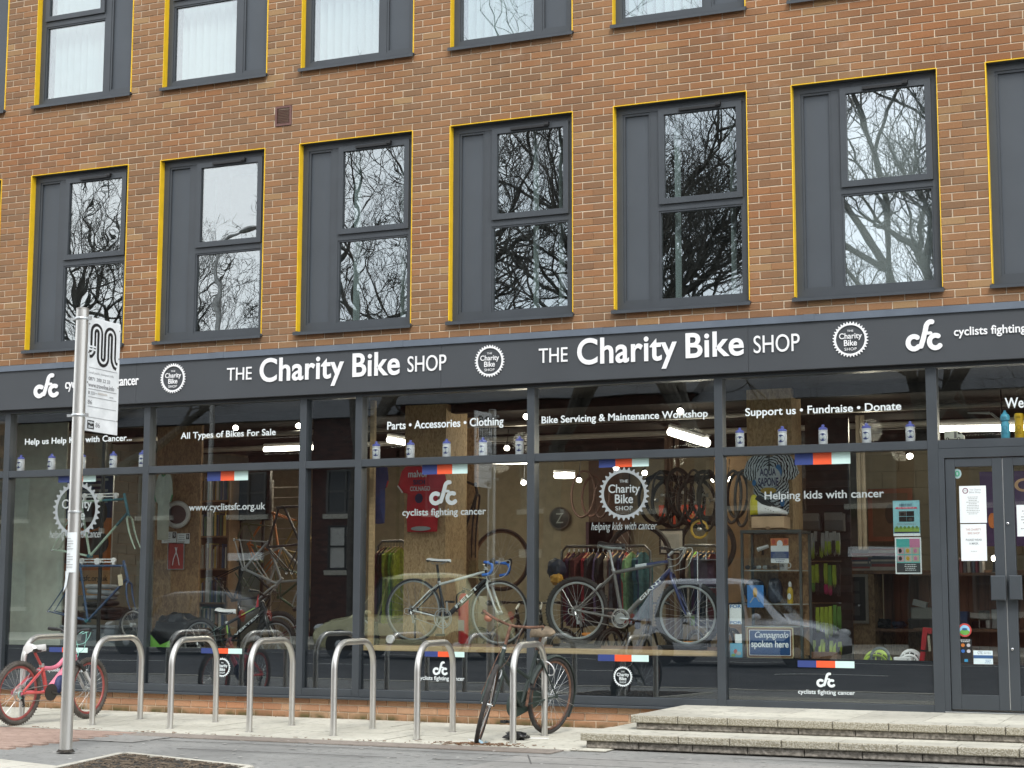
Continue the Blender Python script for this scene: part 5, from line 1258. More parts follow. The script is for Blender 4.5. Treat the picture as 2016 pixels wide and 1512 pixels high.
# road bike with blue bar tape
a = math.atan2(-.02, 1.0); Mr = Matrix.Translation((4.722, .60, .765)) @ Matrix.Rotation(math.radians(1.2), 4, 'Y') @ Matrix.Rotation(R(-2), 4, 'Z')
wp = C('road_white', (.62, .66, .64), .25, coat=.5); bp_ = C('road_black', (.015, .016, .018), .25, coat=.5)
rb_, _ = bike('road_bike', 'black and white racing bike with bright blue bar tape and white saddle', Mr, .334, 1.005, (.378, .262), (.296, .63), (.836, .775), (.866, .655), (.268, .86), (.905, .845),
    dict(frame=bp_, fork=wp, tube=.0145, dtw=1.75, tyre=C('tyre_slick', (.02, .02, .02), .6), rim=C('rim_silver', (.50, .54, .54), .3, metal=.7), rimw=.010, spk=M['steel_dull'], ns=20, tw=.023, saddle=(M['white'], M['black']), post=M['black'], bars='drop', bw=.2, tape=C('tape_blue', (.03, .17, .62), .5), stem=M['black'], crank=M['alloy'], ring=.100, rth=.007, tri=True, cl=.17, cable=C('cable_white', (.62, .64, .62)), ncab=3, loop=.13, chain=M['alloy'], sl=.27, sw=.14, sh=.035, ca=1.45))
rhb = Vector((.866, 0, .655)); rht = Vector((.836, 0, .775)); rbb = Vector((.378, 0, .262)); rdj = rhb+(rht-rhb)*.25
MB().tube([rdj.lerp(rbb, .08), rdj.lerp(rbb, .80)], .0258, 14).build('down_tube_paint', bp_, rb_, True, True); MB().tube([rbb.lerp(Vector((.296, 0, .63)), .1), rbb.lerp(Vector((.296, 0, .63)), .75)], .0152, 12).build('seat_tube_paint', bp_, rb_, True, True)
rtj = rht-(rht-rhb)*.18; rst = Vector((.296, 0, .63)); MB().tube([rtj, rst-(rst-rbb)*.06], .0152, 12).build('top_tube_paint', wp, rb_, True, True)
for s in (-1, 1): MB().tube([rst+Vector((0, s*.014, -.03)), rst.lerp(Vector((0, 0, .334)), .3)+Vector((0, s*.042, 0)), Vector((.02, s*.062, .36))], .0078, 8).build('seatstay_paint', wp, rb_, True, True)
MB().tube([rbb+Vector((-.03, -.028, 0)), rbb.lerp(Vector((0, 0, .334)), .4)+Vector((0, -.046, 0)), Vector((.03, -.064, .33))], .0092, 8).build('chainstay_paint', wp, rb_, True, True)
tx = text('FELT', (0, -.018, .34, .018), 0, M['vinyl'], None, 'tmp', bold=.012, th=.001); L0 = tx.location.copy(); A_ = rdj.lerp(rbb, .72); e_ = (rdj-rbb).normalized(); n_ = Vector((-e_.z, 0, e_.x)); me_ = tx.data
for v in me_.vertices: q = v.co+L0; v.co = A_ + e_*q.x + n_*q.z + Vector((0, q.y-.030, 0))
D.objects.remove(tx); link('lettering', me_, rb_)
t = thing('display_stand_low', 'low black bicycle stand under the racing bike rear wheel', 'bicycle stand', (4.75, .6, .745)); MB().chamfer((4.45, .5, .745), (5.05, .7, .79), .01).build('base', M['black'], t)
MB().lathe([(.045, 0), (.045, .03)], (4.52, .5, .80), (0, -1, 0), 20).build('wheel_stop', M['white'], t, True); MB().tube([(4.72, .66, .79), (4.72, .66, 1.05)], .012, 8).build('upright', M['black'], t, True)

# ---------------- bay four
p = Vector((3.848,6.9,2.345)); t = thing('wall_clock', 'round black wall clock with pale numerals on the beige wall', 'clock', (p.x, 6.95, p.z-.15))
MB().lathe([(.155, 0), (.155, .03), (.14, .035)], (p.x, 6.96, p.z), (0, -1, 0), 36).build('clock_face', M['black'], t, True); MB().torus((p.x, 6.93, p.z), (0, 1, 0), .15, .012, 36, 8).build('bezel', C('bezel', (.12, .10, .09)), t, True); text('Z', (p.x-.05, p.z-.07, p.x+.06, p.z+.07), 6.918, M['silver_vinyl'], t, 'print_lettering')
def etorus(mb, p, rx, rz, r_, dy=0):
    # a slack, slightly squashed tyre hanging in a near-vertical plane
    p = Vector(p); mb.tube([(p.x+rx*math.cos(a), p.y+dy*math.sin(a)+.02*math.sin(2*a), p.z+rz*math.sin(a)*(1+.08*math.sin(a))) for a in [6.28318*k/40 for k in range(40)]], r_, 7, closed=True)
    return mb
hr = [(((4.95,5,2.536)), .30, .16, (.10, .055, .04), 'brown tyre hanging leftmost on the beige wall'), (((5.038,5.1,2.514)), .26, .14, (.12, .06, .045), 'brown tyre overlapping the leftmost one'), (((5.209,5,2.472)), .24, .10, (.09, .05, .04), 'third brown tyre, next to the grey gear logo')]
for p, rz, rx, c, lab in hr:
    etorus(MB(), p, rx, rz, .016, .05).build('tyre', C('tb%s' % str(c), c, .7), None, True, label=lab, cat='tyre', group='brown tyres hung on the wall')
wl_ = [(1290, 'first'), (1306, 'second'), (1322, 'third'), (1340, 'fourth'), (1356, 'fifth'), (1372, 'sixth'), (1388, 'seventh'), (1402, 'eighth')]
hp = [(6.199,4.2,2.411), (6.238,4.4,2.483), (6.406,4.2,2.376), (6.587,4,2.484), (6.594,4.3,2.408), (6.758,4.1,2.364), (6.8,4.3,2.466), (6.919,4.2,2.397)]
rg = random.Random(9)
for (u, nm_), p in zip(wl_, hp):
    t = thing('hanging_wheel', '%s bicycle wheel from the left in the row hung behind the last-but-one bay' % nm_, 'wheel', group='wheels hung in a row from the ceiling rail', M=Matrix.Translation(p) @ Matrix.Rotation(rg.uniform(.95, 1.35), 4, 'Z') @ Matrix.Rotation(rg.uniform(-.12, .12), 4, 'X'))
    wheel(t, (0, 0, 0), .31, .03, M['rubber'], M['black'], M['steel_dull'], ns=20)
for (p, rx, rz, lab) in (((6.351,3.9,2.423), .09, .30, 'thin black inner tube hanging first from the left among the wheels'), ((6.561,3.9,2.388), .12, .34, 'thin black inner tube hanging second from the left among the wheels'), ((6.771,3.9,2.426), .10, .30, 'thin black inner tube hanging third from the left among the wheels'), ((6.958,3.9,2.35), .11, .36, 'thin black inner tube hanging nearest the fourth bay post')):
    etorus(MB(), p, rx, rz, .014, .05).build('inner_tube', M['rubber'], None, True, label=lab, cat='inner tube', group='inner tubes among the hanging wheels')
for u_ in (6.216, 6.269, 6.355): MB().tube([(u_, 4.6, .26), (u_, 4.6, 3.35)], .028, 8).build('service_pipe', C('pipe_brown', (.13, .075, .045), .6), B, True)
MB().tube([(6.136,4.2,2.692), (6.986,4.2,2.683)], .018, 8).build('wheel_rail', M['black'], None, True, label='black ceiling rail the row of wheels hangs from', cat='rail')
bx = (5.811,2.174,6.439,2.42); t = board('red_banner', 'wide red banner with orange bicycle print behind the hanging wheels', 'banner', bx, 5.5, C('banner_red', (.60, .07, .03), .7)); text('BIKES', sub(bx, .35, .3, .75, .75), 5.497, C('gold', (.55, .35, .08)), t, 'print_lettering')
bx = (6.533,1.752,6.796,2.008); t = board('framed_picture', 'blank grey picture in a thin black frame above the clothes rails', 'picture', bx, 3.4, C('pic_grey', (.38, .36, .32), .6), .01, frame=M['black'], fw=.02); patch(t, sub(bx, .15, .18, .85, .85), 3.398, C('pic_grey2', (.30, .30, .28)))
p = (6.848,3.9,2.039); t = thing('yellow_wheel', 'small yellow rimmed wheel in front of the hanging row', 'wheel', p); wheel(t, (0, 0, 0), .115, .012, C('yel_tyre', (.50, .34, .05)), C('yel_rim', (.55, .38, .06)), M['steel_dull'], ns=12)
for (p, r_, lab, nm_) in (((6.435,2.9,1.685), .40, 'large dark penny-farthing style wheel behind the left clothes rail', 'big_wheel'), ((6.909,4,1.844), .36, 'large thin dark wheel arching over the right clothes rail', 'big_wheel')):
    t = thing(nm_, lab, 'wheel', p, group='large wheels standing in the shop'); wheel(t, (0, 0, 0), r_, .045, M['rubber'], M['black'], M['steel_dull'])
bx = (4.259,1.711,4.671,2.284); board('purple_board', 'dull purple notice board on the beige back wall', 'board', bx, 6.9, C('purple_dull', (.09, .05, .07), .8), .02)
bx = (4.005,1.942,4.705,2.956); MB().box((bx[0]+.3, 6.90, 1.0), (bx[2]+.2, 6.96, 3.3)).build('dark_door', C('door_brown', (.10, .06, .045), .7), label='dark brown door in the beige back wall', cat='door')
names = ['burgundy', 'black', 'navy', 'dark grey', 'scarlet', 'maroon', 'slate', 'plum', 'beige', 'teal', 'lilac', 'pale green', 'crimson', 'ink blue', 'brown', 'rose']
gcs = [(.12, .02, .03), (.014, .014, .016), (.02, .03, .08), (.05, .05, .055), (.40, .03, .025), (.09, .02, .02), (.07, .085, .10), (.08, .03, .07), (.36, .30, .22), (.03, .10, .11), (.16, .12, .22), (.20, .36, .16), (.30, .02, .03), (.03, .04, .10), (.10, .06, .04), (.30, .12, .14)]
ga = [(gcs[(i*7) % 16], '%s top hanging %s on the left rail behind the mountain bike' % (names[(i*7) % 16], ['at the left end', 'second from the left end', 'third along', 'fourth along', 'fifth along', 'sixth along', 'seventh along', 'just left of the middle', 'in the middle', 'just right of the middle', 'eleventh along', 'twelfth along', 'thirteenth along', 'fourteenth along', 'second from the right end', 'at the right end'][i])) for i in range(16)]
rail('long chrome clothes rail of dark tops behind the mountain bike saddle', (5.689,2.4,1.805), (6.74,2.4,1.813), ga, .95, 'tops on the left clothes rail', .42)
gb = [((.014, .014, .016), 'black vest next to the framed picture on the right rail'), ((.36, .30, .22), 'beige shirt near the left of the right rail'), ((.22, .48, .07), 'bright green bib hanging on the right rail'), ((.06, .02, .06), 'purple shirt right of the green bib'), ((.02, .03, .08), 'navy shirt on the right rail'), ((.07, .085, .10), 'slate shirt by the last post of the fourth bay'), ((.12, .02, .03), 'burgundy shirt at the far end of the right rail')]
rail('shorter clothes rail with a green bib right of the framed picture', (7.028,2.6,1.81), (7.483,2.6,1.811), gb, 1.0, 'tops on the right clothes rail')
t = thing('wire_shelf', 'narrow chrome wire shelf unit at the right of the fourth bay', 'shelf unit', (7.719,1.3,0.761))
xa, xb = 7.627, 7.832
for x in (xa, xb): MB().tube([(x, 1.3, .745), (x, 1.3, 1.706)], .010, 8).build('upright', M['chrome'], t, True); MB().tube([(x, 1.6, .745), (x, 1.6, 1.706)], .010, 8).build('upright', M['chrome'], t, True)
for z in (1.685, 1.618, 1.335, 1.001, 0.935): MB().box((xa, 1.295, z), (xb, 1.61, z+.012)).build('shelf', M['chrome'], t)
bx = (7.607,1.346,7.793,1.615); MB().chamfer((bx[0], 1.35, bx[1]), (bx[2], 1.55, bx[3]), .02).build('folded_clothes', C('folded_plum', (.06, .035, .06), .9, var=.4), label='folded plum jersey bundle on the chrome shelf unit', cat='clothes')
# mountain bike, grey fading to blue
Mm = Matrix.Translation((6.656, .36, .775)) @ Matrix.Rotation(R(1.7), 4, 'Y')
grey_p = C('mtb_grey', (.13, .13, .125), .35, coat=.4); blue_p = C('mtb_blue', (.022, .032, .11), .35, coat=.4)
mtb, _ = bike('mountain_bike', 'large grey and navy mountain bike with silver rims in the fourth bay', Mm, .335, 1.145, (.475, .275), (.372, .745), (.945, .865), (.972, .735), (.325, .985), (1.0, .955),
    dict(frame=grey_p, fork=blue_p, tube=.0185, dtw=1.25, tyre=M['rubber'], rim=C('rim_silver', (0, 0, 0)), rimw=.0135, spk=M['alloy'], tw=.052, knob=True, saddle=(M['black'], C('saddle_grey', (.40, .46, .46))), post=M['alloy'], stem=M['alloy'], bars='flat', bw=.30, crank=M['alloy'], tri=True, guard=True, gr=.62, rth=.009, ring=.088, cable=C('cable_grey', (.52, .55, .54)), cabr=.0032, loop=.12, decal=('GIANT', M['vinyl'], (.18, .62), .034), ca=.03, sl=.28, sw=.16, sh=.06, ncab=4, fw=.9))
H_ = Vector((.945, 0, .865)); Hb_ = Vector((.972, 0, .735)); S_ = Vector((.372, 0, .745)); B_ = Vector((.475, 0, .275)); tj_ = H_-(H_-Hb_)*.18; dj_ = Hb_+(H_-Hb_)*.25
MB().tube([tj_, tj_.lerp(S_, .42)], .0192, 12).build('top_tube_paint', blue_p, mtb, True, True); MB().tube([dj_, dj_.lerp(B_, .42)], .0238, 12).build('down_tube_paint', blue_p, mtb, True, True)
MB().tube([tj_.lerp(S_, .40), tj_.lerp(S_, .60)], .0198, 12).build('name_sticker', C('sticker_pale', (.50, .55, .58)), mtb, True, True)
for (x, lab) in ((6.66, 'low black stand under the rear wheel of the mountain bike'), (7.75, 'low black stand under the front wheel of the mountain bike')):
    t = thing('display_stand_low', lab, 'bicycle stand', (x, .36, .745), group='low stands under the mountain bike'); MB().chamfer((x-.22, .26, .745), (x+.22, .30, .785), .008).build('side_bar', M['black'], t); MB().chamfer((x-.22, .42, .745), (x+.22, .46, .785), .008).build('side_bar', M['black'], t); MB().box((x-.22, .30, .745), (x-.18, .42, .775)).build('cross_bar', M['black'], t); MB().box((x+.18, .30, .745), (x+.22, .42, .775)).build('cross_bar', M['black'], t)
for i, (p, lab) in enumerate((((6.576,0.9,0.863), 'round orange reflector disc left of the mountain bike crank'), ((7.656,0.9,0.791), 'round orange reflector disc under the front wheel'))):
    MB().lathe([(.005, -.006), (.07, -.004), (.07, .006), (.005, .008)], p, (.1, -.15, 1), 20).build('orange_disc', C('disc_orange', (.60, .22, .03), .5), None, True, label=lab, cat='reflector', group='orange discs under the mountain bike')
# more bikes stored deeper in the shop
back = bike('stored_bicycle', 'dark bicycle stored behind the mountain bike, mostly hidden', Matrix.Translation((5.9, 1.9, .25)) @ Matrix.Rotation(R(75), 4, 'Z'), .33, 1.02, (.42, .28), (.34, .68), (.80, .80), (.84, .68), (.31, .92), (.86, .92),
    dict(frame=C('stored_a', (.02, .02, .022), .4), tube=.016, tyre=M['rubber'], rim=M['alloy'], spk=M['steel_dull'], tw=.04, saddle=M['black'], bars='flat', ncab=2))[0]
for i, (x, y, a, lab) in enumerate(((6.35, 2.2, 80, 'second dark stored bicycle, left of the clothes rail'), (4.9, 1.9, 82, 'dark stored bicycle behind the racing bike crank'), (5.4, 1.95, 98, 'dark stored bicycle behind the fire extinguisher'), (7.45, 1.75, 84, 'dark stored bicycle behind the mountain bike front wheel'))):
    dup(back, Matrix.Translation((x, y, .25)) @ Matrix.Rotation(R(a), 4, 'Z'), lab)
bx = (5.848,1.367,5.978,1.487); blob('yellow_bag', 'rounded yellow helmet bag left of the mountain bike rear wheel', 'bag', bx, 1.6, .1, C('bag_yel', (.50, .26, .02), .6), 8)
bx = (5.683,1.446,5.875,1.658); blob('dark_panniers', 'bundle of dark blue panniers above the yellow bag', 'bag', bx, 1.9, .12, C('bag_navy', (.012, .02, .05), .6), 9)

# ---------------- bay five
bx = (8.164,2.065,8.74,2.683); t = jersey('zebra_jersey', 'white jersey with black zebra stripes hanging above the shoe box', bx, 1.12, None, thick=.05)
zj = D.materials.new('zebra_cloth'); zj.use_nodes = True; n, l = nt(zj); b = n['Principled BSDF']; b.inputs['Roughness'].default_value = .8
g = n.new('ShaderNodeTexCoord'); mpn = n.new('ShaderNodeMapping'); cxz = Vector(((bx[0]+bx[2])/2, 0, bx[1]+(bx[3]-bx[1])*.62))
wv = n.new('ShaderNodeTexWave'); wv.wave_type = 'RINGS'; wv.rings_direction = 'Y'; wv.inputs['Scale'].default_value = 12.5; wv.inputs['Distortion'].default_value = 6; wv.inputs['Detail'].default_value = 2; wv.inputs['Detail Scale'].default_value = 1.6
mpn.inputs['Location'].default_value = (0, 0, -(bx[3]-bx[1])*.55); mpn.inputs['Scale'].default_value = (1, 1, .8); l.new(g.outputs['Object'], mpn.inputs[0]); l.new(mpn.outputs[0], wv.inputs['Vector'])
r = n.new('ShaderNodeValToRGB'); r.color_ramp.interpolation = 'CONSTANT'; r.color_ramp.elements[0].color = (.015, .016, .02, 1); r.color_ramp.elements[1].position = .40; r.color_ramp.elements[1].color = (.50, .56, .57, 1); l.new(wv.outputs[0], r.inputs[0]); l.new(r.outputs[0], b.inputs['Base Color'])
t.children[0].data.materials.append(zj)
ty = 1.12-.066
disc(t, sub(bx, .26, .42, .70, .78), ty+.0015, C('jersey_pale', (.42, .47, .48)), 'print')
text('AQUA', sub(bx, .33, .60, .62, .74), ty, C('ink_navy', (.02, .02, .08)), t, 'print_lettering', bold=.03); text('SAPONE', sub(bx, .30, .45, .66, .59), ty, C('ink_navy', (.02, .02, .08)), t, 'print_lettering', bold=.03)
disc(t, sub(bx, .34, .33, .62, .43), ty, C('gold2', (.42, .28, .02)), 'print'); disc(t, sub(bx, .60, .56, .72, .80), ty+.004, C('blot_blue', (.03, .16, .36)), 'print'); disc(t, sub(bx, .19, .46, .26, .56), ty+.006, C('blot_blue', (.03, .16, .36)), 'print'); disc(t, sub(bx, .68, .12, .76, .24), ty+.006, C('blot_blue', (.03, .16, .36)), 'print')
MB().tube([(bx[0]+(bx[2]-bx[0])*.5, ty, bx[1]+(bx[3]-bx[1])*.95), (bx[0]+(bx[2]-bx[0])*.5, ty-.002, bx[1]+(bx[3]-bx[1])*.70)], .007, 6).build('zip', M['black'], t)
bx = (8.316,1.919,8.647,2.034); sb = bx; t = thing('shoe_box', 'plain brown cardboard shoe box on top of the glass display case', 'box', ((bx[0]+bx[2])/2, .95, bx[1]))
MB().chamfer((bx[0], .85, bx[1]), (bx[2], 1.09, bx[3]), .004).build('carton', C('card', (.52, .36, .22), .8), t); disc(t, sub(bx, .42, -.12, .58, .16), .848, C('card_dark', (.28, .18, .10)), 'thumb_hole')
def shoe(lab, x, y, z, L, heel, a):
    t = thing('cycling_shoe', lab, 'shoe', M=Matrix.Translation((x, y, z)) @ Matrix.Rotation(a, 4, 'Z'), group='pair of cycling shoes'); 
    sec = [(-.5, .05, .10, .9), (-.46, .11, .22, 1.30), (-.36, .13, .30, 1.40), (-.26, .13, .31, 1.18), (-.14, .12, .27, .95), (.02, .14, .22, .72), (.18, .165, .17, .54), (.32, .16, .135, .48), (.43, .12, .11, .38), (.5, .05, .07, .25)]
    vs = []; fs = []; n = 12
    for (u, w, h0, h) in sec:
        for k in range(n):
            a_ = 2*math.pi*k/n; zz = math.sin(a_); vs.append((u*L, math.cos(a_)*w*L*.62, L*(.055+(h*.44*(zz*.5+.5)))))
    m_ = len(sec)
    for i in range(m_-1):
        for k in range(n): fs.append((i*n+k, (i+1)*n+k, (i+1)*n+(k+1) % n, i*n+(k+1) % n))
    fs += [tuple(range(n)), tuple((m_-1)*n+k for k in range(n-1, -1, -1))]
    o = MB().add(vs, fs).build('upper', M['white'], t, True, True); o.data.materials.append(heel)
    for p in o.data.polygons:
        if sum(o.data.vertices[q].co.x for q in p.vertices)/len(p.vertices) < -L*.30: p.material_index = 1
    MB().box((-L*.47, -L*.075, 0), (L*.45, L*.075, L*.05)).build('sole', M['black'], t, False, True)
    MB().cbox((-L*.09, 0, L*.43), (L*.52, L*.13, L*.16), Matrix.Rotation(.62, 3, 'Y')).build('tongue', M['black'], t, False, True)
    for k in range(4): MB().lathe([(.004, 0), (.004, .006)], (-L*.02+k*L*.08, -L*.085, L*(.23-k*.03)), (0, -1, 0), 8).build('eyelet', M['black'], t, False, True)
ye = C('shoe_yellow', (.62, .55, .03), .4)
shoe('white cycling shoe with a yellow heel standing on the brown shoe box', (sb[0]+sb[2])/2-.02, .90, sb[3]+.001, .33, ye, .08); shoe('second white cycling shoe, its yellow heel behind the first', (sb[0]+sb[2])/2+.01, 1.02, sb[3]+.001, .29, ye, .02)
# glass display case
bx = (8.217,0.644,8.824,1.901); x0, x1, zt = bx[0], bx[2], bx[3]; dk = C('case_frame', (.10, .12, .115), .35, metal=.5)
t = thing('display_case', 'tall glass display case with grey metal edges below the shoe box', 'display case', ((x0+x1)/2, 1.0, .66))
for x in (x0, x1-.025):
    for y in (.80, 1.18): MB().box((x, y, .661), (x+.025, y+.025, zt-.03)).build('corner_post', dk, t)
MB().box((x0, .80, zt-.03), (x1, .825, zt)).build('top_rail', dk, t); MB().box((x0, 1.18, zt-.03), (x1, 1.205, zt)).build('top_rail', dk, t); MB().box((x0, .826, zt-.012), (x1, 1.179, zt-.004)).build('top_glass', M['glass_clear'], t)
for x in (x0, x1-.025): MB().box((x, .826, zt-.03), (x+.025, 1.179, zt-.013)).build('side_rail', dk, t)
for v_, in ((1.502,), (1.175,), (0.958,)): MB().box((x0+.026, .83, v_), (x1-.026, 1.17, v_+.008)).build('shelf', C('case_shelf', (.42, .45, .43), .3), t)
MB().box((x0+.026, 1.19, .68), (x1-.026, 1.195, zt-.031)).build('back_panel', M['osb_dark'], t); MB().box((x0+.026, .806, .68), (x1-.026, .81, zt-.031)).build('door_glass', M['glass_clear'], t)
zs = 1.502+.009; zs2 = 1.175+.009
xm = 8.608; t = thing('mug', 'white charity mug on the top shelf of the display case', 'mug', (xm, .95, zs)); MB().lathe([(.04, 0), (.042, .09), (.037, .09), (.035, .01)], (xm, .95, zs), (0, 0, 1), 20).build('cup', M['white'], t, True); MB().torus((xm+.048, .95, zs+.045), (0, 1, 0), .025, .005, 18, 6).build('handle', M['white'], t, True); text('cfc', (xm-.022, zs+.03, xm+.018, zs+.06), .905, M['black'], t, 'print_lettering')
xm = 8.673; t = thing('spray_bottle', 'yellow drinks bottle on the second shelf of the display case', 'bottle', (xm, .93, zs2)); MB().lathe([(.028, 0), (.030, .01), (.030, .13), (.016, .155), (.012, .17)], (xm, .93, zs2), (0, 0, 1), 18).build('body', C('bottle_yel', (.55, .38, .03), .4), t, True); MB().lathe([(.016, 0), (.016, .03), (.009, .05)], (xm, .93, zs2+.165), (0, 0, 1), 14).build('cap', M['white'], t, True); disc(t, (xm-.018, zs2+.04, xm+.018, zs2+.10), .897, M['vinyl'], 'label')
for q, (u, lab) in enumerate(((1478, 'left pair of dark sunglasses on the upper case shelf'), (1500, 'middle pair of pale lensed sunglasses on the upper case shelf'), (1520, 'right pair of sunglasses next to the white mug'))):
    xm = [8.286, 8.399, 8.501][q]; t = thing('sunglasses', lab, 'sunglasses', (xm, .92, zs), group='sunglasses in the display case')
    for s in (-1, 1): MB().ell((xm+s*.032, .92, zs+.028), (.028, .006, .021), 12, 6).build('lens', (M['black'], C('lens_pale', (.35, .37, .36), .2), C('lens_brown', (.14, .09, .06), .2))[q], t, True); MB().tube([(xm+s*.06, .92, zs+.035), (xm+s*.062, 1.03, zs+.025)], .003, 5).build('arm', M['black'], t)
    MB().tube([(xm-.008, .92, zs+.032), (xm+.008, .92, zs+.032)], .003, 5).build('bridge', M['black'], t)
xm = 8.393; t = thing('bike_torch', 'white bicycle torch on a bracket high in the display case', 'bicycle light', (xm, .98, 1.662)); MB().tube([(xm-.05, .97, 1.712), (xm+.06, .97, 1.747)], [.022, .017], 12).build('barrel', M['white'], t, True); MB().cbox((xm, .98, 1.682), (.02, .02, .05)).build('bracket', M['black'], t)
for q, (bb_, col, lab) in enumerate((((8.182,1.185,8.396,1.425), (.02, .025, .05), 'dark blue folded cloth in the middle of the display case'), ((8.421,1.185,8.57,1.435), (.05, .06, .09), 'slate saddle bag beside the yellow drinks bottle'))): blob('folded_cloth', lab, 'cloth', bb_, .98, .07, C('fc%d' % q, col, .9), 12+q, .15)
# posters on and behind the glass
def poster(nm, label, bx, y, m=None, cat='poster', **k): return board(nm, label, cat, bx, y, m or M['paper'], .0015, **k)
bx = (8.527,1.578,8.704,1.816); t = poster('flyer', 'small orange, white and blue flyer taped to the display case', bx, .78); patch(t, sub(bx, 0, .70, 1, 1), .778, C('flyer_orange', (.55, .18, .07))); patch(t, sub(bx, 0, .18, 1, .46), .778, C('flyer_navy', (.05, .09, .22))); disc(t, sub(bx, .35, .62, .68, .92), .776, M['paper']); disc(t, sub(bx, .06, .76, .28, .96), .776, C('flyer_red', (.42, .08, .05))); disc(t, sub(bx, .74, .76, .95, .96), .776, C('flyer_red', (0, 0, 0))); lines(t, sub(bx, .1, .2, .9, .44), .776, M['silver_vinyl'], 3, 1); lines(t, sub(bx, .2, .02, .8, .16), .778, C('flyer_navy', (0, 0, 0)), 2, 2)
GI = .075
bx = (9.852,1.8,10.091,2.12); t = poster('event_poster', 'pale blue fundraising poster, upper of the two by the door', bx, GI, C('post_blue', (.24, .50, .56)))
text('RIDE IT OUT', sub(bx, .25, .84, .72, .91), GI-.002, C('ink_navy', (0, 0, 0)), t, 'print_lettering', bold=.01); patch(t, sub(bx, .10, .765, .90, .815), GI-.002, C('ribbon_pink', (.55, .06, .12))); text('COTTON MILLS', sub(bx, .2, .775, .8, .805), GI-.003, M['paper'], t, 'print_lettering')
pcols = [(.05, .045, .04), (.32, .24, .17), (.05, .12, .05), (.24, .07, .07)]
for q in range(4): patch(t, sub(bx, .22+.29*(q % 2), .56-.155*(q//2), .50+.29*(q % 2), .70-.155*(q//2)), GI-.002, C('ph%d' % q, pcols[q])); disc(t, sub(bx, .28+.29*(q % 2), .58-.155*(q//2), .42+.29*(q % 2), .66-.155*(q//2)), GI-.003, C('ph%d' % ((q+1) % 4), (0, 0, 0)))
patch(t, sub(bx, .03, .12, .97, .24), GI-.002, C('field_green', (.22, .36, .06))); patch(t, sub(bx, .03, .085, .97, .12), GI-.002, C('ink_navy', (0, 0, 0))); patch(t, sub(bx, 0, 0, 1, .07), GI-.002, M['paper']); lines(t, sub(bx, .1, .30, .9, .38), GI-.002, C('ink_grey', (0, 0, 0)), 2, 6)
for q in range(6): disc(t, sub(bx, .08+.15*q, .20, .18+.15*q, .28), GI-.0025, C('tree_green', (.10, .20, .04)))
bx = (9.862,1.459,10.096,1.788); t = poster('photo_poster', 'white edged teal poster of six photos, lower of the two by the door', bx, GI, M['paper'])
patch(t, sub(bx, .05, .74, .95, .96), GI-.002, C('post_teal', (.06, .36, .34))); patch(t, sub(bx, .56, .72, .95, .96), GI-.003, C('post_pink', (.45, .16, .28))); patch(t, sub(bx, .05, .30, .95, .735), GI-.002, C('post_teal2', (.12, .42, .40))); patch(t, sub(bx, .05, .04, .95, .30), GI-.002, C('post_dark', (.03, .04, .045)))
for q in range(6): patch(t, sub(bx, .08+.29*(q % 3), .545-.21*(q//3), .34+.29*(q % 3), .72-.21*(q//3)), GI-.003, C('php%d' % (q % 3), [(.42, .30, .33), (.45, .40, .36), (.38, .36, .28)][q % 3])); disc(t, sub(bx, .13+.29*(q % 3), .575-.21*(q//3), .26+.29*(q % 3), .69-.21*(q//3)), GI-.004, (M['black'], C('post_pink', (0, 0, 0)), C('gold2', (0, 0, 0)))[(q*2) % 3])
lines(t, sub(bx, .3, .08, .85, .28), GI-.003, M['paper'], 4, 9)
bx = (8.3,0.995,8.415,1.178); t = poster('for_sign', 'narrow white strip reading FOR in blue at the left edge of the fifth bay', bx, .10)
for z0_, z1_ in ((.80, 1.0), (0.0, .17)): text('FOR', sub(bx, .05, z0_+.02, 1.0, z1_-.01), .098, C('ink_blue', (.03, .16, .40)), t, 'print_lettering', bold=.02)
bx = (8.35,0.821,8.415,0.905); poster('blank_note', 'tiny blank white note under the FOR strip', bx, .10, cat='note')
bx = (8.3,0.681,8.418,0.82); t = poster('cartoon_card', 'small sky blue picture card below the blank note', bx, .10, C('card_sky', (.10, .36, .52)), cat='card'); disc(t, sub(bx, .3, .3, .6, .6), .098, C('flyer_red', (0, 0, 0))); disc(t, sub(bx, .5, .2, .9, .45), .0975, M['silver_vinyl']); disc(t, sub(bx, .1, .1, .45, .3), .097, C('field_green', (0, 0, 0)))
bx = (8.287,1.147,8.451,1.362); t = poster('cyclist_poster', 'blue poster of a golden racing cyclist inside the display case', bx, .77, C('post_azure', (.05, .20, .50))); disc(t, sub(bx, .36, .45, .62, .9), .768, C('gold', (0, 0, 0))); MB().ribbon([(bx[0]+.03, bx[1]+.05), (bx[0]+.08, bx[1]+.12), (bx[0]+.12, bx[1]+.06)], .012, .768, .001).build('print', M['silver_vinyl'], t)
# tin sign
bx = (8.458,0.686,8.899,0.969); x0, z0, x1, z1 = bx
t = thing('tin_sign', 'navy framed tin sign with white script, leaning at the bottom of the fifth bay', 'sign', ((x0+x1)/2, .12, z0))
def rrect(bx, r_, y, th, m, nm, par):
    x0, z0, x1, z1 = bx; pts = []
    for (cx, cz, a0) in ((x1-r_, z1-r_, 0), (x0+r_, z1-r_, 90), (x0+r_, z0+r_, 180), (x1-r_, z0+r_, 270)): pts += [(cx+r_*math.cos(R(a0+15*k)), y, cz+r_*math.sin(R(a0+15*k))) for k in range(7)]
    return MB().prism(pts, (0, th, 0)).build(nm, m, par)
rrect(bx, .022, .12, .012, C('sign_cream', (.50, .46, .26), .4), 'edge', t); rrect((x0+.007, z0+.007, x1-.007, z1-.007), .018, .118, .002, C('sign_brown', (.16, .08, .035), .4), 'border', t)
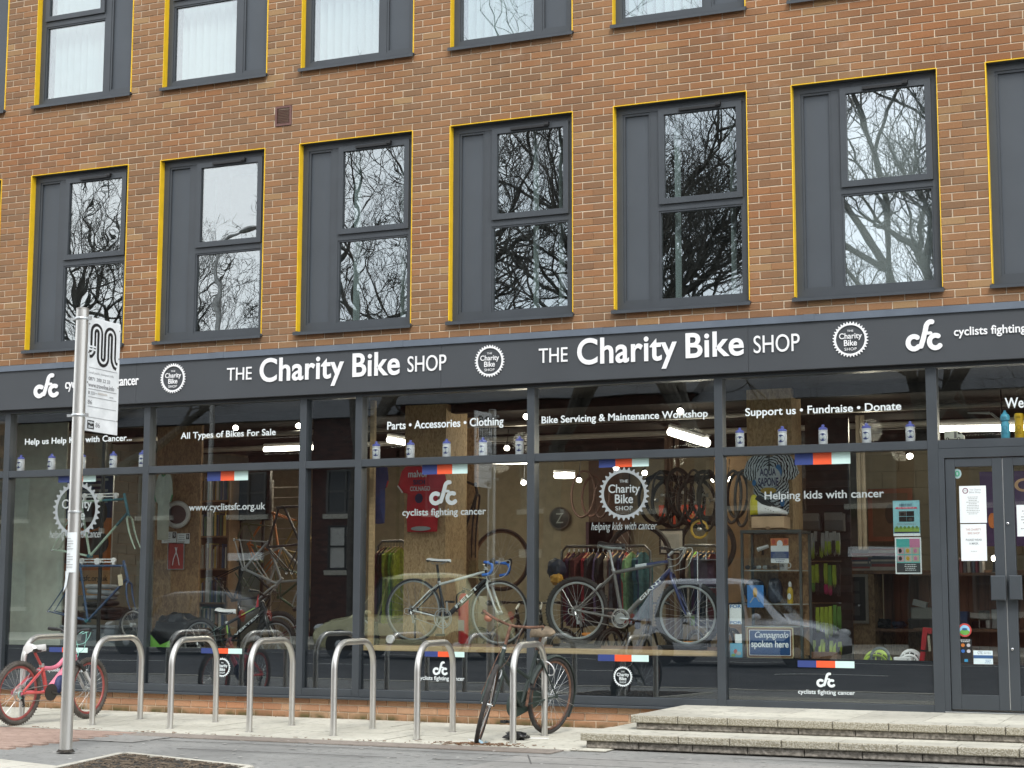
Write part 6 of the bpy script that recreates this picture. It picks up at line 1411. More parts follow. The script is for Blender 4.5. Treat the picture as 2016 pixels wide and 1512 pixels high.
rrect((x0+.024, z0+.024, x1-.024, z1-.024), .008, .116, .002, M['paper'], 'inner_line', t); rrect((x0+.029, z0+.029, x1-.029, z1-.029), .006, .114, .002, C('sign_navy', (.012, .055, .16), .35), 'panel', t)
text('Campagnolo', sub(bx, .18, .60, .90, .86), .112, M['paper'], t, 'print_lettering', bold=.004, shear=.35); text('spoken here', sub(bx, .10, .28, .90, .57), .112, M['paper'], t, 'print_lettering', bold=.018)
# glove and clothing rack
xa, xb = 8.653, 9
t = thing('slatwall', 'dark slatted display board carrying gloves in the fifth bay', 'display board', ((xa+xb)/2, 2.0, .26)); MB().box((xa-.06, 2.0, .26), (xb+.05, 2.04, 3.1)).build('board', M['black'], t)
for q in range(14): MB().box((xa-.06, 1.985, .4+q*.18), (xb+.05, 1.999, .47+q*.18)).build('slat', C('slat_dark', (.03, .03, .032), .4), t)
for z in (1.611, 1.189): MB().tube([(xa, 1.75, z), (xb, 1.75, z)], .006, 6).build('hook_rail', M['chrome'], t); MB().tube([(xa, 1.75, z), (xa, 1.99, z)], .006, 6).build('hook_arm', M['chrome'], t)
rg = random.Random(4)
def glove(x, y, zt, h, c, lab, grp):
    w = .036; mb = MB(); vs = [(x-w*.4, y, zt), (x+w*.4, y, zt), (x+w*.55, y, zt-h*.45), (x+w*.35, y, zt-h*.95), (x+w*.1, y, zt-h*.6), (x, y, zt-h), (x-w*.12, y, zt-h*.6), (x-w*.35, y, zt-h*.93), (x-w*.55, y, zt-h*.4)]
    mb.prism(vs, (0, .03, 0)).build('glove', c, label=lab, cat='glove', group=grp)
gy = C('glove_grey', (.36, .38, .37), .8); gn = C('glove_neon', (.34, .46, .05), .7); gk = C('glove_black', (.02, .02, .022), .7); ggn = C('glove_green', (.10, .26, .05), .7); gp = C('glove_pink', (.40, .03, .12), .7)
rows = [(1.906, [gy, gy, gy, gk, gy, gy, gy, gy, gy], .24, 'the top row of the dark rack'), (1.81, [gn, gn, gk, gn, gn, gn, gk, gn], .16, 'the row before the grey gloves'), (1.574, [gk, gn, gn, gk, gn, ggn, gn, gk], .26, 'the second row of the dark rack'), (1.379, [gk, ggn, gk, gk, gp, gp, gk, gk], .12, 'the small row under the second'), (1.154, [gn, gk, gn, gn, gn, gn, ggn, ggn], .30, 'the third row of the dark rack'), (0.811, [gk, gn, gk, gn, gk, gn, gk, gn], .16, 'the bin under the dark rack')]
for ri, (z, cs_, h, lab) in enumerate(rows):
    for q, c in enumerate(cs_): glove(xa+.02+(xb-xa-.04)*q/(len(cs_)-1), 1.70-.004*ri+rg.uniform(0, .02), z+rg.uniform(-.01, .015), h*rg.uniform(.8, 1.1), c, '%s %s, %s from the left in %s' % ({id(gy): 'grey', id(gn): 'neon yellow', id(gk): 'black', id(ggn): 'green', id(gp): 'pink'}[id(c)], 'sock' if ri == 5 else 'glove', ORD[q], lab), 'gloves in '+lab)
bx = (8.893,0.648,9.138,0.706); t = thing('counter_bin', 'low brown bin of neon socks at the bottom of the fifth bay', 'bin', ((bx[0]+bx[2])/2, .9, .66)); MB().box((bx[0], .85, .66), (bx[2], 1.05, bx[3]+.02)).build('tray', M['wood_dark'], t)
for q in range(7): x = bx[0]+.02+q*.035; MB().prism([(x, .9, bx[3]), (x+.026, .9, bx[3]), (x+.030, .9, bx[3]+.07+.02*(q % 3)), (x+.004, .9, bx[3]+.065)], (0, .02, 0)).build('sock', gn if q % 3 else gk, label='%s sock, %s from the left in the brown counter bin' % ('neon' if q % 3 else 'black', ORD[q]), cat='sock', group='socks in the counter bin')
# hanging grey overclothes and bags right of the zebra jersey
for q, (bb_, lab) in enumerate((((8.484,2.164,8.559,2.504), 'leftmost grey jacket hung right of the zebra jersey'), ((8.525,2.157,8.6,2.52), 'second grey jacket right of the zebra jersey'), ((8.609,2.162,8.689,2.501), 'third grey jacket right of the zebra jersey'), ((8.621,2.133,8.75,2.486), 'tan jacket lit from above, last of the hanging row'))):
    x0, z0, x1, z1 = bb_; m_ = C('hg%d' % (q == 3), [(.17, .16, .145), (.34, .26, .15)][q == 3], .85, var=.3, scale=14)
    MB().prism([(x0+(x1-x0)*.4, 2.25, z1), (x0+(x1-x0)*.6, 2.25, z1), (x1, 2.25, z1-(z1-z0)*.3), (x1-(x1-x0)*.1, 2.25, z0+(z1-z0)*.3), (x0+(x1-x0)*.55, 2.25, z0), (x0+.01, 2.25, z0+(z1-z0)*.4), (x0, 2.25, z1-(z1-z0)*.3)], (0, .05, 0)).build('hanging_jacket', m_, label=lab, cat='jacket', group='jackets hung right of the zebra jersey')
for q, (bb_, lab) in enumerate((((8.56,1.934,8.761,2.096), 'grey clear fronted pannier, left of the pair above the gloves'), ((8.802,1.92,9.005,2.102), 'grey clear fronted pannier, right of the pair above the gloves'))):
    t = thing('pannier', lab, 'bag', ((bb_[0]+bb_[2])/2, 2.0, bb_[1]), group='panniers above the gloves'); MB().chamfer((bb_[0], 1.88, bb_[1]), (bb_[2], 1.99, bb_[3]), .012).build('bag_body', C('pannier_grey', (.12, .12, .115), .5), t); MB().chamfer((bb_[0]+.01, 1.865, bb_[3]-.07), (bb_[2]-.01, 1.879, bb_[3]+.01), .004).build('flap', C('pannier_flap', (.20, .20, .19), .4), t)
bx = (8.226,2.22,8.387,2.356); t = thing('exit_sign', 'green emergency exit sign with running figure and arrow', 'sign', ((bx[0]+bx[2])/2, 4.6, bx[1])); MB().box((bx[0], 4.6, bx[1]), (bx[2], 4.66, bx[3])).build('sign_face', mat('exit_green', (.0, .20, .06), .4, var=0, emit=(0, .30, .09), es=.8), t)
e = M['vinyl']; X_ = lambda u, v: (bx[0]+(bx[2]-bx[0])*u, bx[1]+(bx[3]-bx[1])*v); yy = 4.595
MB().lathe([(.022, 0), (.022, .002)], (X_(.50, .84)[0], yy, X_(.50, .84)[1]), (0, -1, 0), 12).build('pictogram', e, t)
MB().ribbon([X_(.46, .72), X_(.34, .46), X_(.42, .32), X_(.36, .08)], .026, yy-.002, .001).build('pictogram', e, t); MB().ribbon([X_(.14, .66), X_(.26, .74), X_(.46, .70), X_(.60, .52)], .018, yy-.004, .001).build('pictogram', e, t); MB().ribbon([X_(.34, .42), X_(.20, .36), X_(.16, .18)], .020, yy-.006, .001).build('pictogram', e, t)
MB().ribbon([X_(.84, .85), X_(.84, .3), X_(.74, .42)], .02, yy, .001).build('pictogram', e, t)
for u in (8.816, 8.867): MB().tube([(u, 3.6, .26), (u, 3.6, 3.35)], .026, 10).build('wall_pipe', C('pipe_tan', (.34, .30, .23)), label='tan vertical pipe, %s of the close pair in the fifth bay' % ('left' if u < 8.839 else 'right'), cat='pipe', group='pair of vertical pipes')
bx = (8.237,2.249,8.518,2.901); MB().box((bx[0]-.6, 4.95, 1.2), (bx[2], 5.0, 3.3)).build('dark_curtain', M['black'], label='black curtain behind the green exit sign', cat='curtain')
bx = (8.34,2.025,8.798,2.586); t = board('brown_picture', 'large dim picture in a reddish brown frame on the blockwork wall', 'picture', bx, 6.7, C('pic_brown', (.16, .10, .06), .5), .02, frame=C('pic_frame', (.26, .09, .05), .4), fw=.06); disc(t, sub(bx, .35, .3, .65, .75), 6.697, C('pic_dark', (.06, .04, .03)))
bx = (8.898,1.004,9.106,1.458); t = board('tall_picture', 'tall dark picture in a pale wooden frame leaning on the counter', 'picture', bx, 2.4, C('pic_black', (.035, .03, .028), .4), .01, frame=C('frame_pale', (.26, .23, .19), .5), fw=.028)
for q in range(3): patch(t, sub(bx, .3, .12+.28*q, .7, .34+.28*q), 2.397, C('pic_inner', (.08, .07, .065)))
cx0, cx1 = 8.815, 9.189; t = thing('counter', 'chipboard shop counter with a reddish boarded shelf unit to the right', 'counter', ((cx0+cx1)/2, 2.6, .25))
zc = 1.511; MB().box((cx0, 2.45, .25), (cx1, 2.9, zc-.02)).build('front_panel', M['osb_dark'], t); MB().box((cx0-.05, 2.42, zc-.02), (cx1+1.9, 3.0, zc+.015)).build('worktop', M['wood_dark'], t)
zs_ = 0.923
x = cx1+.01
while x < cx1+1.85:
    MB().chamfer((x, 2.9, zs_), (x+.088, 2.92, zc-.021), .004).build('board', C('redwood', (.17, .075, .04), .6, var=.3, scale=4, stretch=(6, 6, .5)), t); x += .09
MB().box((cx1, 2.46, zs_-.03), (cx1+1.9, 2.9, zs_)).build('shelf', M['wood_dark'], t); MB().box((cx1, 2.88, .25), (cx1+1.9, 2.9, zs_-.031)).build('back_panel', M['osb_dark'], t)
bc = [(.42, .40, .35), (.30, .10, .10), (.16, .17, .18), (.50, .47, .40), (.10, .12, .16), (.24, .06, .08)]
rg = random.Random(8)
for (u0, lab) in ((8.867, 'the left counter pile'), (9.147, 'the right counter pile')):
    z = zc+.016
    for q in range(9): h = rg.uniform(.016, .04); w = rg.uniform(.26, .34); MB().cbox((u0+.14+rg.uniform(-.02, .02), 2.62, z+h/2), (w, .22, h), Matrix.Rotation(rg.uniform(-.15, .15), 3, 'Z')).build('book', C('bc%d' % (q % 6), bc[q % 6], .7), label='%s book, %s from the bottom in %s' % (['cream', 'maroon', 'grey', 'white', 'navy', 'crimson'][q % 6], ORD[q], lab), cat='book', group='books in '+lab); z += h+.001
for q in range(9):
    x = cx1+.06+q*.16; h = rg.uniform(.06, .16); m_ = C('pt%d' % (q % 4), [(.015, .017, .02), (.03, .06, .11), (.02, .02, .02), (.05, .05, .055)][q % 4], .5)
    blob('parts_bundle', 'dark bundle of small bike parts, %s from the left on the counter shelf' % ORD[q], 'parts', (x-.07, zs_, x+.07, zs_+h), 2.55, .08, m_, 30+q, .35); COL.objects[-1]
    o = [k for k in COL.objects if k.name.startswith('parts_bundle')]
    for k in o: k['group'] = 'parts bundles on the counter shelf'
bx = (9.555,1.066,9.77,1.19); t = thing('card_machine', 'pale boxy till printer on the shelf at the right of the fifth bay', 'printer', ((bx[0]+bx[2])/2, 2.5, bx[1])); MB().chamfer((bx[0], 2.48, zs_+.10), (bx[2]+.05, 2.66, zs_+.22), .01).build('body', C('till_grey', (.30, .31, .28), .5), t); MB().cbox((bx[0]+.09, 2.55, zs_+.26), (.14, .12, .06), Matrix.Rotation(.25, 3, 'Y')).build('top', C('till_white', (.42, .43, .40), .5), t)
MB().box((bx[0], 2.48, zs_), (bx[2]+.05, 2.66, zs_+.10)).build('base', M['black'], t)
# things on the sill of the last bay
ZS = .66
def helmet(lab, bx, y, m, dark):
    x0, z0, x1, z1 = bx; cx = (x0+x1)/2; rx = (x1-x0)/2; h = z1-ZS-.002; t = thing('cycle_helmet', lab, 'helmet', (cx, y, ZS))
    mb = MB(); n = 22; vs = []; fs = []; rings = 7
    for i in range(rings+1):
        a = (math.pi/2)*i/rings
        for k in range(n): b = 2*math.pi*k/n; vs.append((cx+rx*math.cos(a)**.7*math.cos(b), y+.10*math.cos(a)**.7*math.sin(b), ZS+.002+h*math.sin(a)))
    for i in range(rings):
        for k in range(n):
            fs.append((i*n+k, i*n+(k+1) % n, (i+1)*n+(k+1) % n, (i+1)*n+k))
    mb.add(vs, fs).build('shell', dark, t, True)
    # raised ribs leave the vents dark
    for j, yy in enumerate((-.085, -.045, 0, .045, .085)):
        pts = []
        for k in range(13): a = math.pi*k/12; s_ = math.sqrt(max(0, 1-(yy/.105)**2)); pts.append((cx-rx*1.02*math.cos(a)*s_**.5, y+yy*1.02, ZS+.006+h*1.03*math.sin(a)*s_))
        MB().tube(pts, .012, 7, sq=1.3).build('rib', m, t, True)
    for k in (-.45, .0, .45): MB().tube([(cx+rx*k, y+.10*math.cos(a_)*1.0*math.sqrt(1-k*k), ZS+.006+h*1.0*math.sin(a_)*math.sqrt(1-k*k)) for a_ in [math.pi*q/10 for q in range(11)]][::-1], .007, 6).build('cross_rib', m, t, True)
    MB().tube([(cx+rx*math.cos(b), y+.10*math.sin(b), ZS+.010) for b in [6.283*q/24 for q in range(24)]], .010, 7, closed=True).build('rim', m, t, True)
    return t
helmet('neon yellow cycle helmet behind the grey U-lock on the window sill', (9.507,0.654,9.737,0.756), .38, C('helm_neon', (.42, .60, .05), .4), M['black'])
helmet('white cycle helmet with black vents at the right end of the window sill', (9.828,0.655,10.022,0.766), .38, M['white'], M['black'])
xa, xb = 9.594, 9.755; zt = 0.79; r_ = (xb-xa)/2
t = thing('u_lock', 'grey U-shaped bicycle lock standing upright before the neon helmet', 'lock', ((xa+xb)/2, .22, ZS)); MB().tube([(xa, .22, ZS+.0)]+[((xa+xb)/2-r_*math.cos(math.pi*k/14), .22, zt-r_+r_*math.sin(math.pi*k/14)) for k in range(15)]+[(xb, .22, ZS+.0)], .014, 10).build('shackle', C('lock_grey', (.07, .10, .115), .5), t, True)
bx = (9.804,0.65,9.962,0.713); t = thing('white_box', 'small white carton before the white helmet', 'box', ((bx[0]+bx[2])/2, .2, ZS)); MB().chamfer((bx[0], .18, ZS), (bx[2], .28, bx[3]), .003).build('carton', M['white'], t); text('Y', sub((bx[0], ZS, bx[2], bx[3]), .74, .2, .86, .8), .178, M['black'], t, 'print_lettering')
pa, pb = Vector((10.048,0.3,0.957)), Vector((10.04,0.3,0.666)); t = thing('folding_lock', 'upright bright red lock with a cream tag by the last window post', 'lock', (pb.x, .3, ZS)); rd = C('lock_red', (.55, .02, .03), .4)
MB().cbox(((pa+pb)/2+Vector((.012, 0, .0))), (.042, .05, (pa-pb).length), Matrix.Rotation(.13, 3, 'Y')).build('body', rd, t); MB().cbox(pa+Vector((.045, 0, -.005)), (.08, .045, .05), Matrix.Rotation(.1, 3, 'Y')).build('head', rd, t); MB().cbox((pa+pb)/2+Vector((.012, -.004, -.04)), (.052, .055, .014), Matrix.Rotation(.13, 3, 'Y')).build('strap', M['black'], t); MB().cbox(pa+Vector((.062, -.03, -.12)), (.022, .003, .14), Matrix.Rotation(-.06, 3, 'Y')).build('tag', C('tag_card', (0, 0, 0)), t)
# coiled black tyres left of the zebra jersey
for q, (p, rx, rz, lab) in enumerate((((7.4,3.4,2.363), .10, .30, 'black coiled tyre nearest the fifth bay post'), ((7.432,3.5,2.391), .12, .26, 'black coiled tyre in the middle of the group left of the zebra jersey'), ((7.519,3.4,2.343), .09, .32, 'black coiled tyre touching the zebra jersey board'))):
    etorus(MB(), p, rx, rz, .018, .05).build('tyre', M['rubber'], None, True, label=lab, cat='tyre', group='black tyres left of the zebra jersey')
bx = (6.734,1.726,6.98,2.767); MB().box((bx[0]-.2, 5.6, .26), (bx[2]+.1, 5.65, 3.1)).build('pale_door', C('door_tan', (.36, .23, .12), .6), label='tan wooden door behind the coiled black tyres', cat='door')

# ---------------- door bay
bx = (10.001,1.829,10.436,2.686); t = board('purple_banner', 'tall purple banner with tan letters behind the entrance doors', 'banner', (bx[0], bx[1], bx[2]+.8, bx[3]), 4.6, C('banner_purple', (.05, .025, .12), .6), .01)
text('COOL', (10.388, 2.447, 10.388+.75, 2.598), 4.59, C('letter_tan', (.55, .38, .24)), t, 'print_lettering', bold=.02); disc(t, (10.085,2.034,10.175,2.209), 4.588, C('banner_orange', (0, 0, 0)))
def notice(label, bx, y, title, body, rows, logo=False, tcol=None):
    t = poster('notice', label, bx, y, cat='notice')
    yy = y-.001
    if logo: g_ = sub(bx, .12, .80, .34, .94); MB().torus(((g_[0]+g_[2])/2, yy, (g_[1]+g_[3])/2), (0, 1, 0), (g_[2]-g_[0])*.42, .004, 24, 5, .2).build('print', C('logo_plum', (.18, .06, .10)), t); lines(t, sub(bx, .16, .85, .30, .90), yy, C('ink_grey', (0, 0, 0)), 2, 5)
    for (s, b_) in title: text(s, sub(bx, *b_), yy, tcol or C('ink_grey2', (.32, .34, .36)), t, 'print_lettering')
    if rows: lines(t, sub(bx, *body), yy, C('ink_grey', (0, 0, 0)), rows, 11)
    return t
DG = .0332
notice('white shop notice taped to the left door, upper of the two', (10.451,1.908,10.683,2.237), DG, [('The Charity', (.38, .86, .82, .92)), ('Bike Shop', (.38, .79, .80, .85))], (.25, .22, .75, .72), 11, True)
t = notice('white mask notice on the left door, below the shop notice', (10.452,1.573,10.675,1.898), DG, [('THE CHARITY', (.20, .82, .80, .88)), ('BIKE SHOP', (.28, .72, .74, .78))], (.35, .24, .65, .28), 1, False, C('ink_rust', (.42, .22, .20)))
text('PLEASE WEAR', sub((10.452,1.573,10.675,1.898), .20, .54, .82, .60), DG-.001, C('ink_grey3', (.22, .24, .26)), t, 'print_lettering', bold=.01); text('A MASK.', sub((10.452,1.573,10.675,1.898), .32, .44, .70, .50), DG-.001, C('ink_grey3', (0, 0, 0)), t, 'print_lettering', bold=.01)
notice('white notice cut by the photo edge on the right door', (10.939, 1.784, 10.939+.24, 2.06), DG, [], (.1, .2, .9, .85), 7)
bx = (10.403,2.305,10.475,2.393); t = thing('round_sticker', 'small round green and white sticker at the top of the left door pane', 'sticker', ((bx[0]+bx[2])/2, DG, bx[1])); disc(t, bx, DG, C('st_pale', (.30, .42, .42)), 'sticker_face'); disc(t, sub(bx, .2, .2, .8, .8), DG-.001, C('st_green', (.05, .28, .16)), 'print'); disc(t, sub(bx, .38, .32, .62, .68), DG-.002, C('st_pale', (0, 0, 0)), 'print')
bx = (10.404,0.905,10.521,1.024); t = thing('round_sticker', 'round red ringed sticker of green hills low on the left door', 'sticker', ((bx[0]+bx[2])/2, DG, bx[1])); disc(t, bx, DG, C('st_red', (.45, .06, .05)), 'sticker_face'); disc(t, sub(bx, .13, .13, .87, .87), DG-.001, C('st_sky', (.25, .50, .70)), 'print'); disc(t, sub(bx, .15, .15, .85, .55), DG-.002, C('st_grass', (.12, .33, .06)), 'print'); disc(t, sub(bx, .3, .48, .7, .66), DG-.003, C('st_hill', (.03, .09, .22)), 'print')
bx = (10.411,0.675,10.519,0.891); t = poster('card_sticker', 'narrow black sticker of payment card symbols on the left door', bx, DG, M['black'], cat='sticker'); cc = [(.50, .16, .03), (.40, .40, .42), (.03, .12, .38), (.45, .45, .48)]
for q in range(4): disc(t, sub(bx, .14+.45*(q % 2), .66-.24*(q//2), .44+.45*(q % 2), .80-.24*(q//2)), DG-.001, C('cs%d' % q, cc[q]))
patch(t, sub(bx, .38, .06, .66, .17), DG-.001, C('cs_blue', (.03, .22, .40))); lines(t, sub(bx, .1, .84, .9, .97), DG-.001, M['paper'], 2, 2)
bx = (10.531,0.67,10.696,0.788); t = poster('membership_sticker', 'white and blue landscape sticker beside the payment symbols', bx, DG, C('st_white', (.60, .70, .72)), cat='sticker'); patch(t, sub(bx, 0, .42, 1, .66), DG-.001, C('st_hill', (0, 0, 0))); text('CTC', sub(bx, .22, .74, .48, .93), DG-.001, C('ink_navy', (0, 0, 0)), t, 'print_lettering'); lines(t, sub(bx, .55, .05, .95, .35), DG-.001, C('ink_blue', (0, 0, 0)), 3, 8); lines(t, sub(bx, .5, .72, .95, .95), DG-.001, C('ink_grey', (0, 0, 0)), 2, 9)
# shelves seen through the doors
t = thing('back_counter', 'dim boarded shelf unit with cartons seen through the left door', 'shelf unit', (11.0, 2.2, .25)); 
zz = 0.936; zz2 = 1.499
xa = 10.029; MB().box((xa-.4, 2.2, zz-.03), (12.4, 2.6, zz)).build('shelf', M['wood_dark'], t); MB().box((xa-.4, 2.2, zz2-.03), (12.4, 2.6, zz2)).build('shelf', M['wood_dark'], t)
x = xa-.4
while x < 12.3: MB().chamfer((x, 2.6, .25), (x+.098, 2.62, zz2), .004).build('board', C('redwood', (0, 0, 0)), t); x += .1
for (bb_, col, lab) in (((10.265,1.037,10.347,1.117), (.10, .085, .07), 'brown carton at the back of the shelf behind the left door'), ((10.264,0.941,10.376,1.026), (.42, .41, .38), 'white carton on the shelf behind the left door'), ((10.392,0.947,10.455,1.129), (.36, .37, .36), 'pale carton beside the white carton'), ((10.056,0.995,10.148,1.106), (.04, .10, .22), 'blue cap on the shelf at the left of the door pane')):
    x0, z0, x1, z1 = bb_; z0 = zz+.001 if z1 < zz+.35 else z0
    MB().chamfer((x0, 2.3, z0), (x1, 2.5, z1), .01).build('carton', C('ct%s' % str(col), col, .7), label=lab, cat='box')
for q in range(7):
    h = rg.uniform(.12, .22); MB().box((xa+.02+q*.04, 2.3, zz2+.001), (xa+.05+q*.04, 2.5, zz2+h)).build('book', C('bc%d' % (q % 6), (0, 0, 0)), label='%s upright book, %s from the left behind the left door' % (['cream', 'maroon', 'grey', 'white', 'navy', 'crimson'][q % 6], ORD[q]), cat='book', group='books on the upper shelf behind the left door')
p = Vector((10.431,2.3,1.643)); t = thing('shelf_lamp', 'tiny glowing warm lamp on the shelf behind the left door', 'lamp', p); MB().ell(p, (.022, .022, .028), 10, 8).build('bulb', M['spot'], t, True); MB().lathe([(.03, 0), (.012, .02), (.01, max(.02, p.z-zz2-.03))], (p.x, p.y, zz2+.001), (0, 0, 1), 12).build('stand', M['black'], t, True)
# desk lamp arm above the door
pa, pb, pc = (10.321,1.6,3.057), (10.53,1.6,3.048), (10.63,1.7,2.959); t = thing('angle_lamp', 'thin pale angled lamp arm above the toy van', 'lamp', pc); MB().tube([pa, pb], [.006, .015], 8).build('lamp_head', M['blind'], t, True); MB().tube([pb, pc], .006, 6).build('arm', M['blind'], t, True); MB().tube([(pb[0]+.02, pb[1], pb[2]), (pc[0]+.02, pc[1], pc[2])], .005, 6).build('arm', M['blind'], t, True)
MB().tube([pc, (pc[0], pc[1], 3.35)], .008, 6).build('drop_rod', M['black'], t, True)

# ---------------- bottles and toy van on the transom
def drink(lab, x, y, z, body, cap, h=.19, r_=.042, logo=True, grp='charity sports bottles along the transom', logo_m=None):
    t = thing('sports_bottle', lab, 'bottle', (x, y, z), group=grp)
    MB().lathe([(r_*.92, 0), (r_, .006), (r_, h*.60), (r_*.93, h*.64), (r_, h*.68), (r_, h*.72), (r_*.9, h*.74)], (0, 0, 0), (0, 0, 1), 24).build('body', body, t, True, True)
    MB().lathe([(r_*1.0, h*.735), (r_*1.0, h*.80), (r_*.75, h*.86), (r_*.35, h*.88), (r_*.35, h*.95), (r_*.28, h)], (0, 0, 0), (0, 0, 1), 20).build('cap', cap, t, True, True)
    if logo:
        n = 20; a0 = -.1; vs = []; c_ = (0, h*.37); rr = r_*.92
        for k in range(n): b = 2*math.pi*k/n; xx = rr*math.cos(b); ph = xx/r_; vs.append(((r_+.0006)*math.sin(ph), -(r_+.0006)*math.cos(ph), c_[1]+rr*math.sin(b)*.95))
        vs.append((0, -(r_+.0012), c_[1]))
        o = MB().add(vs, [(k, (k+1) % n, n) for k in range(n)]).build('logo', logo_m or M['blue_v'], t, True, True)
        tt = text('cfc', (x-r_*.62, z+c_[1]-r_*.38, x+r_*.62, z+c_[1]+r_*.42), y-r_-.0025, M['vinyl'], t, 'logo_lettering', bold=.01, th=.001)
    return t
bm = C('bottle_white', (.84, .85, .90), .35); bc_ = C('bottle_cap', (.16, .19, .60), .4)
first = None
ZT = TZ1+.001
wh = {0: 'bottle furthest left, under Help us', 1: 'second bottle from the left, left of the bus stop pole', 2: 'bottle half hidden behind the bus stop pole', 3: 'bottle right of the bus stop pole', 4: 'bottle at the right end of the first bay', 5: 'bottle at the left end of the third bay', 6: 'bottle before the short tube light', 7: 'middle bottle of the third bay', 8: 'bottle under the word Clothing', 9: 'bottle at the right end of the third bay', 10: 'bottle at the left end of the fifth bay', 11: 'second bottle of the fifth bay, under Support us', 12: 'middle bottle of the fifth bay, under Fundraise', 13: 'fourth bottle of the fifth bay', 14: 'bottle at the right end of the fifth bay, under Donate'}
xs_ = [-0.091, 0.346, 0.771, 1.199, 1.593, 4.521, 4.92, 5.333, 5.741, 6.143, 8.418, 8.83, 9.216, 9.62, 10.018]
for i, x in enumerate(xs_):
    lab = 'white blue-capped '+wh[i]
    if first is None: first = drink(lab, x, .118, ZT, bm, bc_)
    else: dup(first, Matrix.Translation((x, .118, ZT)) @ Matrix.Rotation((.5, -.3, .2, -.1, .35)[i % 5]*.6, 4, 'Z'), lab)
def tall(lab, x, c, ink, spout):
    h = .255; r_ = .040; t = thing('drinks_bottle', lab, 'bottle', (x, .118, ZT)); z = 0
    MB().lathe([(r_*.9, 0), (r_, .008), (r_, h*.50), (r_*.78, h*.56), (r_*.78, h*.62), (r_*1.04, h*.66), (r_*1.04, h*.80), (r_*.8, h*.86), (r_*.5, h*.90), (r_*.5, h*.93), (r_*.28, h*.95), (r_*.28, h)] if spout else [(r_*.9, 0), (r_, .008), (r_, h*.50), (r_*.85, h*.60), (r_*1.05, h*.75), (r_*1.0, h*.86), (r_*.8, h*.88)], (0, 0, 0), (0, 0, 1), 24).build('body', c, t, True, True)
    MB().torus((x, .118-r_-.001, ZT+h*.37), (0, 1, 0), .018, .0016, 24, 5, .4).build('logo_ring', ink, t); lines(t, (x-.028, ZT+h*.15, x+.028, ZT+h*.26), .118-r_-.002, ink, 3, 4); lines(t, (x-.028, ZT+h*.70, x+.028, ZT+h*.78), .118-r_*1.05-.002, ink, 2, 4)
tall('sky blue drinks bottle standing above the double doors', 10.857, C('bot_blue', (.10, .46, .66), .35), C('ink_teal', (.02, .09, .14)), True)
tall('yellow drinks bottle beside the sky blue one above the doors', 10.977, C('bot_yel', (.75, .46, .02), .35), C('ink_brown', (.12, .08, .01)), False)
x0, x1 = 10.328, 10.499; L = x1-x0; z = ZT; cr_ = C('van_cream', (.55, .55, .48), .4)
t = thing('toy_van', 'small cream toy delivery van parked on the bar above the doors', 'toy', ((x0+x1)/2, .1, z)); zb = z+.012; ht_ = .075
MB().prism([(x0, .085, zb), (x0, .085, zb+ht_-.006), (x0+L*.03, .085, zb+ht_), (x0+L*.68, .085, zb+ht_), (x0+L*.82, .085, zb+ht_*.82), (x0+L*.90, .085, zb+ht_*.52), (x1, .085, zb+ht_*.42), (x1, .085, zb)], (0, .06, 0)).build('van_body', cr_, t)
MB().box((x0+L*.50, .0835, zb+.008), (x0+L*.63, .0848, zb+ht_*.86)).build('side_door', C('van_grey', (.16, .16, .16)), t); MB().prism([(x0+L*.70, .0835, zb+ht_*.55), (x0+L*.70, .0835, zb+ht_*.85), (x0+L*.80, .0835, zb+ht_*.80), (x0+L*.86, .0835, zb+ht_*.55)], (0, .001, 0)).build('cab_window', M['black'], t)
for u in (.16, .74): MB().lathe([(.014, 0), (.014, .008)], (x0+L*u, .083, z+.014), (0, -1, 0), 16).build('wheel', M['black'], t, True); MB().lathe([(.007, 0), (.007, .002)], (x0+L*u, .0745, z+.014), (0, -1, 0), 12).build('hub_cap', cr_, t)
lines(t, (x0+.012, zb+ht_*.62, x0+.055, zb+ht_*.78), .084, C('ink_grey', (0, 0, 0)), 2, 3)

# ================================================================ street furniture
SG = 'steel cycle stands set in a row before the shop'
fe = [((1.515, -1.655), 'behind the pink bicycle and the bus stop pole'), ((2.44, -1.74), 'just right of the bus stop pole'), ((3.37, -1.78), 'second to the right of the bus stop pole'), ((4.25, -1.79), 'below the black and lime mountain bike'), ((5.16, -1.83), 'fourth to the right of the bus stop pole'), ((6.01, -1.85), 'immediately left of the rusty green bicycle'), ((6.935, -1.86), 'with the rusty green bicycle locked to it')]
st0 = None
for (x, y), w_ in fe:
    lab = 'arched brushed steel cycle stand '+w_
    if st0 is None:
        st0 = thing('cycle_stand', lab, 'cycle stand', (x, y, 0), group=SG); H = .855; Wd = .86; rc = .24; r_ = .0285
        pts = [(0, 0, 0)] + [(0, rc-rc*math.cos(R(a)), H-r_-rc+rc*math.sin(R(a))) for a in range(0, 91, 9)] + [(0, Wd-rc+rc*math.sin(R(a)), H-r_-rc+rc*math.cos(R(a))) for a in range(0, 91, 9)] + [(0, Wd, 0)]
        MB().tube(pts, r_, 18).build('hoop', M['steel'], st0, True, True)
        for yy in (0, Wd): MB().lathe([(.030, -.002), (.030, .003), (.036, .003), (.040, .0005)], (0, yy, 0), (0, 0, 1), 20).build('foot_ring', M['steel_dull'], st0, True, True)
        st0.matrix_world = Matrix.Translation((x, y, 0)) @ Matrix.Rotation(R(4), 4, 'Z'); WM[st0.name] = st0.matrix_world.copy()
    else: dup(st0, Matrix.Translation((x, y, 0)) @ Matrix.Rotation(R(4), 4, 'Z'), lab)

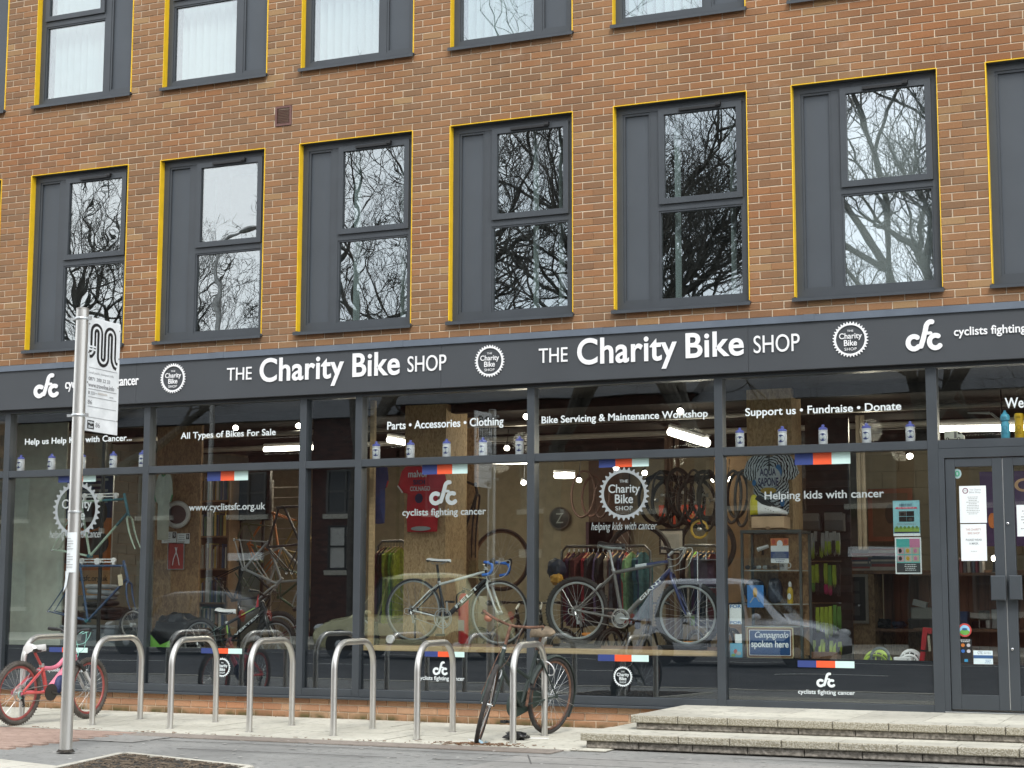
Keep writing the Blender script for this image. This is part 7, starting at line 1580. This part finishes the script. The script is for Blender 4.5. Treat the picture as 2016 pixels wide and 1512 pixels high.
# bus stop pole
pb = Vector((3.99, -4.11, 0)); pt = Vector((4.005, -4.11, 3.60)); 
t = thing('bus_stop_pole', 'tall brushed steel bus stop pole in front of the left windows', 'pole', pb); BP = t
MB().tube([pb, pt], .051, 24).build('pole_tube', M['steel'], t, True); MB().lathe([(.053, 0), (.053, .012), (.036, .018)], pt, (0, 0, 1), 24).build('cap', M['steel_dull'], t, True)
MB().lathe([(.058, 0), (.075, .0), (.068, .008), (.058, .02)], pb, (0, 0, 1), 24).build('base_collar', M['soil'], t, True)
zz_ = [3.525, 2.719]
for z in zz_:
    MB().torus((4.0, -4.11, z), (0, 0, 1), .053, .006, 30, 8, 2.2).build('clamp_band', M['alloy'], t, True); MB().cbox((3.925, -4.13, z), (.045, .012, .022)).build('clamp_bolt', M['alloy'], t); MB().cbox((4.075, -4.11, z), (.04, .014, .03)).build('clamp_bracket', M['alloy'], t)
MB().torus((4.0, -4.11, 1.925), (0, 0, 1), .054, .005, 30, 6, 2.2).build('band', M['alloy'], t, True)
# the flag: hinged at the pole, swung towards the camera on its free edge
q0 = Vector((4.097,-4.11,3.149)); ztl = 3.528; 
A_ = R(93.0); du = Vector((math.cos(A_), math.sin(A_), 0)); dn = Vector((math.sin(A_), -math.cos(A_), 0))
x_l = 4.02; FW_ = .42; zt_, zb_ = 3.555, 2.60
FM = Matrix(((du.x*1.12, -dn.x, 0, x_l), (du.y*1.12, -dn.y, 0, -4.05), (0, 0, 1, 0), (0, 0, 0, 1)))
t = thing('bus_stop_flag', 'white bus stop flag with a black ribbon M and small print', 'sign', (0, 0, 0), M=Matrix(FM)); WM[t.name] = FM.copy()
def fl(mb, nm, m, par=None, **k): mb.v = [tuple(q) for q in mb.v]; return mb.build(nm, m, par or t, False, True, **k)
f = fl(MB().chamfer((0, -.004, zb_), (FW_, .004, zt_), .002), 'flag_panel', C('flag_white', (.82, .85, .86), .35))
fl(MB().box((-.035, .003, zb_+.08), (.012, .012, zt_-.02)), 'mounting_strip', M['alloy'])
for z in (zt_-.06, zt_-.30, zt_-.55, zb_+.12):
    for x in (.012, FW_-.012): fl(MB().lathe([(.007, 0), (.006, .003)], (x, -.004, z), (0, -1, 0), 10), 'rivet', M['steel_dull'])
yy = -.006
def tf(s, bx, m, bold=0, y=yy, sp=1): 
    o = text(s, bx, y, m, None, 'tmp', bold=bold, th=.001, sp=sp); me = o.data; L0 = o.location.copy()
    for v in me.vertices: v.co = v.co+L0
    D.objects.remove(o); me.name = 'print_lettering'; ob = link('print_lettering', me, t); return ob
ink = C('flag_ink', (.012, .012, .014), .4); ink2 = C('flag_ink_grey', (.20, .20, .21), .5); inkp = C('flag_ink_pale', (.42, .43, .44), .5)
u = FW_; zM1, zM0 = zt_-.055, zt_-.385; Hh = zM1-zM0
xa, xb, xc, xd = .075, .155, .245, .335
mpth = []
r1 = (xc-xb)/2
pth = [(xa-.045, zM0+.10)] + [(xa-.02, zM0+.075)] + [(xa+.008, zM0+.12)] + [(xa+.012, zM1-.12)]
R1 = .05
def arcp(cx, cz, r_, a0, a1, n=12): return [(cx+r_*math.cos(R(a0+(a1-a0)*k/n)), cz+r_*math.sin(R(a0+(a1-a0)*k/n))) for k in range(n+1)]
xs4 = [.062, .152, .242, .332]; rr = .045
P1_ = [(.018, zM0+.075), (.040, zM0+.078), (.058, zM0+.098), (.062, zM0+.135)] + [(.062, zM1-.10)] + arcp(.107, zM1-.07, rr, 180, 0) + [(.152, zM0+.08)] + arcp(.197, zM0+.065, rr, 180, 360) + [(.242, zM1-.10)] + arcp(.287, zM1-.075, rr, 180, 0) + [(.332, zM0+.08), (.338, zM0+.05), (.356, zM0+.022), (.385, zM0+.012)]
P1_ = [(x*.98+.004, z) for x, z in P1_]
fl(MB().ribbon(P1_, .072, yy, .001, caps=False), 'print_ribbon', ink); fl(MB().ribbon(P1_, .020, yy-.0015, .001, caps=False), 'print_ribbon', C('flag_white', (0, 0, 0)))
for (a, b) in ((.010, zM1-.20), (.010, zM1-.225)): fl(MB().box((a, yy-.004, b), (a+.085, yy-.003, b+.014)), 'print_band', C('flag_white', (0, 0, 0)))
def rule(z, x0=.022, x1=FW_-.03, m=ink2, h=.003): fl(MB().box((x0, yy, z), (x1, yy+.001, z+h)), 'printed_rule', m)
h0 = zt_-.425
rule(h0); tf('Local public transport info', (.022, h0-.052, .345, h0-.028), inkp); tf('0871 200 22 33', (.022, h0-.105, .30, h0-.076), ink2, .004); tf('www.traveline.info', (.022, h0-.160, .355, h0-.122), ink2, .004)
rule(h0-.178)
fl(MB().box((.026, yy, h0-.222), (.040, yy+.001, h0-.196)), 'small_print', ink2)
for k in range(3): fl(MB().box((.055, yy, h0-.20-k*.010), (.11 if k != 1 else .14, yy+.001, h0-.196-k*.010)), 'small_print', inkp)
fl(MB().box((.15, yy, h0-.212), (.27, yy+.001, h0-.196)), 'small_print', C('flag_smudge', (.60, .58, .55))); fl(MB().box((.30, yy, h0-.222), (.35, yy+.001, h0-.214)), 'small_print', inkp)
rule(h0-.245, m=inkp, h=.005); tf('86', (.022, h0-.305, .075, h0-.270), ink2); rule(h0-.325, m=inkp, h=.005); rule(h0-.415, m=inkp, h=.005)
fl(MB().box((.025, yy, zb_+.020), (.110, yy+.001, zb_+.092)), 'print_block', ink); tf('Night', (.032, zb_+.060, .103, zb_+.085), M['paper'], .01, y=yy-.0015); tf('Bus', (.040, zb_+.028, .095, zb_+.051), M['paper'], .01, y=yy-.0015); tf('86', (.130, zb_+.040, .185, zb_+.080), ink2)
# paper notice taped round the pole
bx_ = (3.979, 1.433, 4.105, 1.758)
t = thing('pole_notice', 'creased white paper notice taped round the bus stop pole', 'notice', ((bx_[0]+bx_[2])/2, -4.17, bx_[1])); vs = []; fs = []; n_ = 10; m_ = 10
for j in range(m_+1):
    for i in range(n_+1):
        a = R(-160+i*130/n_); rr_ = .0540+.0015*noise.noise(Vector((i*.5, j*.7, 2))); z = bx_[1]+(bx_[3]-bx_[1])*j/m_
        vs.append((4.0+rr_*math.cos(a), -4.11+rr_*math.sin(a), z))
for j in range(m_):
    for i in range(n_): k = j*(n_+1)+i; fs.append((k, k+1, k+n_+2, k+n_+1))
N_ = len(vs); vs += [(4.0+(x-4.0)*.99, -4.11+(y+4.11)*.99, z) for x, y, z in vs]; fs += [tuple(q+N_ for q in f_[::-1]) for f_ in fs]
MB().add(vs, fs).build('paper', M['paper'], t, True)
for k in range(12):
    z = bx_[3]-.05-k*.021
    if k in (5,): continue
    mb = MB(); pts = [(4.0+.0562*math.cos(R(a)), -4.11+.0562*math.sin(R(a)), z) for a in range(-135, -55 if k % 3 else -75, 6)]; mb.tube(pts, .0016, 4).build('small_print', C('ink_grey', (0, 0, 0)), t)
MB().prism([(bx_[0]-.012, -4.165, bx_[1]+.01), (bx_[0]+.03, -4.172, bx_[1]+.01), (bx_[0]+.01, -4.17, bx_[1]-.10), (bx_[0]-.03, -4.16, bx_[1]-.16), (bx_[0]-.01, -4.165, bx_[1]-.05)], (0, .002, 0)).build('torn_strip', M['paper'], t)

# ================================================================ bicycles on the pavement
# pink child's bicycle facing the shop
hd_ = R(86.4)
Mp = Matrix.Translation((1.82, -2.108, 0)) @ Matrix.Rotation(hd_, 4, 'Z') @ Matrix.Rotation(R(2), 4, 'X')
pk = C('pink_paint', (.70, .19, .27), .35, var=.2, coat=.5); pkr = C('red_pink_paint', (.56, .09, .085), .4, var=.25); wh_ = C('white_fork', (.62, .62, .62), .4)
pink, PMt = bike('childs_bicycle', 'pink and red child\'s mountain bike with white saddle leaning by the pole', Mp, .308, 1.02, (.40, .30), (.31, .56), (.735, .76), (.785, .60), (.20, .735), (.72, .86),
    dict(frame=pk, fork=C('fork_black', (.02, .02, .02)), lowers=wh_, tube=.021, dtw=1.4, ttw=1.05, topcurve=.085, drop=.10, tyre=M['rubber_dusty'], rim=C('rim_pinkred', (.36, .09, .08), .5, metal=.2), spk=M['alloy'], tw=.05, knob=True, rimw=.014, saddle=(C('saddle_white', (.66, .66, .65), .5), M['black']), post=pkr, stem=M['black'], bars='riser', bw=.26, br=.011, crank=C('grimy_crank', (.07, .065, .06), .5, metal=.6), guard=True, ring=.075, cl=.14, cable=C('cable_mint', (.30, .62, .54), .4), cabr=.0035, loop=.14, ca=.2, sl=.25, sw=.17, sh=.075, stilt=.05, steer=R(4), grip=M['black'], mech=M['black'], cass=C('disc_plastic', (.35, .33, .30))))
for c_ in pink.children:
    if c_.name.startswith('frame'): pass
for (a, b, r_) in (((.40, -.0, .30), (.31, 0, .56), .0215), ): MB().tube([a, b], r_, 12).build('seat_tube_paint', pkr, pink, True, True)
for s in (-1, 1): MB().tube([(.40, s*.022, .30), (.25, s*.05, .305), (.0, s*.065, .308)], .0135, 8).build('chainstay_paint', pkr, pink, True, True); MB().tube([(.315, s*.02, .54), (.2, s*.045, .47), (.0, s*.065, .32)], .0105, 8).build('seatstay_paint', pkr, pink, True, True)
MB().torus((0, -.03, .308), (0, 1, 0), .075, .006, 32, 5, 1).build('spoke_guard', C('guard_clear', (.30, .27, .25), .3), pink, True, True)
def inb(Mx, mb): mb.v = [tuple(Mx @ Vector(q)) for q in mb.v]; return mb
cb = inb(Mp, MB().ell((.53, -.03, .36), (.06, .05, .105), 14, 10, Matrix.Rotation(.35, 3, 'Y'))); cb.build('cycle_bag', C('bag_navy2', (.02, .03, .10), .6, var=.4, scale=30), None, True, label='navy patterned bag strapped under the pink frame', cat='bag')
txt = None
# old green roadster facing the street
hd_ = R(257.0)
Mg = Matrix.Translation((6.84, -.84, 0)) @ Matrix.Rotation(hd_, 4, 'Z') @ Matrix.Rotation(R(-6), 4, 'X')
og, GMt = bike('old_roadster_bicycle', 'rusty old green roadster bicycle with swept handlebars locked to the last stand', Mg, .352, 1.14, (.46, .285), (.275, .78), (.78, .80), (.845, .60), (.24, .935), (.735, 1.005),
    dict(frame=M['green_old'], fork=M['green_old'], tube=.016, drop=.52, steer=R(33), tyre=C('old_black_tyre', (.035, .032, .03), .8, var=.4, scale=20), rim=M['rust'], spk=M['alloy'], rimw=.012, tw=.038, saddle=C('old_leather', (.16, .125, .085), .85, var=.4, scale=14, bump=.5), post=M['rust'], stem=M['rust'], bars='roadster', barm=M['rust'], bw=.27, br=.0125, grip=M['rust'], crank=M['rust'], mud=True, mudm=M['green_old'], case=True, casem=C('case_green', (.03, .05, .042), .45), ncab=2, cable=C('rod_rust', (.14, .08, .05)), sl=.27, sw=.21, sh=.075, ca=1.45, frontmud=False, mr=(20, 215), guard=False, steerer=.10, clamp=M['rust'], fw=.8))
MB().ell((.735, -.24, 1.035), (.04, .035, .032), 12, 8).build('bell', C('bell_rust', (.36, .15, .09), .6), og, True, True)
MB().tube([(.20, -.04, .90), (.27, -.04, .905), (.30, .0, .905), (.27, .04, .905), (.20, .04, .90)], .006, 6).build('saddle_spring', M['rust'], og, True, True)
# missing front mudguard's stay and worn rod brakes
MB().tube([(.79, -.03, .79), (.90, -.035, .60), (.98, -.06, .40)], .004, 6).build('brake_rod', M['rust'], og, True, True)
og_l = Mg @ Vector((.46, .08, .12))
# lock: white cable tie and shackle around the stand
MB().torus((6.90, -.99, .60), (.3, .8, .5), .075, .006, 30, 6).build('cable_lock', M['white'], label='white cable lock looped between the green bicycle and the stand', cat='lock')
blob('black_bag', 'crumpled black plastic bag at the foot of the last stand', 'bag', (6.74, .0, 6.93, .075), -1.62, .07, C('sack', (0, 0, 0)), 41, .5)
mk = MB(); vs = []; fs = []
for i in range(9):
    for j in range(7): vs.append((6.66+i*.013, -2.06+j*.010, .012+.030*abs(noise.noise(Vector((i*.7, j*.8, 5))))+.012*math.sin(i*.8)))
for i in range(8):
    for j in range(6): k = i*7+j; fs.append((k, k+7, k+8, k+1))
N_ = len(vs); vs += [(x, y, z-.0025) for x, y, z in vs]; fs += [tuple(q+N_ for q in f_[::-1]) for f_ in fs]
t = thing('face_mask', 'discarded pale blue face mask by the green bicycle front tyre', 'mask', (6.71, -2.03, 0)); mk.add(vs, fs).build('mask_cloth', C('mask_blue', (.42, .58, .68), .8), t, True); MB().tube(path([(6.66, -2.05, .02), (6.60, -2.03, .035), (6.58, -2.0, .03), (6.66, -2.0, .025)], 5), .003, 5).build('ear_loop', M['white'], t, True)
MB().cbox((6.99, -1.40, .012), (.16, .012, .008), Matrix.Rotation(.3, 3, 'Z')).build('white_strap', M['white'], label='short white strap lying by the rear foot of the last stand', cat='strap')

# ================================================================ across the street: seen in the glass
def tree(label, x, y, h, seed, depth=8, spread=.52, lean=0.0):
    rg = random.Random(seed); t = thing('bare_tree', label, 'tree', (x, y, -.1), group='bare street trees')
    tk, tw = MB(), MB(); cnt = [0]
    def seg(mb, p, q, r0, r1, n):
        d = (q-p); 
        if d.length < 1e-5: return
        d.normalize(); u = d.orthogonal().normalized(); w = d.cross(u); o = len(mb.v)
        for k in range(n):
            a = 2*math.pi*k/n; e = u*math.cos(a)+w*math.sin(a); mb.v.append(tuple(p+e*r0)); mb.v.append(tuple(q+e*r1))
        for k in range(n): a, b = o+2*k, o+2*((k+1) % n); mb.f.append((a, b, b+1, a+1))
    def grow(p, d, L, r_, lv):
        n_ = 4 if lv < 4 else 3; m = tk if lv < 2 else tw; q = p; dd = d.copy()
        for i in range(n_):
            dd = (dd + Vector((rg.uniform(-1, 1), rg.uniform(-1, 1), rg.uniform(-.6, .9)))*(.10 + .05*lv)).normalized()
            q2 = q+dd*(L/n_); r1 = r_*(1-.30*(i+1)/n_); seg(m, q, q2, r_*(1-.30*i/n_), r1, 7 if lv < 2 else (4 if lv < 4 else 3)); q = q2
            if lv < depth and i and rg.random() < (.0 if lv == 0 else .60):
                s = (dd + dd.orthogonal().normalized()*0 + Vector((rg.uniform(-1, 1), rg.uniform(-1, 1), rg.uniform(-.35, .8))).normalized()*1.1).normalized()
                grow(q, s, L*rg.uniform(.45, .70), max(.0055, r1*.52), lv+1 if lv < 3 else lv+2)
        if lv < depth:
            for k in range(3 if lv < 2 else 2):
                s = (dd + Vector((rg.uniform(-1, 1), rg.uniform(-1, 1), rg.uniform(-.35, .75))).normalized()*(spread*2 if lv < 1 else spread*1.7)).normalized()
                grow(q, s, L*rg.uniform(.60, .80), max(.0055, r_*.66*rg.uniform(.75, 1)), lv+1)
    grow(Vector((x, y, -.1)), Vector((lean, 0, 1)).normalized(), h*.30, h*.017, 0)
    bark = C('bark', (.065, .058, .048), .9, var=.4, scale=6, bump=.5, bscale=20); tk.build('trunk', bark, t, True); tw.build('crown', bark, t, kind='stuff'); return t, len(tw.f)
tr1, n1 = tree('bare tree with a thick leaning trunk mirrored in the far left window', -15.8, -22.0, 15, 3, 8, lean=.10)
tr2, n2 = tree('bare twiggy tree mirrored in the third window from the left', -7.4, -21.5, 16.5, 12, 8, .50)
tr3, n3 = tree('broad bare tree mirrored in the fifth window from the left', 1.2, -22.0, 15.5, 29, 8, .55)
print('tree faces', n1, n2, n3)
tl = [(tr2, -2.9, -23.0, 70, 1.02, 'bare twiggy tree mirrored in the fourth window from the left'), (tr1, 8.9, -25.0, 200, .92, 'bare tree standing further back, mirrored in the far right window'), (tr2, 6.4, -21.0, 140, .98, 'light bare tree mirrored in the sixth window from the left'),
      (tr3, -27.5, -23.0, 120, 1.0, 'bare tree at the left end of the row across the street'), (tr1, 16.5, -23.0, 40, 1.0, 'bare tree at the right end of the row across the street')]
for s, x, y, a, sc, lab in tl:
    k = dup(s, Matrix.Translation((x, y, -.1)) @ Matrix.Rotation(R(a), 4, 'Z') @ Matrix.Scale(sc, 4), lab)
# street lamp mirrored in the second window
t = thing('street_lamp', 'grey street lamp across the road, its head mirrored in the second window', 'street lamp', (-11.2, -20.6, -.1)); MB().tube([(-11.2, -20.6, -.1), (-11.2, -20.6, 3), (-11.2, -20.6, 10.0)], [.09, .075, .05], 12).build('column', M['steel_dull'], t, True)
MB().tube(path([(-11.2, -20.6, 9.95), (-11.0, -20.5, 10.25), (-10.3, -20.2, 10.42)], 5), .03, 8).build('bracket', M['steel_dull'], t, True); MB().ell((-9.95, -20.05, 10.42), (.42, .16, .08), 16, 8, Matrix.Rotation(.4, 3, 'Z')).build('lamp_head', M['steel_dull'], t, True)
# houses opposite
hb_ = brickmat('house_brick', [(0, (.055, .026, .022)), (.5, (.085, .036, .029)), (1, (.11, .046, .035))], (.225, 0), (.075, 0))
def house(x0, x1, h, lab, seed, white=False, pale=None):
    rg = random.Random(seed); t = thing('brick_house', lab, 'house', ((x0+x1)/2, -33, -.1)); y1 = -29.5
    wl_m = MB(); W_ = x1-x0; cols_ = max(2, int(W_/2.6)); ops = []
    for s in range(2):
        for i in range(cols_):
            cx = x0+(i+.5)*W_/cols_
            if s == 0 and i == cols_//2: ops.append((cx-.5, 0, cx+.5, 2.3, 'd'))
            else: ops.append((cx-.65, .85+s*2.85, cx+.65, 2.3+s*2.75, 'w') if s or pale is None or abs(cx-pale) > 1.3 else (pale-.62, 2.0, pale+.62, 3.35, 'w'))
    wl_m.box((x0, y1-.3, -.1), (x1, y1, h)); wl_m.box((x0, -37, -.1), (x0+.3, y1-.3, h)); wl_m.box((x1-.3, -37, -.1), (x1, y1-.3, h))
    w = wl_m.build('wall', hb_, t)
    for (a, b, c, d, k) in ops:
        if k == 'w':
            f = MB()
            for q in ((a, b, a+.07, d), (c-.07, b, c, d), (a+.07, b, c-.07, b+.07), (a+.07, d-.07, c-.07, d), ((a+c)/2-.03, b+.07, (a+c)/2+.03, d-.07), (a+.07, (b+d)/2-.03, c-.07, (b+d)/2+.03)): f.box((q[0], y1+.001, q[1]), (q[2], y1+.06, q[3]))
            pl_ = pale is not None and abs((a+c)/2-pale) < 1.3 and b < 3; fo = f.build('window', C('old_window_paint', (.10, .10, .095), .6) if not pl_ else M['black'], t); MB().box((a+.07, y1+.002, b+.07), (c-.07, y1+.02, d-.07)).build('pane', C('house_pane', (.03, .035, .04), .3) if not pl_ else C('blind_pane', (.55, .55, .52), .6), fo); MB().box((a-.1, y1+.001, b-.14), (c+.1, y1+.10, b-.002)).build('sill', M['kerb'], fo)
        else:
            o = MB().box((a, y1+.001, b), (c, y1+.05, d)).build('door', C('door_black', (.012, .012, .014), .3), t); MB().lathe([(.03, 0), (.03, .05)], (a+.12, y1+.05, 1.0), (0, 1, 0), 10).build('handle', M['alloy'], o); MB().box((a-.15, y1+.001, d+.002), (c+.15, y1+.12, d+.25)).build('lintel', M['white'] if white else M['kerb'], o)
    MB().prism([(x0-.1, y1+.3, h), (x0-.1, -33.2, h+2.0), (x0-.1, -37, h)], (x1-x0+.2, 0, 0)).build('roof', C('slate', (.045, .05, .058), .6, var=.3, scale=5), t)
    c = x0+1.0; o = MB().box((c, -33.7, h+1.2), (c+.9, -32.9, h+2.9)).build('chimney', hb_, t)
    for q in (.25, .65): MB().lathe([(.12, 0), (.10, .35)], (c+q, -33.3, h+2.9), (0, 0, 1), 10).build('chimney_pot', C('pot', (.30, .13, .07)), o)
house(-34, -21, 6.9, 'dark brick house at the left end of the terrace opposite', 1); house(-20.9, -10.5, 6.6, 'dark brick house with a white door lintel opposite the first bays', 2, True, -12.2); house(-10.4, -1.2, 6.9, 'dark brick house opposite, mirrored in the middle bays', 3); house(-1.1, 8.6, 6.6, 'dark brick house opposite, mirrored in the fifth bay', 4, True); house(8.7, 20, 7.0, 'dark brick house at the right end of the terrace opposite', 5); house(20.1, 33, 6.8, 'furthest right brick house, beyond the terrace mirrored in the glass', 6)
bsh = MB(); rg = random.Random(2)
for (bx0, lab) in ((-6.9, 'clipped cone bush beside the black front door opposite'), ):
    mb = MB()
    for k in range(2600):
        z = rg.random(); rr_ = .55*(1-z*.75)*rg.uniform(.85, 1.05); a = rg.random()*6.283
        mb.cbox((bx0+rr_*math.cos(a), -27.5+rr_*math.sin(a), .3+z*1.9), (.06, .05, .008), Matrix.Rotation(rg.random()*3, 3, 'X') @ Matrix.Rotation(rg.random()*3, 3, 'Z'))
    t = thing('clipped_bush', lab, 'bush', (bx0, -27.5, 0)); mb.build('foliage', C('box_leaf', (.035, .06, .02), .6), t, kind='stuff'); MB().lathe([(.22, 0), (.28, .35)], (bx0, -27.5, 0), (0, 0, 1), 16).build('pot', C('pot', (0, 0, 0)), t, True)
# parked and passing cars (mirrored in the shop glass)
def car(label, M_, col, L=3.9, Wd=1.66, H=1.46, hatch=True):
    t = thing('hatchback_car', label, 'car', M=M_)
    bp_ = C('car_%s' % str(col), col, .22, var=.02, coat=.6); h2 = Wd/2
    # stations along the length: x, half width, sill z, belt z, roof z, roof half width
    st = [(-L/2, h2*.80, .38, .62, .66, h2*.70), (-L/2+.08, h2*.93, .26, .84, .90, h2*.80), (-L/2+.30, h2*.98, .22, .92, 1.22 if hatch else .98, h2*.76), (-L/2+.62, h2, .20, .93, H-.06, h2*.74), (-L/2+1.1, h2, .19, .92, H, h2*.74), (0.0, h2, .19, .90, H, h2*.74), (.42, h2, .19, .89, H-.07, h2*.73), (.95, h2, .19, .88, 1.12, h2*.78), (1.18, h2*.99, .20, .87, .93, h2*.86), (L/2-.42, h2*.96, .22, .78, .84, h2*.84), (L/2-.12, h2*.88, .26, .62, .70, h2*.74), (L/2, h2*.74, .34, .54, .58, h2*.60)]
    vs = []; fs = []; n = 12
    for (x, w, zs__, zb__, zr, wr) in st:
        half = [(w*.92, zs__), (w, zs__+.10), (w*1.0, (zs__+zb__)/2), (w*.985, zb__), (wr*1.02, zr-.05), (wr*.80, zr)]
        ring = half+[(-a, b) for a, b in reversed(half)]
        for (a, b) in ring: vs.append((x, a, b))
    for i in range(len(st)-1):
        for k in range(n): fs.append((i*n+k, (i+1)*n+k, (i+1)*n+(k+1) % n, i*n+(k+1) % n))
    fs += [tuple(range(n)), tuple((len(st)-1)*n+k for k in range(n-1, -1, -1))]
    MB().add(vs, fs).build('body', bp_, t, True, True)
    gl = C('car_glass', (.02, .025, .03), .08, var=0); wr = h2*.755
    for s in (-1, 1):
        for (xa, xb, xta, xtb) in ((-1.50, -.62, -1.30, -.60), (-.56, .38, -.54, .22), (.44, .92, .28, .40)):
            q = [(xa, s*(h2*.985), .96), (xb, s*(h2*.985), .95), (xtb, s*(wr+.045), H-.12), (xta, s*(wr+.045), H-.11)]
            MB().prism(q if s < 0 else q[::-1], (0, s*.012, 0)).build('side_window', gl, t, False, True)
        MB().box((-.9, s*(h2+.002)-.004, .82), (-.76, s*(h2+.002)+.016, .86)).build('door_handle', M['black'], t, False, True)
        MB().ell((.62, s*(h2+.10), .98), (.09, .10, .07), 10, 8).build('wing_mirror', bp_, t, True, True)
        MB().box((-L/2+.5, s*(h2+.001)-.01, .46), (L/2-.6, s*(h2+.001)+.012, .52)).build('rubbing_strip', M['black'], t, False, True)
        MB().ell((L/2-.14, s*h2*.62, .66), (.14, .20, .09), 12, 8).build('headlight', C('lens', (.6, .62, .62), .1), t, True, True)
        MB().ell((-L/2+.10, s*h2*.74, .86), (.08, .10, .17), 12, 8).build('tail_light', C('tail_red', (.55, .03, .02), .2), t, True, True)
        for x in (-L/2+.72, L/2-.78):
            MB().lathe([(.335, 0), (.335, .012)], (x, s*(h2-.01), .31), (0, s, 0), 30).build('wheel_arch', M['black'], t, True, True)
            w_ = MB().torus((x, s*(h2-.07), .30), (0, 1, 0), .235, .065, 32, 10, 1.2).build('wheel', M['rubber'], t, True, True)
            MB().lathe([(.18, 0), (.19, .02), (.05, .04)], (x, s*(h2-.03), .30), (0, s, 0), 20).build('hub_cap', M['alloy'], w_, True, True)
    MB().prism([(.46, -h2*.70, H-.085), (.46, h2*.70, H-.085), (1.10, h2*.78, .955), (1.10, -h2*.78, .955)], (.012, 0, .012)).build('windscreen', gl, t, False, True)
    MB().prism([(-L/2+.58, -h2*.68, H-.10), (-L/2+.58, h2*.68, H-.10), (-L/2+.22, h2*.72, .98), (-L/2+.22, -h2*.72, .98)], (-.012, 0, .012)).build('rear_window', gl, t, False, True)
    MB().box((L/2-.02, -h2*.6, .26), (L/2+.03, h2*.6, .42)).build('bumper', M['black'], t, False, True); MB().box((-L/2-.03, -h2*.7, .28), (-L/2+.02, h2*.7, .46)).build('bumper', M['black'], t, False, True)
    return t
car('cream hatchback mirrored in the third and fourth shop bays', Matrix.Translation((-3.9, -17.6, -.13)) @ Matrix.Rotation(R(180), 4, 'Z'), (.84, .80, .46), L=4.3, H=1.84)
car('silver blue hatchback mirrored across the fifth shop bay', Matrix.Translation((3.4, -17.6, -.13)), (.70, .73, .78), L=4.3, H=1.72)
car('dark grey hatchback mirrored at the foot of the second bay', Matrix.Translation((-10.2, -18.3, -.13)) @ Matrix.Rotation(R(180), 4, 'Z'), (.05, .055, .06))
bpy.context.view_layer.update()
